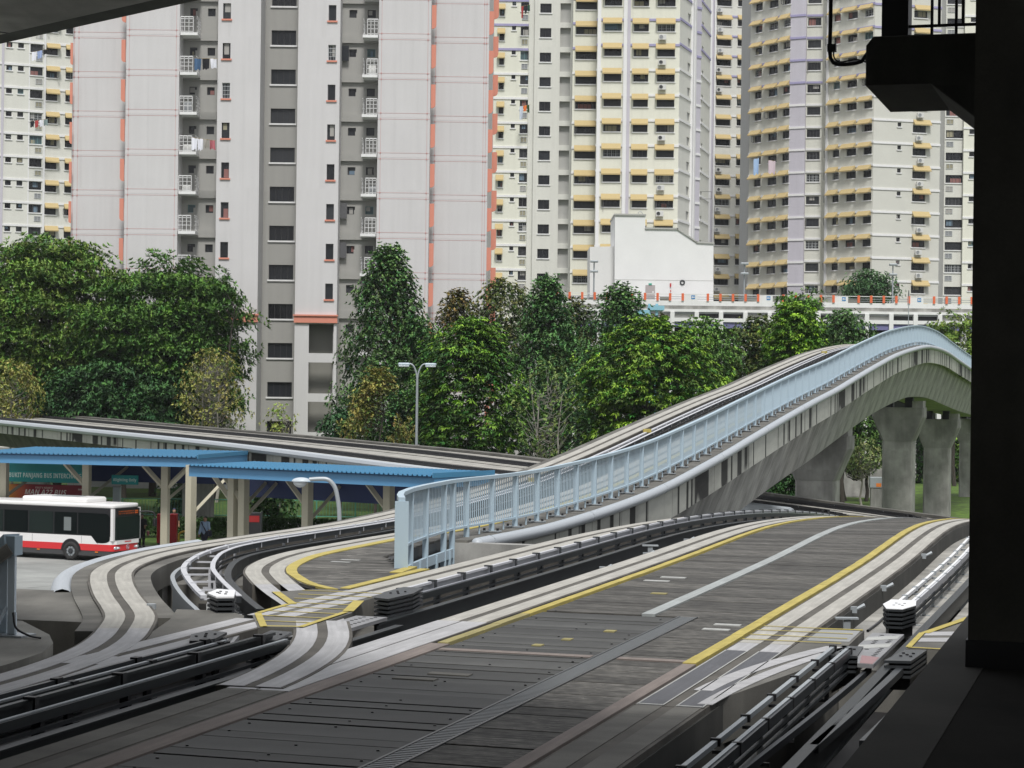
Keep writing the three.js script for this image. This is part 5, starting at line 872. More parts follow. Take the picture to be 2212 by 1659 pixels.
// left: spreading trees before the pink tower
tree('spreading_tree', 'broad dark green tree with layered branches before the left half of the pink tower', { d: 153, px: 365, top: 600, bot: 915, w: 350, form: 'umbrella', leaf: 'feather', clumps: 700, sprays: 9, cr: 0.95, flat: 0.42, col: G.dark, tip: G.lime, fresh: 0.75, tier: 1.9, seed: 101, deep: 4.8, trunk: 0.3, stems: 3, stemGap: 1.1, lean: 0.25, limbs: 0.07, gap: 0.5, thin: 0.28 });
tree('spreading_tree', 'light green feathery tree top filling the far left edge above the track', { d: 158, px: 105, top: 548, bot: 900, w: 430, form: 'umbrella', leaf: 'feather', clumps: 680, sprays: 9, cr: 1.0, flat: 0.42, col: [0.055, 0.095, 0.018], tip: [0.12, 0.18, 0.028], dark: [0.03, 0.06, 0.014], tier: 2.0, seed: 102, deep: 4.5, trunk: 0.35, stems: 2, stemGap: 1.5, limbs: 0.05 });
tree('spreading_tree', 'thin topped tree with sprigs rising against the plain pink slab beside the balconies', { d: 157.5, px: 330, top: 548, bot: 720, w: 210, form: 'dome', leaf: 'feather', clumps: 70, sprays: 5, cr: 0.7, flat: 0.35, col: G.mid, tip: G.lime, tier: 1.5, seed: 103, deep: 3, trunk: 0.14, limbs: 0.4, gap: 0.6, thin: 0.45 });
tree('dark_tree', 'dark rounded tree showing above the foliage before the far left cream block', { d: 200, px: 85, top: 520, bot: 680, w: 150, form: 'dome', clumps: 110, sprays: 6, cr: 0.9, ls: 1.3, col: [0.025, 0.055, 0.025], tip: [0.05, 0.1, 0.04], seed: 104 });
tree('sprawling_branch_tree', 'green tree with an outstretched leafy limb reaching over the orange band', { d: 149.5, px: 465, top: 600, bot: 790, w: 110, form: 'ball', leaf: 'feather', clumps: 46, sprays: 6, cr: 0.7, flat: 0.35, col: G.dark, tip: [0.07, 0.14, 0.02], tier: 1.4, seed: 105, deep: 2.5, trunk: 0.15, limbs: 0.5, gap: 0.8, thin: 0.42 });
tree('low_bush_tree', 'dark leafy mass low behind the track at the foot of the broad tree', { d: 150, px: 270, top: 790, bot: 930, w: 420, form: 'dome', leaf: 'feather', clumps: 260, sprays: 8, cr: 0.9, flat: 0.5, col: [0.02, 0.05, 0.018], tip: [0.04, 0.09, 0.02], seed: 106, deep: 3, trunk: 0.2 });
tree('yellowing_tree', 'small yellowish olive tree with bare grey twigs in front of the pink tower', { d: 146, px: 455, top: 762, bot: 935, w: 160, form: 'ball', leaf: 'fine', clumps: 75, sprays: 6, cr: 0.6, col: G.olive, tip: G.yel, seed: 107, deep: 3, trunk: 0.12, stems: 3, bark: barkPale, limbs: 0.8, limbR: 0.16, gap: 0.7, thin: 0.4 });
tree('yellowing_tree', 'pale olive bush low at the left edge just above the track', { d: 147, px: 30, top: 790, bot: 925, w: 130, form: 'dome', leaf: 'fine', clumps: 70, sprays: 6, cr: 0.6, col: G.olive, tip: G.yel, seed: 108, deep: 3, trunk: 0.1, bark: barkPale, limbs: 0.4 });
tree('sapling', 'sparse yellow-green sapling in front of the lowest dark stair window', { d: 140, px: 605, top: 878, bot: 950, w: 70, form: 'dome', leaf: 'fine', clumps: 18, sprays: 3, cr: 0.35, col: [0.16, 0.2, 0.05], tip: G.yel, seed: 109, trunk: 0.05, bark: barkPale, limbs: 1, limbR: 0.3 });
// centre
tree('conical_tree', 'tall conical dark green tree right of the stair tower, tallest of the trees', { d: 138, px: 838, top: 545, bot: 960, w: 235, form: 'cone', clumps: 420, sprays: 8, cr: 0.62, col: G.blueG, tip: [0.10, 0.165, 0.05], dark: [0.018, 0.045, 0.016], seed: 110, deep: 3.6, trunk: 0.25 });
tree('conical_tree', 'dark green tree shouldering the tall conical tree on its right', { d: 137, px: 905, top: 700, bot: 960, w: 130, form: 'dome', clumps: 170, sprays: 8, cr: 0.6, col: G.blueG, tip: [0.075, 0.15, 0.045], dark: [0.018, 0.045, 0.016], seed: 111, deep: 3, trunk: 0.2 });
tree('yellowing_tree', 'olive yellow bushy tree at the foot of the tall conical tree', { d: 126, px: 812, top: 808, bot: 965, w: 140, form: 'cone', leaf: 'fine', clumps: 115, sprays: 7, cr: 0.5, col: [0.10, 0.105, 0.028], tip: [0.21, 0.18, 0.05], dark: [0.05, 0.06, 0.018], seed: 112, deep: 2.4, trunk: 0.1, gap: 0.7, thin: 0.33 });
tree('dark_bush', 'small dark bush at the right foot of the pink tower', { d: 130, px: 735, top: 895, bot: 960, w: 80, form: 'dome', clumps: 40, sprays: 6, cr: 0.5, col: [0.02, 0.05, 0.02], seed: 113, deep: 2, trunk: 0.1, cat: 'bush' });
tree('reddish_tree', 'rust tinged tree just right of the tall conical tree, before the pink slab', { d: 158, px: 985, top: 636, bot: 800, w: 135, form: 'cone', clumps: 130, sprays: 7, cr: 0.6, col: [0.05, 0.06, 0.018], tip: [0.17, 0.10, 0.035], fresh: 1.0, seed: 114, deep: 3, trunk: 0.2 });
tree('reddish_tree', 'dark tree with orange brown tips below the orange fins of the tower', { d: 156, px: 1085, top: 616, bot: 800, w: 165, form: 'dome', clumps: 170, sprays: 7, cr: 0.65, col: [0.035, 0.06, 0.018], tip: [0.14, 0.12, 0.03], fresh: 0.8, seed: 115, deep: 3, trunk: 0.2 });
tree('drooping_tree', 'rounded bright tree with long drooping leaves beside the double lamp post', { d: 120, px: 1020, top: 704, bot: 985, w: 235, form: 'dome', leaf: 'long', clumps: 230, sprays: 5, cr: 0.62, col: [0.028, 0.07, 0.014], tip: [0.14, 0.24, 0.022], dark: [0.014, 0.035, 0.01], seed: 116, deep: 3.4, trunk: 0.2 });
tree('conical_tree', 'slim conical green tree behind the bare twiggy tree', { d: 140, px: 1180, top: 612, bot: 930, w: 175, form: 'cone', clumps: 260, sprays: 8, cr: 0.6, col: G.blueG, tip: [0.08, 0.165, 0.05], dark: [0.018, 0.045, 0.016], seed: 117, deep: 3.2, trunk: 0.2 });
tree('dark_tree', 'dark brownish green tree in the gap left of the car park front', { d: 160, px: 1245, top: 655, bot: 800, w: 120, form: 'cone', clumps: 90, sprays: 7, cr: 0.6, col: [0.028, 0.05, 0.018], tip: [0.09, 0.08, 0.025], seed: 118, deep: 3, trunk: 0.2 });
tree('conical_tree', 'conical green tree in front of the white stair block and car park roof', { d: 150, px: 1340, top: 628, bot: 860, w: 215, form: 'cone', clumps: 240, sprays: 8, cr: 0.65, col: G.blueG, tip: [0.085, 0.17, 0.045], dark: [0.018, 0.045, 0.016], seed: 119, deep: 3.4, trunk: 0.2 });
tree('bare_tree', 'nearly leafless twiggy grey tree between the drooping trees', { d: 112, px: 1182, top: 790, bot: 995, w: 150, form: 'ball', leaf: 'fine', clumps: 60, sprays: 2, cr: 0.45, col: [0.07, 0.11, 0.03], tip: [0.14, 0.17, 0.05], seed: 120, deep: 2, trunk: 0.09, stems: 3, stemGap: 0.6, lean: 0.18, bark: barkPale, limbs: 0.3, limbR: 0.22, fill: true });
tree('dark_tree', 'dark understorey tree filling the shade behind the bare twiggy tree', { d: 132, px: 1200, top: 830, bot: 1000, w: 260, form: 'dome', clumps: 150, sprays: 7, cr: 0.7, col: [0.016, 0.04, 0.014], tip: [0.03, 0.07, 0.02], seed: 121, deep: 3, trunk: 0.2 });
tree('drooping_tree', 'wide bright green tree with drooping leaves left of the climbing track', { d: 116, px: 1405, top: 706, bot: 985, w: 320, form: 'dome', leaf: 'long', clumps: 300, sprays: 5, cr: 0.66, col: [0.036, 0.085, 0.014], tip: [0.17, 0.26, 0.025], dark: [0.016, 0.04, 0.01], seed: 122, deep: 3.6, trunk: 0.22 });
tree('drooping_tree', 'smaller light green tree beside the wide drooping tree, below the car park columns', { d: 135, px: 1525, top: 700, bot: 860, w: 150, form: 'dome', clumps: 130, sprays: 7, cr: 0.6, col: [0.05, 0.10, 0.025], tip: [0.12, 0.2, 0.04], seed: 123, deep: 3, trunk: 0.2 });
tree('dark_tree', 'small dark rust tinged tree before the lilac spandrels of the car park', { d: 158, px: 1420, top: 690, bot: 780, w: 70, form: 'cone', clumps: 50, sprays: 7, cr: 0.6, col: [0.03, 0.045, 0.018], tip: [0.1, 0.07, 0.025], seed: 124, deep: 2.5, trunk: 0.15 });
tree('reddish_tree', 'dark tree flecked with orange leaves just above the climbing track', { d: 138, px: 1640, top: 696, bot: 850, w: 185, form: 'dome', clumps: 170, sprays: 7, cr: 0.6, col: [0.028, 0.055, 0.018], tip: [0.15, 0.13, 0.03], fresh: 0.7, seed: 125, deep: 3, trunk: 0.2 });
tree('feathery_tree', 'feathery tree in front of the car park parapet near the flyover crest', { d: 150, px: 1740, top: 640, bot: 800, w: 150, form: 'umbrella', leaf: 'feather', clumps: 90, sprays: 6, cr: 0.7, flat: 0.35, col: G.mid, tip: [0.11, 0.18, 0.03], tier: 1.3, seed: 126, deep: 3, trunk: 0.18, gap: 0.6, thin: 0.33 });
tree('drooping_tree', 'bright drooping tree beside the rails just left of the flyover crest', { d: 132, px: 1715, top: 665, bot: 800, w: 105, form: 'dome', leaf: 'long', clumps: 100, sprays: 5, cr: 0.6, col: [0.05, 0.11, 0.015], tip: [0.18, 0.28, 0.025], seed: 127, deep: 2.6, trunk: 0.18 });
tree('feathery_tree', 'soft green tree directly behind the rails where they reach the crest', { d: 148, px: 1825, top: 682, bot: 800, w: 130, form: 'dome', clumps: 120, sprays: 7, cr: 0.6, col: G.blueG, tip: [0.08, 0.15, 0.045], seed: 128, deep: 3, trunk: 0.18 });
tree('feathery_tree', 'yellow green feathery tree right of the flyover crest beside the dark column', { d: 185, px: 2065, top: 695, bot: 850, w: 160, form: 'umbrella', leaf: 'feather', clumps: 110, sprays: 7, cr: 0.8, flat: 0.35, col: [0.07, 0.11, 0.02], tip: [0.16, 0.21, 0.035], tier: 1.4, seed: 129, deep: 3.5, trunk: 0.2 });
// under the flyover
for (const [nm, lab, o] of [
  ['dark_tree', 'dark leafy tree under the flyover between the first two pillars', { d: 158, px: 1850, top: 905, bot: 1010, w: 135, form: 'dome', clumps: 90, sprays: 7, cr: 0.7, col: [0.026, 0.06, 0.014], tip: [0.08, 0.14, 0.025], seed: 131, deep: 2.5, trunk: 0.16, stems: 2, stemGap: 1.6, lean: 0.12, limbs: 0.4 }],
  ['yellowing_tree', 'small pale leafed tree with a slanting limb behind the first flyover pillar', { d: 152, px: 1862, top: 955, bot: 1020, w: 85, form: 'ball', leaf: 'fine', clumps: 30, sprays: 5, cr: 0.5, col: [0.1, 0.13, 0.05], tip: [0.2, 0.21, 0.08], seed: 132, deep: 2, trunk: 0.09, bark: barkPale, limbs: 0.9, limbR: 0.35 }],
  ['dark_tree', 'dense dark tree between the crest pillar and the pillar behind it', { d: 190, px: 1985, top: 900, bot: 1060, w: 80, form: 'dome', clumps: 80, sprays: 7, cr: 0.8, col: [0.022, 0.055, 0.014], seed: 133, deep: 3, trunk: 0.2 }],
  ['palm_like_shrub', 'bright bushy palms behind the lawn beside the dark column', { d: 196, px: 2075, top: 945, bot: 1045, w: 120, form: 'dome', leaf: 'long', ls: 1.6, clumps: 80, sprays: 5, cr: 0.7, col: [0.05, 0.10, 0.02], tip: [0.13, 0.2, 0.03], seed: 134, deep: 3, trunk: 0.15, cat: 'shrub' }],
  ['dark_bush', 'dark bush below the sloping girder left of the first flyover pillar', { d: 118, px: 1680, top: 1020, bot: 1075, w: 150, form: 'dome', clumps: 90, sprays: 6, cr: 0.6, col: [0.016, 0.042, 0.012], seed: 135, deep: 2.5, trunk: 0.1, cat: 'bush' }],
]) tree(nm, lab, o);
// round tree on the car park roof
{ const yr = Y(1880, 660, dP); const t = tree('rooftop_tree', 'round tree showing over the car park roof at the right, before the blank end wall', { d: 214, px: 1878, top: 596, bot: 660, w: 118, form: 'dome', clumps: 120, sprays: 7, cr: 0.8, ls: 1.2, col: [0.035, 0.075, 0.03], tip: [0.08, 0.14, 0.06], seed: 136, deep: 4, trunk: 0.2 }); }
// behind the bus canopy
tree('dark_tree', 'dark low tree seen under the canopy between the cream posts', { d: 134, px: 385, top: 1050, bot: 1120, w: 90, form: 'ball', clumps: 40, sprays: 5, cr: 0.5, col: [0.02, 0.05, 0.015], seed: 137, deep: 1.6, trunk: 0.1, limbs: 0.5 });
tree('dark_tree', 'leafy tree under the second canopy right of the paired posts', { d: 124, px: 590, top: 1060, bot: 1130, w: 100, form: 'ball', clumps: 45, sprays: 5, cr: 0.5, col: [0.025, 0.06, 0.016], tip: [0.06, 0.12, 0.03], seed: 138, deep: 1.6, trunk: 0.1, limbs: 0.5 });

// ---------------------------------------------------------------- bus interchange
const blueRoof = M(L(0.055, 0.21, 0.36), 0.5), blueFascia = M(L(0.09, 0.25, 0.44), 0.5), navy = M(L(0.018, 0.035, 0.12), 0.6), postM = M(L(0.50, 0.47, 0.36), 0.8, { map: tFine }), teal = M(L(0.012, 0.3, 0.28), 0.5);
function canopy(label, a, b, o) { // a,b: ends of the front eave fascia bottom
  const dir = V().subVectors(b, a).normalize(), back = V(dir.z, 0, -dir.x); if (back.z > 0) back.negate();
  const len = a.distanceTo(b), t = thing('bus_canopy', label, 'canopy', V(a.x, 0, a.z)), f = { o: V(a.x, 0, a.z), ex: dir, ez: back.clone().negate() }, y0 = a.y, dp = o.dep;
  const P = (u, y, n) => V(f.o.x + dir.x * u + back.x * n, y, f.o.z + dir.z * u + back.z * n);
  gb().fbox(f, 0, len, y0, y0 + 0.46, -0.12, 0).build('fascia', blueFascia, t);
  gb().fbox(f, len - 0.1, len, y0 + 0.0, y0 + 0.44, -dp, -0.121).build('end_fascia', blueFascia, t);
  // corrugated sheet rising to the back
  const n = Math.round(len / 0.24), g = gb(), yy = (q, rib) => y0 + 0.46 + q * o.slope + rib, e = 0.14;
  for (let i = 0; i < n; i++) { const u0 = i * len / n - e * 0, u1 = u0 + 0.62 * len / n, u2 = u0 + len / n, um = u0 + 0.72 * len / n, uk = u0 + 0.9 * len / n; for (const [p, q, h0, h1] of [[u0, u1, 0, 0], [u1, um, 0, 0.055], [um, uk, 0.055, 0.055], [uk, u2, 0.055, 0]]) g.quad(P(p, yy(0, h0), -e), P(q, yy(0, h1), -e), P(q, yy(dp, h1), dp), P(p, yy(dp, h0), dp)); }
  g.build('roof_sheet', blueRoof, t);
  gb().quad(P(0, yy(0, -0.05), -e), P(len, yy(0, -0.05), -e), P(len, yy(dp, -0.05), dp), P(0, yy(dp, -0.05), dp)).build('soffit', navy, t);
  gb().fbox(f, len - 0.02, len + 0.03, y0 + 0.4, y0 + 0.6, -dp, 0.14).build('verge_trim', blueRoof, t);
  gb().fbox(f, 0, len, y0 - (o.boardDrop ?? 0.75), y0 + 0.1, -dp + 0.15, -dp + 0.3).build('back_board', navy, t);
  for (const u of o.posts) {
    const w = 0.17, g2 = gb().fbox(f, u - w, u + w, 0, y0 + 0.4, -1.5 - w * 2, -1.5); g2.build('post', postM, t);
    const arm = (du, n0, n1) => { const q0 = P(u + du * 0.1, y0 - 1.05, 1.5 + w), q1 = P(u + du, y0 - 0.02, 1.5 + w); const g3 = gb(), dx = 0.1; g3.tube(q0, q1, 0.13, 0.13, 4); g3.build('brace', postM, t); };
    if (u > 0.8) arm(-1.15);
    if (u === o.rightBrace) arm(1.2);
    const qa = P(u, y0 - 1.7, 1.5 + w * 2), qb = P(u + 0.1, y0 - 0.35, dp - 0.35); gb().tube(qa, qb, 0.09, 0.09, 4).build('brace', postM, t);
  }
  return { t, f, P, len, y0, dp };
}
const A0 = atHeight(-60, 998.5, 4.4), A1 = atHeight(428, 1009.5, 4.4), uOn = (C, px, py) => { const k = sight(px, py)[0], o = C.P(0, 0, 1.67), q = C.P(1, 0, 1.67), ax = q.x - o.x, ad = -(q.z - o.z); return (k * -o.z - o.x) / (ax - k * ad); };
const fakeC = (a, b) => { const dir = V().subVectors(b, a).normalize(), back = V(dir.z, 0, -dir.x); if (back.z > 0) back.negate(); return { P: (u, y, n) => V(a.x + dir.x * u + back.x * n, y, a.z + dir.z * u + back.z * n) }; };
const fA = fakeC(A0, A1), postsA = [[9, 1060], [187, 1075], [357, 1100]].map(p => uOn(fA, ...p));
const CA = canopy('blue roofed bus canopy at the left above the white and red bus', A0, A1, { dep: 6.6, slope: 0.012, posts: postsA, boardDrop: 1.1, rightBrace: postsA[2] });
const B0 = atHeight(408, 1029, 4.4), B1 = atHeight(939, 1054.7, 4.4), fB2 = fakeC(B0, B1), postsB = [[412, 1100], [503, 1110], [526, 1110], [664, 1095], [840, 1075]].map(p => uOn(fB2, ...p));
const CB = canopy('lower blue roofed bus canopy running behind the curved lamp post', B0, B1, { dep: 4.0, slope: 0.012, posts: postsB, boardDrop: 1.0 });
// signs hung under the left canopy
function textTex(w, h, draw) { const c = document.createElement('canvas'); c.width = w; c.height = h; const x = c.getContext('2d'); draw(x, w, h); const t = new THREE.CanvasTexture(c); t.colorSpace = THREE.SRGBColorSpace; return t; }
function board(name, label, category, C, u0, u1, y0, y1, n, t, group) {
  const a = C.P(u0, y0, n), b = C.P(u1, y1, n), w = u1 - u0, h = y1 - y0, c = C.P((u0 + u1) / 2, (y0 + y1) / 2, n), o = thing(name, label, category, c, group), dir = V().subVectors(C.P(1, 0, 0), C.P(0, 0, 0));
  o.rotation.y = Math.atan2(-dir.z, dir.x);
  mesh('panel', new RoundedBoxGeometry(w, h, 0.08, 1, 0.02), teal, o); const g = new THREE.PlaneGeometry(w - 0.05, h - 0.05); mesh('lettering', g, M(0xffffff, 0.6, { map: t }), o, V(0, 0, 0.045)); return o;
}
const uAt = (C, px, py, n) => { const k = sight(px, py)[0], o = C.P(0, 0, n), q = C.P(1, 0, n), ax = q.x - o.x, ad = -(q.z - o.z); return (k * -o.z - o.x) / (ax - k * ad); };
const yAt2 = (C, px, py, n) => { const p = C.P(uAt(C, px, py, n), 0, n); return EYE + sight(px, py)[1] * -p.z; };
{
  const sN = (x, y) => [x / 2.765 / 1.8517, (1750 + y / 2.765) / 1.8517], n = 3.6;
  const B = (n0, x0, ya, x1, yb2, extra) => [uAt(CA, ...sN(x0, ya), n0), uAt(CA, ...sN(x1, ya), n0), yAt2(CA, ...sN((x0 + x1) / 2, yb2), n0), yAt2(CA, ...sN((x0 + x1) / 2, ya), n0)];
  const font = 'bold 84px sans-serif';
  let q = B(n, 68, 290, 990, 497);
  board('station_sign', 'long teal sign lettered BUKIT PANJANG BUS INTERCHANGE under the blue canopy', 'sign', CA, q[0], q[1], q[2], q[3], n, textTex(1536, 340, (x, w, h) => { x.fillStyle = '#0c9490'; x.fillRect(0, 0, w, h); x.fillStyle = '#0a7f7c'; x.fillRect(0, 0, w, h * 0.42); x.fillStyle = '#d3e6dd'; x.font = 'bold 124px sans-serif'; x.textBaseline = 'middle'; x.textAlign = 'left'; const s = 'BUKIT PANJANG BUS INTERCHANGE', m = x.measureText(s).width; x.save(); x.translate(50, h * 0.64); x.scale((w - 130) / m, 1); x.fillText(s, 0, 0); x.restore(); }));
  q = B(n, 1236, 416, 1530, 520);
  board('direction_sign', 'small teal sign lettered Alighting Only under the blue canopy', 'sign', CA, q[0], q[1], q[2], q[3], n, textTex(768, 272, (x, w, h) => { x.fillStyle = '#0f9592'; x.fillRect(0, 0, w, h); x.fillStyle = '#dcece4'; x.font = 'bold 118px sans-serif'; x.textAlign = 'center'; x.textBaseline = 'middle'; const m = x.measureText('Alighting Only').width; x.save(); x.translate(w / 2, h * 0.5); x.scale(Math.min(1.2, (w - 70) / m), 1.1); x.fillText('Alighting Only', 0, 0); x.restore(); }));
  q = B(3.9, 72, 520, 990, 680);
  const bo = board('banner', 'red and gold cloth banner lettered MAN A22 BUS hung behind the bus roof', 'banner', CA, q[0], q[1], q[2] - 0.5, q[3], 3.9, textTex(1536, 400, (x, w, h) => { const g = x.createLinearGradient(0, 0, w, 0); g.addColorStop(0, '#c8922a'); g.addColorStop(0.16, '#b5562a'); g.addColorStop(0.34, '#8a2230'); g.addColorStop(1, '#7c1c2c'); x.fillStyle = g; x.fillRect(0, 0, w, h); x.textAlign = 'center'; x.textBaseline = 'middle'; x.fillStyle = '#cdb9a8'; x.font = 'bold 44px sans-serif'; x.fillText("FIRST'S NEWEST", w * 0.46, h * 0.12); x.font = 'italic bold 120px sans-serif'; x.fillStyle = '#d9d2c8'; x.fillText('MAN A22 BUS', w * 0.47, h * 0.31); x.font = 'italic bold 36px sans-serif'; x.fillText('SMRT', w * 0.9, h * 0.16); }));
  // the banner sags a little: cloth instead of a stiff board
  bo.children[0].material = M(L(0.2, 0.03, 0.04), 0.9); bo.children[0].scale.z = 0.2;
}
// single-deck bus
{
  const hd = Math.PI * 24 / 180, c0 = atHeight(1235 / 2.765 / 1.8517, (1750 + 1290 / 2.765) / 1.8517, 0.32), dF = 97.2, k0 = sight(1238 / 2.765 / 1.8517, (1750 + 1200 / 2.765) / 1.8517)[0], cor = V(k0 * dF, 0, -dF);
  const b = thing('bus', 'white single deck bus with red skirt stripe and black windows under the canopy', 'bus', cor); b.rotation.y = -hd; b.scale.setScalar(0.9); // local x forward, z to the visible side
  const Ln = 11.9, Wd = 2.5, r = 0.34;
  const plan = (e, fr = r) => { const s = new THREE.Shape(), x0 = -Ln - e, x1 = e, z0 = -Wd - e, z1 = e; s.moveTo(x0 + 0.2, z0); s.lineTo(x1 - fr, z0); s.quadraticCurveTo(x1, z0, x1 + 0.05, z0 + fr); s.quadraticCurveTo(x1 + 0.14, (z0 + z1) / 2, x1 + 0.05, z1 - fr); s.quadraticCurveTo(x1, z1, x1 - fr, z1); s.lineTo(x0 + 0.2, z1); s.quadraticCurveTo(x0, z1, x0, z1 - 0.2); s.lineTo(x0, z0 + 0.2); s.quadraticCurveTo(x0, z0, x0 + 0.2, z0); return s; };
  const slab = (name, y0, y1, e, m, bev = 0) => { const g = new THREE.ExtrudeGeometry(plan(e), { depth: y1 - y0 - 2 * bev, bevelEnabled: bev > 0, bevelThickness: bev, bevelSize: bev, bevelOffset: -bev, bevelSegments: 4, curveSegments: 10 }); g.rotateX(Math.PI / 2); g.translate(0, y1 - bev, 0); return mesh(name, g, m, b); };
  const red = M(L(0.62, 0.03, 0.035), 0.35), wh = M(L(0.76, 0.75, 0.74), 0.35), blk = M(L(0.01, 0.01, 0.012), 0.35), dk = M(L(0.05, 0.05, 0.052), 0.6);
  slab('skirt', 0.3, 0.56, -0.02, dk); slab('red_stripe', 0.561, 0.9, 0, red); slab('body', 0.901, 1.32, 0.0, wh); slab('window_band', 1.321, 2.76, -0.012, blk); slab('roof', 2.761, 2.97, 0.0, wh, 0.08);
  // white corner pillar and frame round the windscreen
  const P = (x, y, z) => V(x, y, z), paneM0 = new THREE.MeshPhysicalMaterial({ color: L(0.012, 0.02, 0.018), roughness: 0.15, specularIntensity: 0.16 });
  mesh('corner_pillar', gb().box(-0.12, 0.035, 1.1, 2.75, -0.2, -0.02).geo(), wh, b); mesh('corner_pillar', gb().box(-0.1, 0.05, 1.1, 2.75, -Wd + 0.02, -Wd + 0.1).geo(), wh, b);
  mesh('dash_panel', gb().box(-0.3, 0.115, 0.905, 1.12, -Wd + 0.25, -0.25).geo(), wh, b);
  mesh('windscreen', gb().box(-0.3, 0.118, 1.13, 2.32, -Wd + 0.16, -0.22).geo(), paneM0, b); 
  mesh('destination_display', gb().box(-0.3, 0.12, 2.33, 2.72, -Wd + 0.2, -0.24).geo(), blk, b);
  { const t = textTex(512, 96, (x, w, h) => { x.fillStyle = '#070505'; x.fillRect(0, 0, w, h); x.fillStyle = '#a85a1c'; for (let j = 0; j < 2; j++) for (let i = 0; i < 62; i++) { const q = rng(i * 7 + j * 131)(); if (q > 0.35 && (i % 9)) x.fillRect(14 + i * 6.2, 16 + j * 36, 4, 22 * (0.5 + q * 0.5)); } for (let i = 0; i < 8; i++) x.fillRect(420 + (i % 4) * 20, 18 + Math.floor(i / 4) * 32, 14, 24); }); const g = new THREE.PlaneGeometry(1.9, 0.3); g.rotateY(Math.PI / 2); mesh('led_text', g, M(0xffffff, 0.5, { map: t, emissive: new THREE.Color(0.6, 0.25, 0.05), emissiveMap: t, emissiveIntensity: 0.35 }), b, P(0.125, 2.53, -Wd / 2)); }
  // side: windows as separate panes, the driver's window dipping at the front
  const paneM = [[0.009, 0.013, 0.013], [0.005, 0.008, 0.008], [0.016, 0.024, 0.022]].map(c => new THREE.MeshPhysicalMaterial({ color: L(...c), roughness: 0.15, specularIntensity: 0.14 }));
  for (const [x0, x1] of [[-11.5, -10.1], [-10.0, -8.5], [-8.4, -6.9], [-6.8, -5.3], [-5.2, -3.7], [-3.6, -2.2]]) mesh('window', gb().box(x0, x1, 1.38, 2.5, -0.05, 0.004).geo(), paneM[Math.abs(Math.round(x0)) % 3], b);
  mesh('driver_window', (() => { const s = new THREE.Shape(); s.moveTo(-2.1, 1.4); s.lineTo(-1.35, 1.4); s.lineTo(-0.95, 0.98); s.quadraticCurveTo(-0.16, 0.92, -0.14, 1.2); s.lineTo(-0.14, 2.2); s.quadraticCurveTo(-0.16, 2.5, -0.5, 2.5); s.lineTo(-2.1, 2.5); const g = new THREE.ExtrudeGeometry(s, { depth: 0.02, bevelEnabled: false }); return g; })(), paneM[1], b, P(0, 0, -0.008));
  mesh('reflected_notice', gb().box(-3.0, -2.55, 1.55, 2.25, 0.004, 0.008).geo(), M(L(0.16, 0.18, 0.18), 0.5), b);
  for (const x of [-9.4, -7.2, -5.0, -1.9, -0.9]) mesh('panel_seam', gb().box(x - 0.012, x + 0.012, 0.92, 1.3, 0.0, 0.003).geo(), acGrey, b);
  for (const [x, y] of [[-4.6, 0.5], [-0.95, 0.5], [-7.5, 0.5]]) mesh('side_marker', gb().box(x - 0.09, x + 0.09, y - 0.03, y + 0.03, -0.01, 0.012).geo(), M(L(0.7, 0.2, 0.02), 0.4), b);
  // wheels in arches
  for (const [x, z] of [[-2.55, 0], [-8.6, 0], [-2.55, -Wd], [-8.6, -Wd]]) {
    const s = z === 0 ? 1 : -1; const arch = new THREE.CylinderGeometry(0.62, 0.62, 0.1, 28, 1, false, 0, Math.PI).rotateX(Math.PI / 2).rotateZ(Math.PI / 2);
    mesh('wheel_arch', arch, blk, b, P(x, 0.52, z - s * 0.045)); const wl = mesh('wheel', new THREE.TorusGeometry(0.36, 0.135, 12, 28), mat.rubber, b, P(x, 0.495, z - s * 0.06));
    mesh('rim', new THREE.CylinderGeometry(0.3, 0.3, 0.12, 24).rotateX(Math.PI / 2), mat.galv, wl, P(0, 0, s * 0.02)); mesh('hub', new THREE.CylinderGeometry(0.13, 0.16, 0.06, 16).rotateX(Math.PI / 2), mat.steel, wl, P(0, 0, s * 0.1));
    const nuts = gb(); for (let k = 0; k < 8; k++) { const a = k / 8 * 6.283; nuts.box(Math.cos(a) * 0.22 - 0.02, Math.cos(a) * 0.22 + 0.02, Math.sin(a) * 0.22 - 0.02, Math.sin(a) * 0.22 + 0.02, s > 0 ? 0.08 : -0.11, s > 0 ? 0.11 : -0.08); } mesh('wheel_nuts', nuts.geo(), mat.black, wl);
  }
  for (const z of [-0.42, -Wd + 0.42]) { const h = mesh('headlight', new RoundedBoxGeometry(0.2, 0.17, 0.5, 3, 0.07), M(L(0.7, 0.72, 0.75), 0.1, { metalness: 0.5 }), b, P(-0.02, 0.72, z)); mesh('lamp_lens', new THREE.SphereGeometry(0.07, 12, 8), M(L(0.85, 0.88, 0.9), 0.05), h, P(0.07, 0, 0)); }
  { const e = new THREE.TorusGeometry(0.12, 0.014, 6, 24).rotateY(Math.PI / 2), m = mesh('emblem', e, mat.bright, b, P(0.115, 0.74, -Wd / 2)); const g = gb(); for (let k = 0; k < 3; k++) { const a = Math.PI / 2 + k * 2.0944; g.tube(V(0, 0, 0), V(0, Math.sin(a) * 0.12, Math.cos(a) * 0.12), 0.02, 0.006, 4); } mesh('emblem_star', g.geo(), mat.bright, m); }
  mesh('front_lettering', gb().box(0.05, 0.122, 1.0, 1.05, -1.55, -0.98).geo(), red, b); mesh('number_plate', gb().box(0.03, 0.13, 0.36, 0.48, -1.5, -1.0).geo(), wh, b);
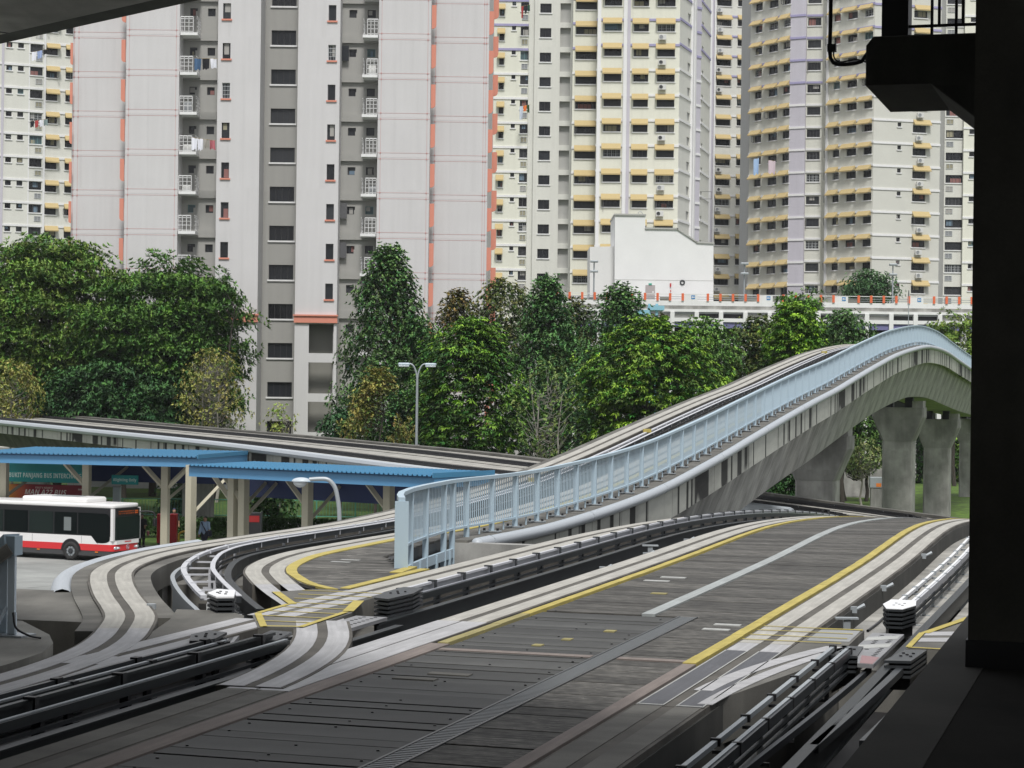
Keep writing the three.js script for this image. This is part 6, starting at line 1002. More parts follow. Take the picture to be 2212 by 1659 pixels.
  mesh('roof_pod', new RoundedBoxGeometry(4.1, 0.34, 1.9, 4, 0.14), wh, b, P(-3.9, 3.08, -Wd / 2)); mesh('roof_hatch', new RoundedBoxGeometry(1.6, 0.06, 0.9, 2, 0.03), acGrey, b, P(-3.6, 3.25, -Wd / 2));
  mesh('mirror_arm', smoothTube([P(-0.05, 2.5, -Wd + 0.1), P(0.35, 2.52, -Wd - 0.2), P(0.62, 2.45, -Wd - 0.35), P(0.68, 2.2, -Wd - 0.38)], 0.045, 20, 8), mat.black, b); mesh('mirror', new RoundedBoxGeometry(0.16, 0.42, 0.26, 2, 0.06), mat.black, b, P(0.68, 1.95, -Wd - 0.38));
  mesh('wiper', gb().tube(P(0.13, 1.14, -1.2), P(0.135, 1.25, -0.45), 0.012).tube(P(0.13, 1.14, -1.25), P(0.135, 1.25, -2.0), 0.012).geo(), mat.black, b);
}

// ---------------------------------------------------------------- people
function body(bones, cell, pad = 0) { // one continuous skin round tapered limbs
  const bb = new THREE.Box3(); for (const [a, b, r0, r1] of bones) { bb.expandByPoint(a.clone().addScalar(-r0 - 0.06)); bb.expandByPoint(a.clone().addScalar(r0 + 0.06)); bb.expandByPoint(b.clone().addScalar(-r1 - 0.06)); bb.expandByPoint(b.clone().addScalar(r1 + 0.06)); }
  const c = bb.getCenter(V()), sz = bb.getSize(V()), half = Math.max(sz.x, sz.y, sz.z) / 2, res = Math.min(110, Math.ceil(half * 2 / cell)), mc = new MarchingCubes(res, new THREE.MeshBasicMaterial(), false, false, 120000);
  mc.isolation = 0; const k = 75, p = V(), ba = V(), pa = V();
  for (let z = 0; z < res; z++) for (let y = 0; y < res; y++) for (let x = 0; x < res; x++) {
    p.set((x - res / 2) / (res / 2) * half + c.x, (y - res / 2) / (res / 2) * half + c.y, (z - res / 2) / (res / 2) * half + c.z); let s = 0;
    for (const [a, b, r0, r1] of bones) { ba.subVectors(b, a); pa.subVectors(p, a); const h = clamp(pa.dot(ba) / Math.max(1e-6, ba.lengthSq()), 0, 1), d = pa.addScaledVector(ba, -h).length() - lerp(r0, r1, h) - pad; s += Math.exp(-k * clamp(d, -0.3, 0.35)); }
    mc.field[x + y * res + z * res * res] = Math.log(s) / k;
  }
  mc.update(); const n = mc.count, g = new THREE.BufferGeometry(), pos = new Float32Array(n * 3);
  for (let i = 0; i < n; i++) { pos[i * 3] = mc.positionArray[i * 3] * half + c.x; pos[i * 3 + 1] = mc.positionArray[i * 3 + 1] * half + c.y; pos[i * 3 + 2] = mc.positionArray[i * 3 + 2] * half + c.z; }
  g.setAttribute('position', new THREE.BufferAttribute(pos, 3)); g.setAttribute('normal', new THREE.BufferAttribute(new Float32Array(mc.normalArray.slice(0, n * 3)), 3)); return g;
}
function person(label, pos, turn, o) {
  const t = thing('person', label, 'person', pos); t.rotation.y = turn; const h = o.h || 1.65, k = h / 1.7, v = (x, y, z) => V(x * k, y * k, z * k);
  const st = o.stride || 0, a = o.arm || 0.1;
  const J = { hipL: v(-0.09, 0.9, 0), hipR: v(0.09, 0.9, 0), kL: v(-0.1, 0.49, 0.06 * st + 0.02), kR: v(0.1, 0.49, 0.16 * st + 0.02), fL: v(-0.1, 0.07, -0.22 * st), fR: v(0.1, 0.07, 0.26 * st), ch: v(0, 1.28, 0), nk: v(0, 1.45, 0.0), hd: v(0, 1.585, 0.015), sL: v(-0.18, 1.39, 0), sR: v(0.18, 1.39, 0), eL: v(-0.25, 1.11, -0.02 - a), eR: v(0.25, 1.11, -0.02 + a * 0.5), wL: v(-0.24, 0.87, 0.06 + a), wR: o.bend ? v(0.1, 1.12, 0.24) : v(0.25, 0.86, 0.1) };
  const leg = [[J.hipL, J.kL, 0.085, 0.058], [J.kL, J.fL, 0.056, 0.038], [J.hipR, J.kR, 0.085, 0.058], [J.kR, J.fR, 0.056, 0.038]], torso = [[v(0, 0.95, 0), J.ch, 0.135, 0.14], [J.sL, J.sR, 0.07, 0.07], [v(-0.06, 0.93, 0), v(0.06, 0.93, 0), 0.12, 0.12]], arms = [[J.sL, J.eL, 0.05, 0.038], [J.eL, J.wL, 0.037, 0.026], [J.sR, J.eR, 0.05, 0.038], [J.eR, J.wR, 0.037, 0.026]];
  const feet = [[J.fL, J.fL.clone().add(v(0, -0.035, 0.15)), 0.042, 0.034], [J.fR, J.fR.clone().add(v(0, -0.035, 0.15)), 0.042, 0.034]];
  const head = [[v(0, 1.56, 0.0), v(0, 1.63, -0.005), 0.085, 0.088], [v(0, 1.52, 0.03), v(0, 1.55, 0.03), 0.055, 0.06], [J.nk.clone().add(v(0, -0.04, 0)), v(0, 1.53, 0), 0.05, 0.048], [v(0, 1.56, 0.09), v(0, 1.585, 0.085), 0.012, 0.01]];
  const hands = []; for (const [w, s] of [[J.wL, -1], [J.wR, 1]]) { hands.push([w, w.clone().add(v(0, -0.08, 0.015)), 0.03, 0.034]); for (let f = 0; f < 4; f++) hands.push([w.clone().add(v(0, -0.09, -0.02 + f * 0.018)), w.clone().add(v(s * 0.004, -0.16 + Math.abs(f - 1.4) * 0.01, -0.02 + f * 0.022)), 0.009, 0.008]); hands.push([w.clone().add(v(0, -0.03, 0.03)), w.clone().add(v(0, -0.1, 0.06)), 0.011, 0.009]); }
  mesh('body', mergeGeometries([body([...leg, ...torso, ...arms, ...feet], 0.02), body(head, 0.009), body(hands.slice(0, 6), 0.005), body(hands.slice(6), 0.005)]), o.skin || M(L(0.35, 0.2, 0.13), 0.7), t);
  mesh('shirt', body([...torso, [J.sL, o.short ? J.sL.clone().lerp(J.eL, 0.8) : J.wL, 0.052, 0.045], [J.sR, o.short ? J.sR.clone().lerp(J.eR, 0.8) : (o.short ? J.eR : J.eR), 0.052, 0.045]], 0.022, 0.016), o.shirt, t);
  mesh('trousers', body([...leg, [v(-0.06, 0.93, 0), v(0.06, 0.93, 0), 0.12, 0.12]], 0.022, 0.02), o.trousers, t);
  mesh('shoes', body(feet, 0.014, 0.012), mat.black, t);
  mesh('hair', body(o.longHair ? [[v(0, 1.63, -0.025), v(0, 1.64, -0.02), 0.1, 0.1], [v(0, 1.6, -0.06), v(0, 1.38, -0.08), 0.08, 0.05]] : [[v(0, 1.64, -0.03), v(0, 1.65, -0.015), 0.095, 0.093]], 0.014), o.hair || M(L(0.012, 0.01, 0.009), 0.6), t);
  for (const x of [-0.032, 0.032]) mesh('eye', new THREE.SphereGeometry(0.011 * k, 8, 6), mat.black, t, v(x, 1.585, 0.083));
  if (o.bag) { const g = gb(); g.tube(v(-0.14, 1.42, 0.12), v(0.16, 0.95, 0.17), 0.03, 0.03, 5); g.tube(v(-0.14, 1.42, 0.12), v(-0.12, 1.42, -0.14), 0.03, 0.03, 5).tube(v(-0.12, 1.42, -0.14), v(0.2, 0.95, -0.12), 0.03, 0.03, 5); mesh('shoulder_bag', g.geo(), o.bag, t); mesh('bag', new RoundedBoxGeometry(0.14, 0.28, 0.34, 2, 0.04), o.bag, t, v(0.25, 0.88, 0.04)); }
  if (o.handbag) mesh('handbag', new RoundedBoxGeometry(0.1, 0.24, 0.28, 2, 0.05), o.handbag, t, v(0.3, 0.72, 0.12));
  return t;
}
{
  const at = (x, y, d) => { const p = atDepth(x, y, d); return V(p.x, 0, p.z); };
  person('person in black clothes holding a pink bag, standing just beside the bus front', at(306, 1150, 106.5), 0.4, { h: 1.66, skin: M(L(0.3, 0.18, 0.12), 0.7), shirt: M(L(0.014, 0.013, 0.015), 0.85), trousers: M(L(0.013, 0.013, 0.015), 0.8), longHair: true, handbag: M(L(0.45, 0.12, 0.15), 0.6), bend: true });
  person('person in a light blue shirt with a dark shoulder bag walking behind the guideway curve', at(443, 1150, 104.5), -0.35, { h: 1.7, shirt: M(L(0.28, 0.38, 0.52), 0.85), trousers: M(L(0.03, 0.032, 0.05), 0.85), stride: 0.7, bag: M(L(0.012, 0.016, 0.035), 0.7), short: false });
  person('person in a dark cap standing behind the red box by the canopy post', at(376, 1140, 111), 0.2, { h: 1.68, shirt: M(L(0.02, 0.02, 0.025), 0.85), trousers: M(L(0.02, 0.02, 0.03), 0.85), hair: M(L(0.015, 0.02, 0.06), 0.7) });
  // red box, kiosk, bollard, white marker post, fence, hedge, kerb
  const red = M(L(0.5, 0.02, 0.025), 0.5);
  let p = at(361, 1160, 108), t = thing('red_cabinet', 'red upright cabinet partly hidden by the cream canopy post', 'cabinet', p); mesh('box', new RoundedBoxGeometry(1.0, 1.5, 0.5, 2, 0.03), red, t, V(0, 0.85, 0)); mesh('plinth', new THREE.BoxGeometry(0.9, 0.1, 0.45), mat.steel, t, V(0, 0.05, 0)); mesh('door_seam', gb().box(-0.01, 0.01, 0.2, 1.5, 0.251, 0.256).geo(), mat.black, t);
  p = at(543, 1126, 99); t = thing('information_kiosk', 'black kiosk with a red lit line display under the second canopy', 'kiosk', p); mesh('case', new RoundedBoxGeometry(0.95, 2.3, 0.4, 2, 0.03), mat.black, t, V(0, 1.15, 0)); mesh('display', gb().box(-0.4, 0.4, 1.85, 2.15, 0.2, 0.215).geo(), M(L(0.25, 0.01, 0.01), 0.5), t); mesh('side_frame', gb().box(-0.5, -0.46, 0, 2.35, -0.2, 0.22).box(0.46, 0.5, 0, 2.35, -0.2, 0.22).geo(), mat.steel, t);
  p = at(402, 1163, 106); t = thing('barrier', 'small yellow topped barrier beside the red cabinet', 'barrier', p); mesh('bar', smoothTube([V(-0.35, 0, 0), V(-0.33, 0.75, 0), V(0, 0.85, 0), V(0.33, 0.75, 0), V(0.35, 0, 0)], 0.05, 30, 8), M(L(0.6, 0.4, 0.05), 0.6), t); mesh('base', new THREE.BoxGeometry(0.9, 0.06, 0.3), mat.steel, t, V(0, 0.03, 0));
  p = at(252.5, 1080, 106); t = thing('marker_post', 'plain white square post standing behind the bus roof', 'post', p); const hp = Y(252.5, 1052, 106); mesh('shaft', new RoundedBoxGeometry(0.36, hp, 0.36, 1, 0.02), M(L(0.62, 0.72, 0.74), 0.6), t, V(0, hp / 2, 0)); mesh('cap', new THREE.BoxGeometry(0.4, 0.05, 0.4), mat.galv, t, V(0, hp + 0.02, 0));
  // green fence along the interchange edge
  const F = (x, d, y) => V(x, y, -d);
  const fe = thing('mesh_fence', 'green wire fence on the grass behind the hedge and bus canopies', 'fence', V(-22, 0, -130)), fm = M(L(0.08, 0.26, 0.19), 0.6);
  for (let x = -36; x <= -2; x += 2.4) gb().tube(F(x, 130, 0), F(x, 130, 1.15), 0.05, 0.05, 6).build('post', fm, fe);
  for (const y of [0.15, 1.12]) gb().tube(F(-36, 130, y), F(-2, 130, y), 0.03, 0.03, 5).build('rail', fm, fe);
  const wi = gb(); for (let x = -36; x < -2; x += 0.2) wi.tube(F(x, 130, 0.15), F(x, 130, 1.12), 0.012, 0.012, 3); wi.build('wire', fm, fe).userData.kind = 'stuff';
  structure(gb().quad(F(-60, 107, 0.012), F(4, 107, 0.012), F(4, 150, 0.012), F(-60, 150, 0.012)).build('grass_verge', M(L(0.075, 0.125, 0.025), 1, { map: tGrass })));
  structure(gb().quad(F(-60, 102, 0.016), F(4, 102, 0.016), F(4, 107.2, 0.016), F(-60, 107.2, 0.016)).build('footway', M(L(0.25, 0.25, 0.23), 0.95, { map: tPave })));
  const path = structure(gb().quad(F(-60, 123, 0.016), F(4, 123, 0.016), F(4, 127.5, 0.016), F(-60, 127.5, 0.016)).build('path', M(L(0.3, 0.29, 0.26), 0.95, { map: tPave })));
  for (let i = 0, x = -34; x < -4; x += 2.6, i++) structure(mesh('white_kerb', new RoundedBoxGeometry(2.1, 0.24, 0.3, 1, 0.03), wallM.white, null, F(x, 122.6, 0.12)));
  const hr = rng(55), HP = [], HC = []; for (let i = 0; i < 30000; i++) { const q = F(-36 + hr() * 33, 113 + (hr() - 0.5) * 1.6, 0.05 + 1.0 * Math.pow(hr(), 0.6)); const dx = hr() - 0.5, dy = hr() - 0.3, dz = hr() - 0.5, l = 0.12; HP.push(q.x, q.y, q.z, q.x + dx * l * 2, q.y + dy * l, q.z + dz * l * 2, q.x + dz * l * 2, q.y + l, q.z - dx * l); const k = 0.7 + 1.0 * hr(); for (let j = 0; j < 3; j++) HC.push(0.03 * k, 0.066 * k, 0.017 * k); }
  const hg = new THREE.BufferGeometry(); hg.setAttribute('position', new THREE.BufferAttribute(new Float32Array(HP), 3)); hg.setAttribute('color', new THREE.BufferAttribute(new Float32Array(HC), 3)); hg.computeVertexNormals(); const hm = mesh('hedge', hg, leafMat); tag(hm, 'low clipped green hedge behind the red cabinet and canopy posts', 'hedge'); hm.userData.kind = 'stuff';
}
// lamp posts
{
  const p = atDepth(1667 / 1.8517, 1700 / 1.8517, 118), y = Y(900, 786, 118), t = thing('street_lamp', 'slender grey lamp post with two curved arms beside the drooping tree', 'street lamp', V(p.x, 0, p.z));
  mesh('pole', gb().tube(V(0, 0, 0), V(0, y - 0.9, 0), 0.1, 0.07, 10).geo(), mat.galv, t);
  for (const s of [-1, 1]) { mesh('arm', smoothTube([V(0, y - 0.95, 0), V(s * 0.08, y - 0.45, 0), V(s * 0.3, y - 0.05, 0), V(s * 0.7, y, 0)], 0.05, 20, 8), mat.galv, t); const h = mesh('lamp_head', new RoundedBoxGeometry(0.66, 0.17, 0.3, 3, 0.07), M(L(0.42, 0.5, 0.56), 0.35), t, V(s * 0.75, y - 0.03, 0.1)); mesh('lens', new RoundedBoxGeometry(0.6, 0.12, 0.28, 2, 0.05), M(L(0.5, 0.55, 0.58), 0.15), h, V(0, -0.1, 0)); }
}
{
  const d = 80, b = atDepth(735, 1100, d), t = thing('street_lamp', 'curved single arm lamp post with a domed head in front of the lower canopy', 'street lamp', V(b.x, 0, b.z)); const o = t.position;
  const q = (px, py, dd = d) => atDepth(px, py, dd).sub(o);
  const arm = [V(0, 0, 0), q(733, 1110), q(730, 1080), q(722, 1050), q(708, 1036), q(690, 1034.5), q(668, 1036)];
  mesh('pole', smoothTube(arm, 0.085, 60, 10), mat.galv, t);
  const hd = q(651, 1040); const hg = new THREE.SphereGeometry(0.37, 24, 12, 0, Math.PI * 2, 0, Math.PI / 2); hg.scale(1.0, 0.42, 0.62); const head = mesh('lamp_head', hg, M(L(0.46, 0.52, 0.56), 0.35), t, hd); const lg = new THREE.SphereGeometry(0.27, 20, 10, 0, Math.PI * 2, Math.PI / 2, Math.PI / 2); lg.scale(1, 0.85, 0.7); mesh('glass_bowl', lg, M(L(0.45, 0.48, 0.5), 0.1), head, V(-0.05, -0.005, 0));
}
// wall, utility box below the flyover
{
  const a = atDepth(1700, 1060, 166), c = atDepth(1905, 1060, 163), t = thing('boundary_wall', 'plain pale boundary wall behind the trees under the flyover', 'wall', V(a.x, 0, a.z)); const f = { o: V(a.x, 0, a.z), ex: V(c.x - a.x, 0, c.z - a.z).normalize() }; f.ez = V(-f.ex.z, 0, f.ex.x); const l = Math.hypot(c.x - a.x, c.z - a.z);
  gb().fbox(f, 0, l, 0, 3.3, -0.25, 0).build('panel', conc(L(0.5, 0.49, 0.48)), t); gb().fbox(f, 0, l, 0, 0.12, 0.001, 0.35).build('drain_kerb', mat.concrete, t);
  for (let u = 3; u < l; u += 3.4) gb().fbox(f, u - 0.02, u + 0.02, 0.12, 3.3, 0.001, 0.012).build('joint', mat.concDark, t);
  const p = atDepth(1893, 1046, 146), u = thing('utility_box', 'small grey utility box with an orange label beside the crest pillar', 'utility box', V(p.x, 0, p.z)); mesh('cabinet', new RoundedBoxGeometry(0.95, 0.75, 0.5, 1, 0.03), mat.galv, u, V(0, Y(1893, 1042, 146), 0)); mesh('stand', new THREE.BoxGeometry(0.8, Y(1893, 1042, 146) - 0.3, 0.4), mat.concrete, u, V(0, (Y(1893, 1042, 146) - 0.3) / 2, 0)); mesh('orange_label', gb().box(-0.05, 0.3, -0.3, -0.05, 0.251, 0.26).geo(), M(L(0.7, 0.2, 0.03), 0.6), u, V(0, Y(1893, 1042, 146), 0));
  const q = atDepth(1963, 640, 150); const an = thing('antenna_mast', 'thin mast rising behind the crest of the flyover railing', 'mast', V(q.x, 0, q.z)); mesh('shaft', gb().tube(V(0, 0, 0), V(0, Y(1963, 628, 150), 0), 0.05, 0.025, 6).geo(), mat.galv, an); mesh('tip', gb().tube(V(0, Y(1963, 640, 150), 0), V(0, Y(1963, 627, 150), 0), 0.045, 0.03, 6).geo(), mat.steel, an);
  const w = thing('shelter_frame', 'pale blue stepped shelter roof edges in front of the car park', 'shelter', (() => { const p2 = atDepth(1412, 690, 192); return V(p2.x, 0, p2.z); })()), bm = M(L(0.25, 0.5, 0.62), 0.5); const wx = (px, py) => atDepth(px, py, 192).sub(w.position);
  for (const [x0, x1, yy] of [[1403, 1435, 667], [1375, 1403, 676]]) { const a2 = wx(x0, yy), c2 = wx(x1, yy); mesh('roof', gb().box(a2.x, c2.x, a2.y - 0.12, a2.y + 0.3, -3, 0.2).geo(), bm, w); } for (const px of [1403, 1419]) { const a2 = wx(px, 660); mesh('post', gb().box(a2.x - 0.12, a2.x + 0.12, 0, wx(px, 656).y, -0.2, 0).geo(), bm, w); }
}

// ---------------------------------------------------------------- laundry hung from the flats
function laundry(label, d, x0, y0, x1, y1, items, group) {
  const a = atDepth(x0, y0, d), b = atDepth(x1, y1, d), t = thing('laundry', label, 'laundry', a); mesh('pole', gb().tube(V(0, 0, 0), V().subVectors(b, a), 0.02, 0.02, 6).geo(), M(L(0.3, 0.22, 0.1), 0.7), t);
  const r = rng(Math.round(x0 * 7 + y0)), D = V().subVectors(b, a), n = items.length; items.forEach(([c, w, h], i) => {
    const u0 = (i + 0.06) / n, u1 = u0 + w / n, g = new THREE.PlaneGeometry(1, 1, 8, 6), p = g.attributes.position; const P0 = D.clone().multiplyScalar(u0), P1 = D.clone().multiplyScalar(u1), wd = P0.distanceTo(P1);
    for (let k = 0; k < p.count; k++) { const x = p.getX(k) + 0.5, y = 0.5 - p.getY(k), q = P0.clone().lerp(P1, x); p.setXYZ(k, q.x + (y * 0.06) * Math.sin(x * 5 + i), q.y - y * h * (0.92 + 0.08 * Math.sin(x * 9 + i * 2)), q.z + 0.09 * Math.sin(x * 7 + i * 3) * (0.3 + y) + 0.02); }
    g.computeVertexNormals(); mesh('garment', g, M(L(...c), 0.95, { side: THREE.DoubleSide }), t);
  });
}
const W_ = [0.75, 0.76, 0.82], Bl = [0.06, 0.12, 0.22], Dk = [0.015, 0.016, 0.02], Rd = [0.4, 0.05, 0.05];
laundry('row of blue jeans and dark and white washing beside an upper left balcony', 162.6, 419, 126, 470, 127, [[Bl, 0.9, 0.95], [Dk, 0.9, 0.9], [W_, 0.8, 0.8]]);
laundry('white sheets and small washing hung beside a lower left balcony of the pink tower', 162.6, 413, 297, 466, 304, [[W_, 1.0, 1.0], [W_, 0.9, 0.95], [[0.35, 0.33, 0.3], 0.8, 0.7], [[0.4, 0.12, 0.14], 0.8, 0.75]]);
laundry('blue and white washing bundled at an upper window of the far left block', 254, 68, 113, 104, 106, [[W_, 0.9, 1.1], [[0.3, 0.38, 0.6], 0.9, 1.0], [Dk, 0.8, 0.6]]);
laundry('mixed dark and striped washing at a middle window of the far left block', 254, 65, 262, 104, 257, [[Dk, 0.9, 0.8], [Rd, 0.8, 0.9], [W_, 0.8, 0.9], [[0.2, 0.26, 0.26], 0.8, 0.8]]);
laundry('white and red washing at the topmost window of the far left block', 254, 66, 64, 86, 70, [[Rd, 0.8, 0.6], [[0.5, 0.5, 0.47], 0.9, 0.9]]);
laundry('red and dark washing at the topmost kitchen window left of the centre block', 238.5, 1126, 14, 1146, 10, [[Rd, 0.7, 1.4], [Dk, 0.8, 1.0], [[0.02, 0.09, 0.05], 0.7, 0.8]]);
laundry('pale sheet and orange cloth with a plant at a centre block window', 238.5, 1122, 230, 1146, 226, [[[0.55, 0.6, 0.68], 0.95, 1.6], [[0.75, 0.2, 0.05], 0.9, 0.7], [[0.03, 0.08, 0.02], 0.6, 1.0]]);
laundry('light blue cloth trailing from a window in the right cream block', 262, 1627, 344, 1640, 341, [[[0.35, 0.5, 0.72], 0.9, 2.1]]);
laundry('pale pink patterned blanket draped below a window in the right cream block', 260.5, 1659, 346, 1675, 348, [[[0.6, 0.5, 0.55], 0.95, 1.7]]);

// ---------------------------------------------------------------- the station we stand in
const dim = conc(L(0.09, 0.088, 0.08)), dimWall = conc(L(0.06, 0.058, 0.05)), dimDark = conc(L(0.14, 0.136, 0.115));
{
  const PF = gb(), e0 = -1.21; PF.hexa([ST(-14, e0, 5), ST(-14, 14, 5), ST(40, 14, 5), ST(40, e0, 5)].map(p => V(p.x, 4.6, p.z)).concat([ST(-14, e0, 0), ST(-14, 14, 0), ST(40, 14, 0), ST(40, e0, 0)].map(p => V(p.x, 6.9, p.z))));
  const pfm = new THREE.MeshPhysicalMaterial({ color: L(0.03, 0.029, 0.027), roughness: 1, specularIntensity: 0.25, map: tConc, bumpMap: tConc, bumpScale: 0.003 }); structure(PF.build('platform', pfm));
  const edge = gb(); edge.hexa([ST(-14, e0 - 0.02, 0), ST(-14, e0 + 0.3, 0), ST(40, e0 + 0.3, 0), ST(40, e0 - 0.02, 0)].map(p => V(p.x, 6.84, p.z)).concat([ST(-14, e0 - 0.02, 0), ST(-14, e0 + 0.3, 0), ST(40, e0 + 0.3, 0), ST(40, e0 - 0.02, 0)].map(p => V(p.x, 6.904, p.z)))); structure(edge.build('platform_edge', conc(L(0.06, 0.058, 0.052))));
  const b = thing('station_building', 'dark station roof over the platform, its soffit corner showing at top left', 'station building', V(0, 6.9, 2));
  const slab = (s0, s1, t0, t1, y0, y1, name, m) => { const q = [ST(s0, t0, 0), ST(s0, t1, 0), ST(s1, t1, 0), ST(s1, t0, 0)], g = gb(); g.hexa(q.map(p => V(p.x, y0, p.z)).concat(q.map(p => V(p.x, y1, p.z)))); return g.build(name, m, b); };
  const RH = 11.7; // roof edge measured at the top left corner of the view
  const r0 = atHeight(-260, 134, RH), r1 = atHeight(332, 0, RH), rd = V().subVectors(r1, r0).normalize(), q0 = r0.clone().addScaledVector(rd, -30), q1 = r1.clone().addScaledVector(rd, 36), bk = V(rd.z, 0, -rd.x); if (bk.z < 0) bk.negate();
  const poly = [q0, q1, q1.clone().addScaledVector(bk, 46), q0.clone().addScaledVector(bk, 46)], g = gb(); g.hexa(poly.map(p => V(p.x, RH, p.z)).concat(poly.map(p => V(p.x, RH + 0.35, p.z)))); g.build('roof', conc(L(0.8, 0.82, 0.78)), b);
  const fz = gb(), o1 = bk.clone().multiplyScalar(-0.55); fz.hexa([q0, q1, q1.clone().add(o1), q0.clone().add(o1)].map(p => V(p.x, RH + 0.09, p.z)).concat([q0, q1, q1.clone().add(o1), q0.clone().add(o1)].map(p => V(p.x, RH + 0.4, p.z)))); fz.build('eave', conc(L(0.16, 0.18, 0.16)), b);
  for (let k = 0; k < 4; k++) { const a = r0.clone().addScaledVector(rd, 2.2 + k * 3 - 2.6), c = a.clone().addScaledVector(bk, 20), n = rd.clone().multiplyScalar(0.012); gb().hexa([a.clone().sub(n), a.clone().add(n), c.clone().add(n), c.clone().sub(n)].map(p => V(p.x, RH - 0.006, p.z)).concat([a.clone().sub(n), a.clone().add(n), c.clone().add(n), c.clone().sub(n)].map(p => V(p.x, 12.6, p.z)))).build('soffit_joint', mat.black, b); }
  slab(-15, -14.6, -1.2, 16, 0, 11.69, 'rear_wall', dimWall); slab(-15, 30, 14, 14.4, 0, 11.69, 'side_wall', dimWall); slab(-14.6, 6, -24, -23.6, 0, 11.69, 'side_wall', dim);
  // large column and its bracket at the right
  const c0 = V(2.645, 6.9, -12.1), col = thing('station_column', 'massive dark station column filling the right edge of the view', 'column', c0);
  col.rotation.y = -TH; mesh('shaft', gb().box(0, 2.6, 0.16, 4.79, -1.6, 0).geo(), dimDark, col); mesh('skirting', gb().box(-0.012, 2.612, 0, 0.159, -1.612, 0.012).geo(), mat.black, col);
  const br = thing('cantilever_bracket', 'dark stepped concrete bracket jutting left from the station column', 'bracket', V(2.645, 10.3, -12.2)); br.rotation.y = -TH;
  const lx = -0.63, sh = new THREE.Shape(); sh.moveTo(lx, 0.02); sh.lineTo(lx + 0.38, 0.02); sh.lineTo(0.3, -0.42); sh.lineTo(0.3, 0.3); sh.lineTo(lx + 0.04, 0.3); sh.lineTo(lx, 0.25); 
  const eg = new THREE.ExtrudeGeometry(sh, { depth: 1.25, bevelEnabled: true, bevelSize: 0.006, bevelThickness: 0.006, bevelSegments: 1 }); eg.translate(0, 0, -1.45); mesh('bracket_beam', eg, conc(L(0.12, 0.12, 0.11)), br);
  // cage rail and post on the bracket
  const cg = thing('guard_cage', 'black metal guard cage and post silhouetted on the concrete bracket', 'guard cage', V(2.645, 10.6, -12.3)); cg.rotation.y = -TH;
  const bx = (n, x0, x1, y0, y1, z0 = -0.5, z1 = -0.47, m = mat.black) => mesh(n, gb().box(x0, x1, y0, y1, z0, z1).geo(), m, cg);
  const kx = z => lx + (z - 615) / 720 * 0.67, ky = z => (262 - z) / 1659 * 1.53; // along the bracket and up from its top
  bx('post', kx(706), kx(868), -0.02, 2.2, -0.62, -0.42); bx('post_edge', kx(690), kx(706), 0, 2.2, -0.5, -0.46);
  for (const z of [1015, 1062, 1172, 1215, 1325]) bx('bar', kx(z) - 0.008, kx(z) + 0.008, z === 1062 || z === 1215 ? ky(130) : 0.0, 2.2);
  bx('rail', kx(868), 0.2, ky(138), ky(122)); bx('rail', kx(700), 0.2, ky(262), ky(238)); bx('clamp', kx(860), kx(940), ky(255), ky(200), -0.6, -0.4); bx('rail', kx(868), 0.2, 1.0, 1.016);
  mesh('strut', gb().tube(V(kx(715), ky(140), -0.5), V(kx(800), ky(235), -0.5), 0.008).geo(), mat.black, cg);
  const pipe = thing('hanging_conduit', 'dark conduit pipe bending from above into the bracket end', 'conduit', V(2.645, 10.3, -12.3)); pipe.rotation.y = -TH;
  const py = z => 0.3 + ky(z); mesh('pipe', smoothTube([V(kx(362), 2.4, -0.4), V(kx(362), py(100), -0.4), V(kx(361), py(300), -0.4), V(kx(372), py(355), -0.4), V(kx(410), py(378), -0.4), V(kx(520), py(376), -0.4), V(kx(575), py(362), -0.4), V(kx(600), py(320), -0.4), V(kx(640), py(275), -0.4)], 0.0125, 70, 8), mat.black, pipe);
  mesh('cable', smoothTube([V(kx(390), py(255), -0.4), V(kx(388), py(330), -0.4), V(kx(420), py(362), -0.4), V(kx(540), py(352), -0.4), V(kx(620), py(380), -0.4)], 0.005, 50, 6), mat.black, pipe);
  mesh('coupling', gb().box(kx(345), kx(402), py(295), py(245), -0.42, -0.38).geo(), mat.black, pipe);
}
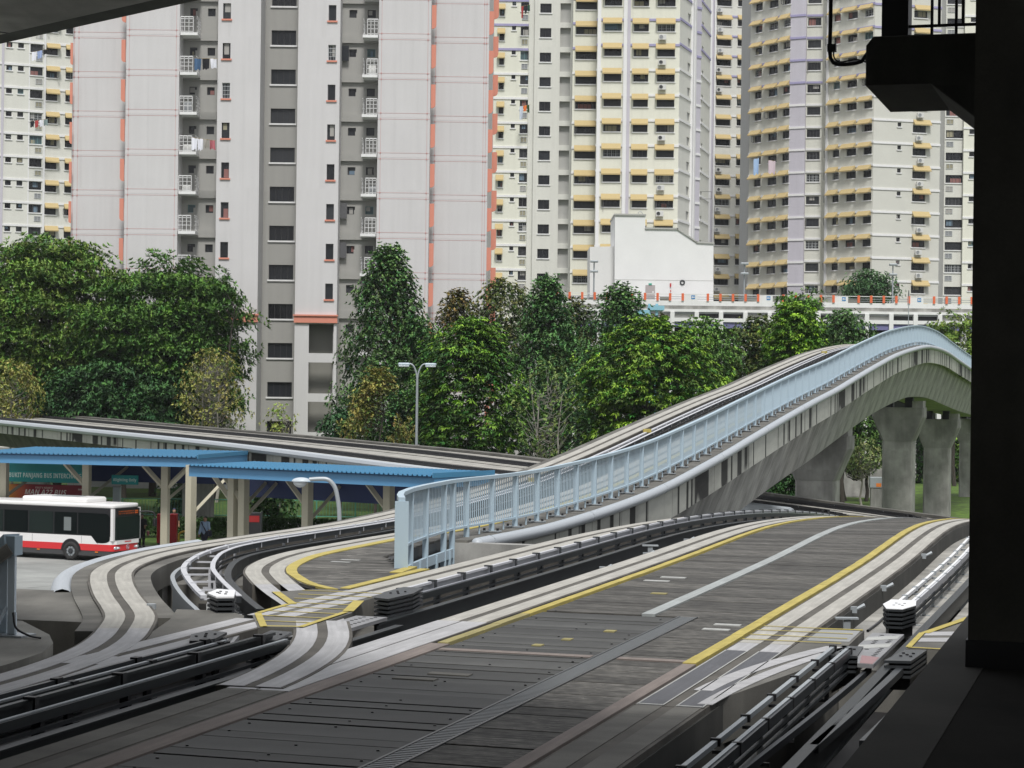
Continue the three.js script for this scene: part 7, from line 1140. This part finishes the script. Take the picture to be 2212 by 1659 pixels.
// parapet wall and railing end at the near left
{
  const o = ST(20.5, -11.4, 0), w = thing('parapet_wall', 'weathered concrete parapet wall at the left edge beside the track', 'wall', V(o.x, 5, o.z));
  const q = (poly, y0, y1, n, m) => gb().prism(poly, y0, y1, (s, t) => ST(s, t, 0)).build(n, m, w);
  q([[14, -9.98], [17.5, -10.22], [18.3, -10.34], [19.0, -10.62], [19.6, -11.0], [20.6, -11.9], [20.4, -13.5], [14, -13.5]], 4.2, 5.82, 'wall', conc(L(0.3, 0.295, 0.27)));
  q([[21.4, -10.95], [22.2, -11.5], [23.4, -12.35], [24.4, -13.2], [24.4, -15.5], [21.2, -14.0]], 5.3, 5.74, 'ledge_slab', mat.concDeck);
  q([[21.7, -11.35], [22.2, -11.7], [22.2, -14.3], [21.7, -14.2]], 3.5, 5.29, 'pit_wall', mat.concDark);
  const po = ST(19.35, -11.35, 0), r = thing('railing_post', 'grey blue steel railing end post with clamped round handrail at the left edge', 'railing post', V(po.x, 5.82, po.z)); r.rotation.y = -TH;
  const H = 0.86, pm = M(L(0.6, 0.68, 0.74), 0.45);
  mesh('post', gb().box(-0.14, -0.02, 0, H, -0.05, -0.02).box(0.02, 0.1, 0, H, 0.0, 0.04).box(-0.16, -0.14, 0, H, -0.06, 0.06).geo(), pm, r);
  mesh('base_plate', gb().box(-0.35, 0.25, 0, 0.02, -0.15, 0.15).geo(), mat.galv, r); mesh('stay', gb().tube(V(-0.1, 0.02, 0.12), V(-0.0, 0.3, 0.02), 0.02).tube(V(0.12, 0.02, 0.05), V(0.1, 0.25, 0.02), 0.018).geo(), pm, r);
  mesh('clamp', gb().hexa([V(-0.22, H - 0.12, 0.1), V(0.02, H + 0.06, 0.1), V(0.02, H + 0.06, -0.06), V(-0.22, H - 0.12, -0.06), V(-0.2, H + 0.02, 0.1), V(0.0, H + 0.2, 0.1), V(0.1, H + 0.2, -0.06), V(-0.2, H + 0.02, -0.06)]).box(0.0, 0.12, H - 0.02, H + 0.18, -0.08, 0.08).geo(), mat.rail, r);
  mesh('handrail', gb().tube(V(-0.34, H - 0.26, 0.22), V(0.06, H + 0.05, 0.06), 0.07, 0.07, 14).geo(), M(L(0.34, 0.33, 0.3), 0.6, { map: tConc }), r); mesh('cable', smoothTube([V(0.1, 0.25, 0.06), V(0.16, 0.1, 0.1), V(0.3, 0.03, 0.1), V(0.5, 0.02, 0.2)], 0.012, 20, 6), mat.black, r);
}
scene.environmentIntensity = 0.25;
renderer.render(scene, camera);
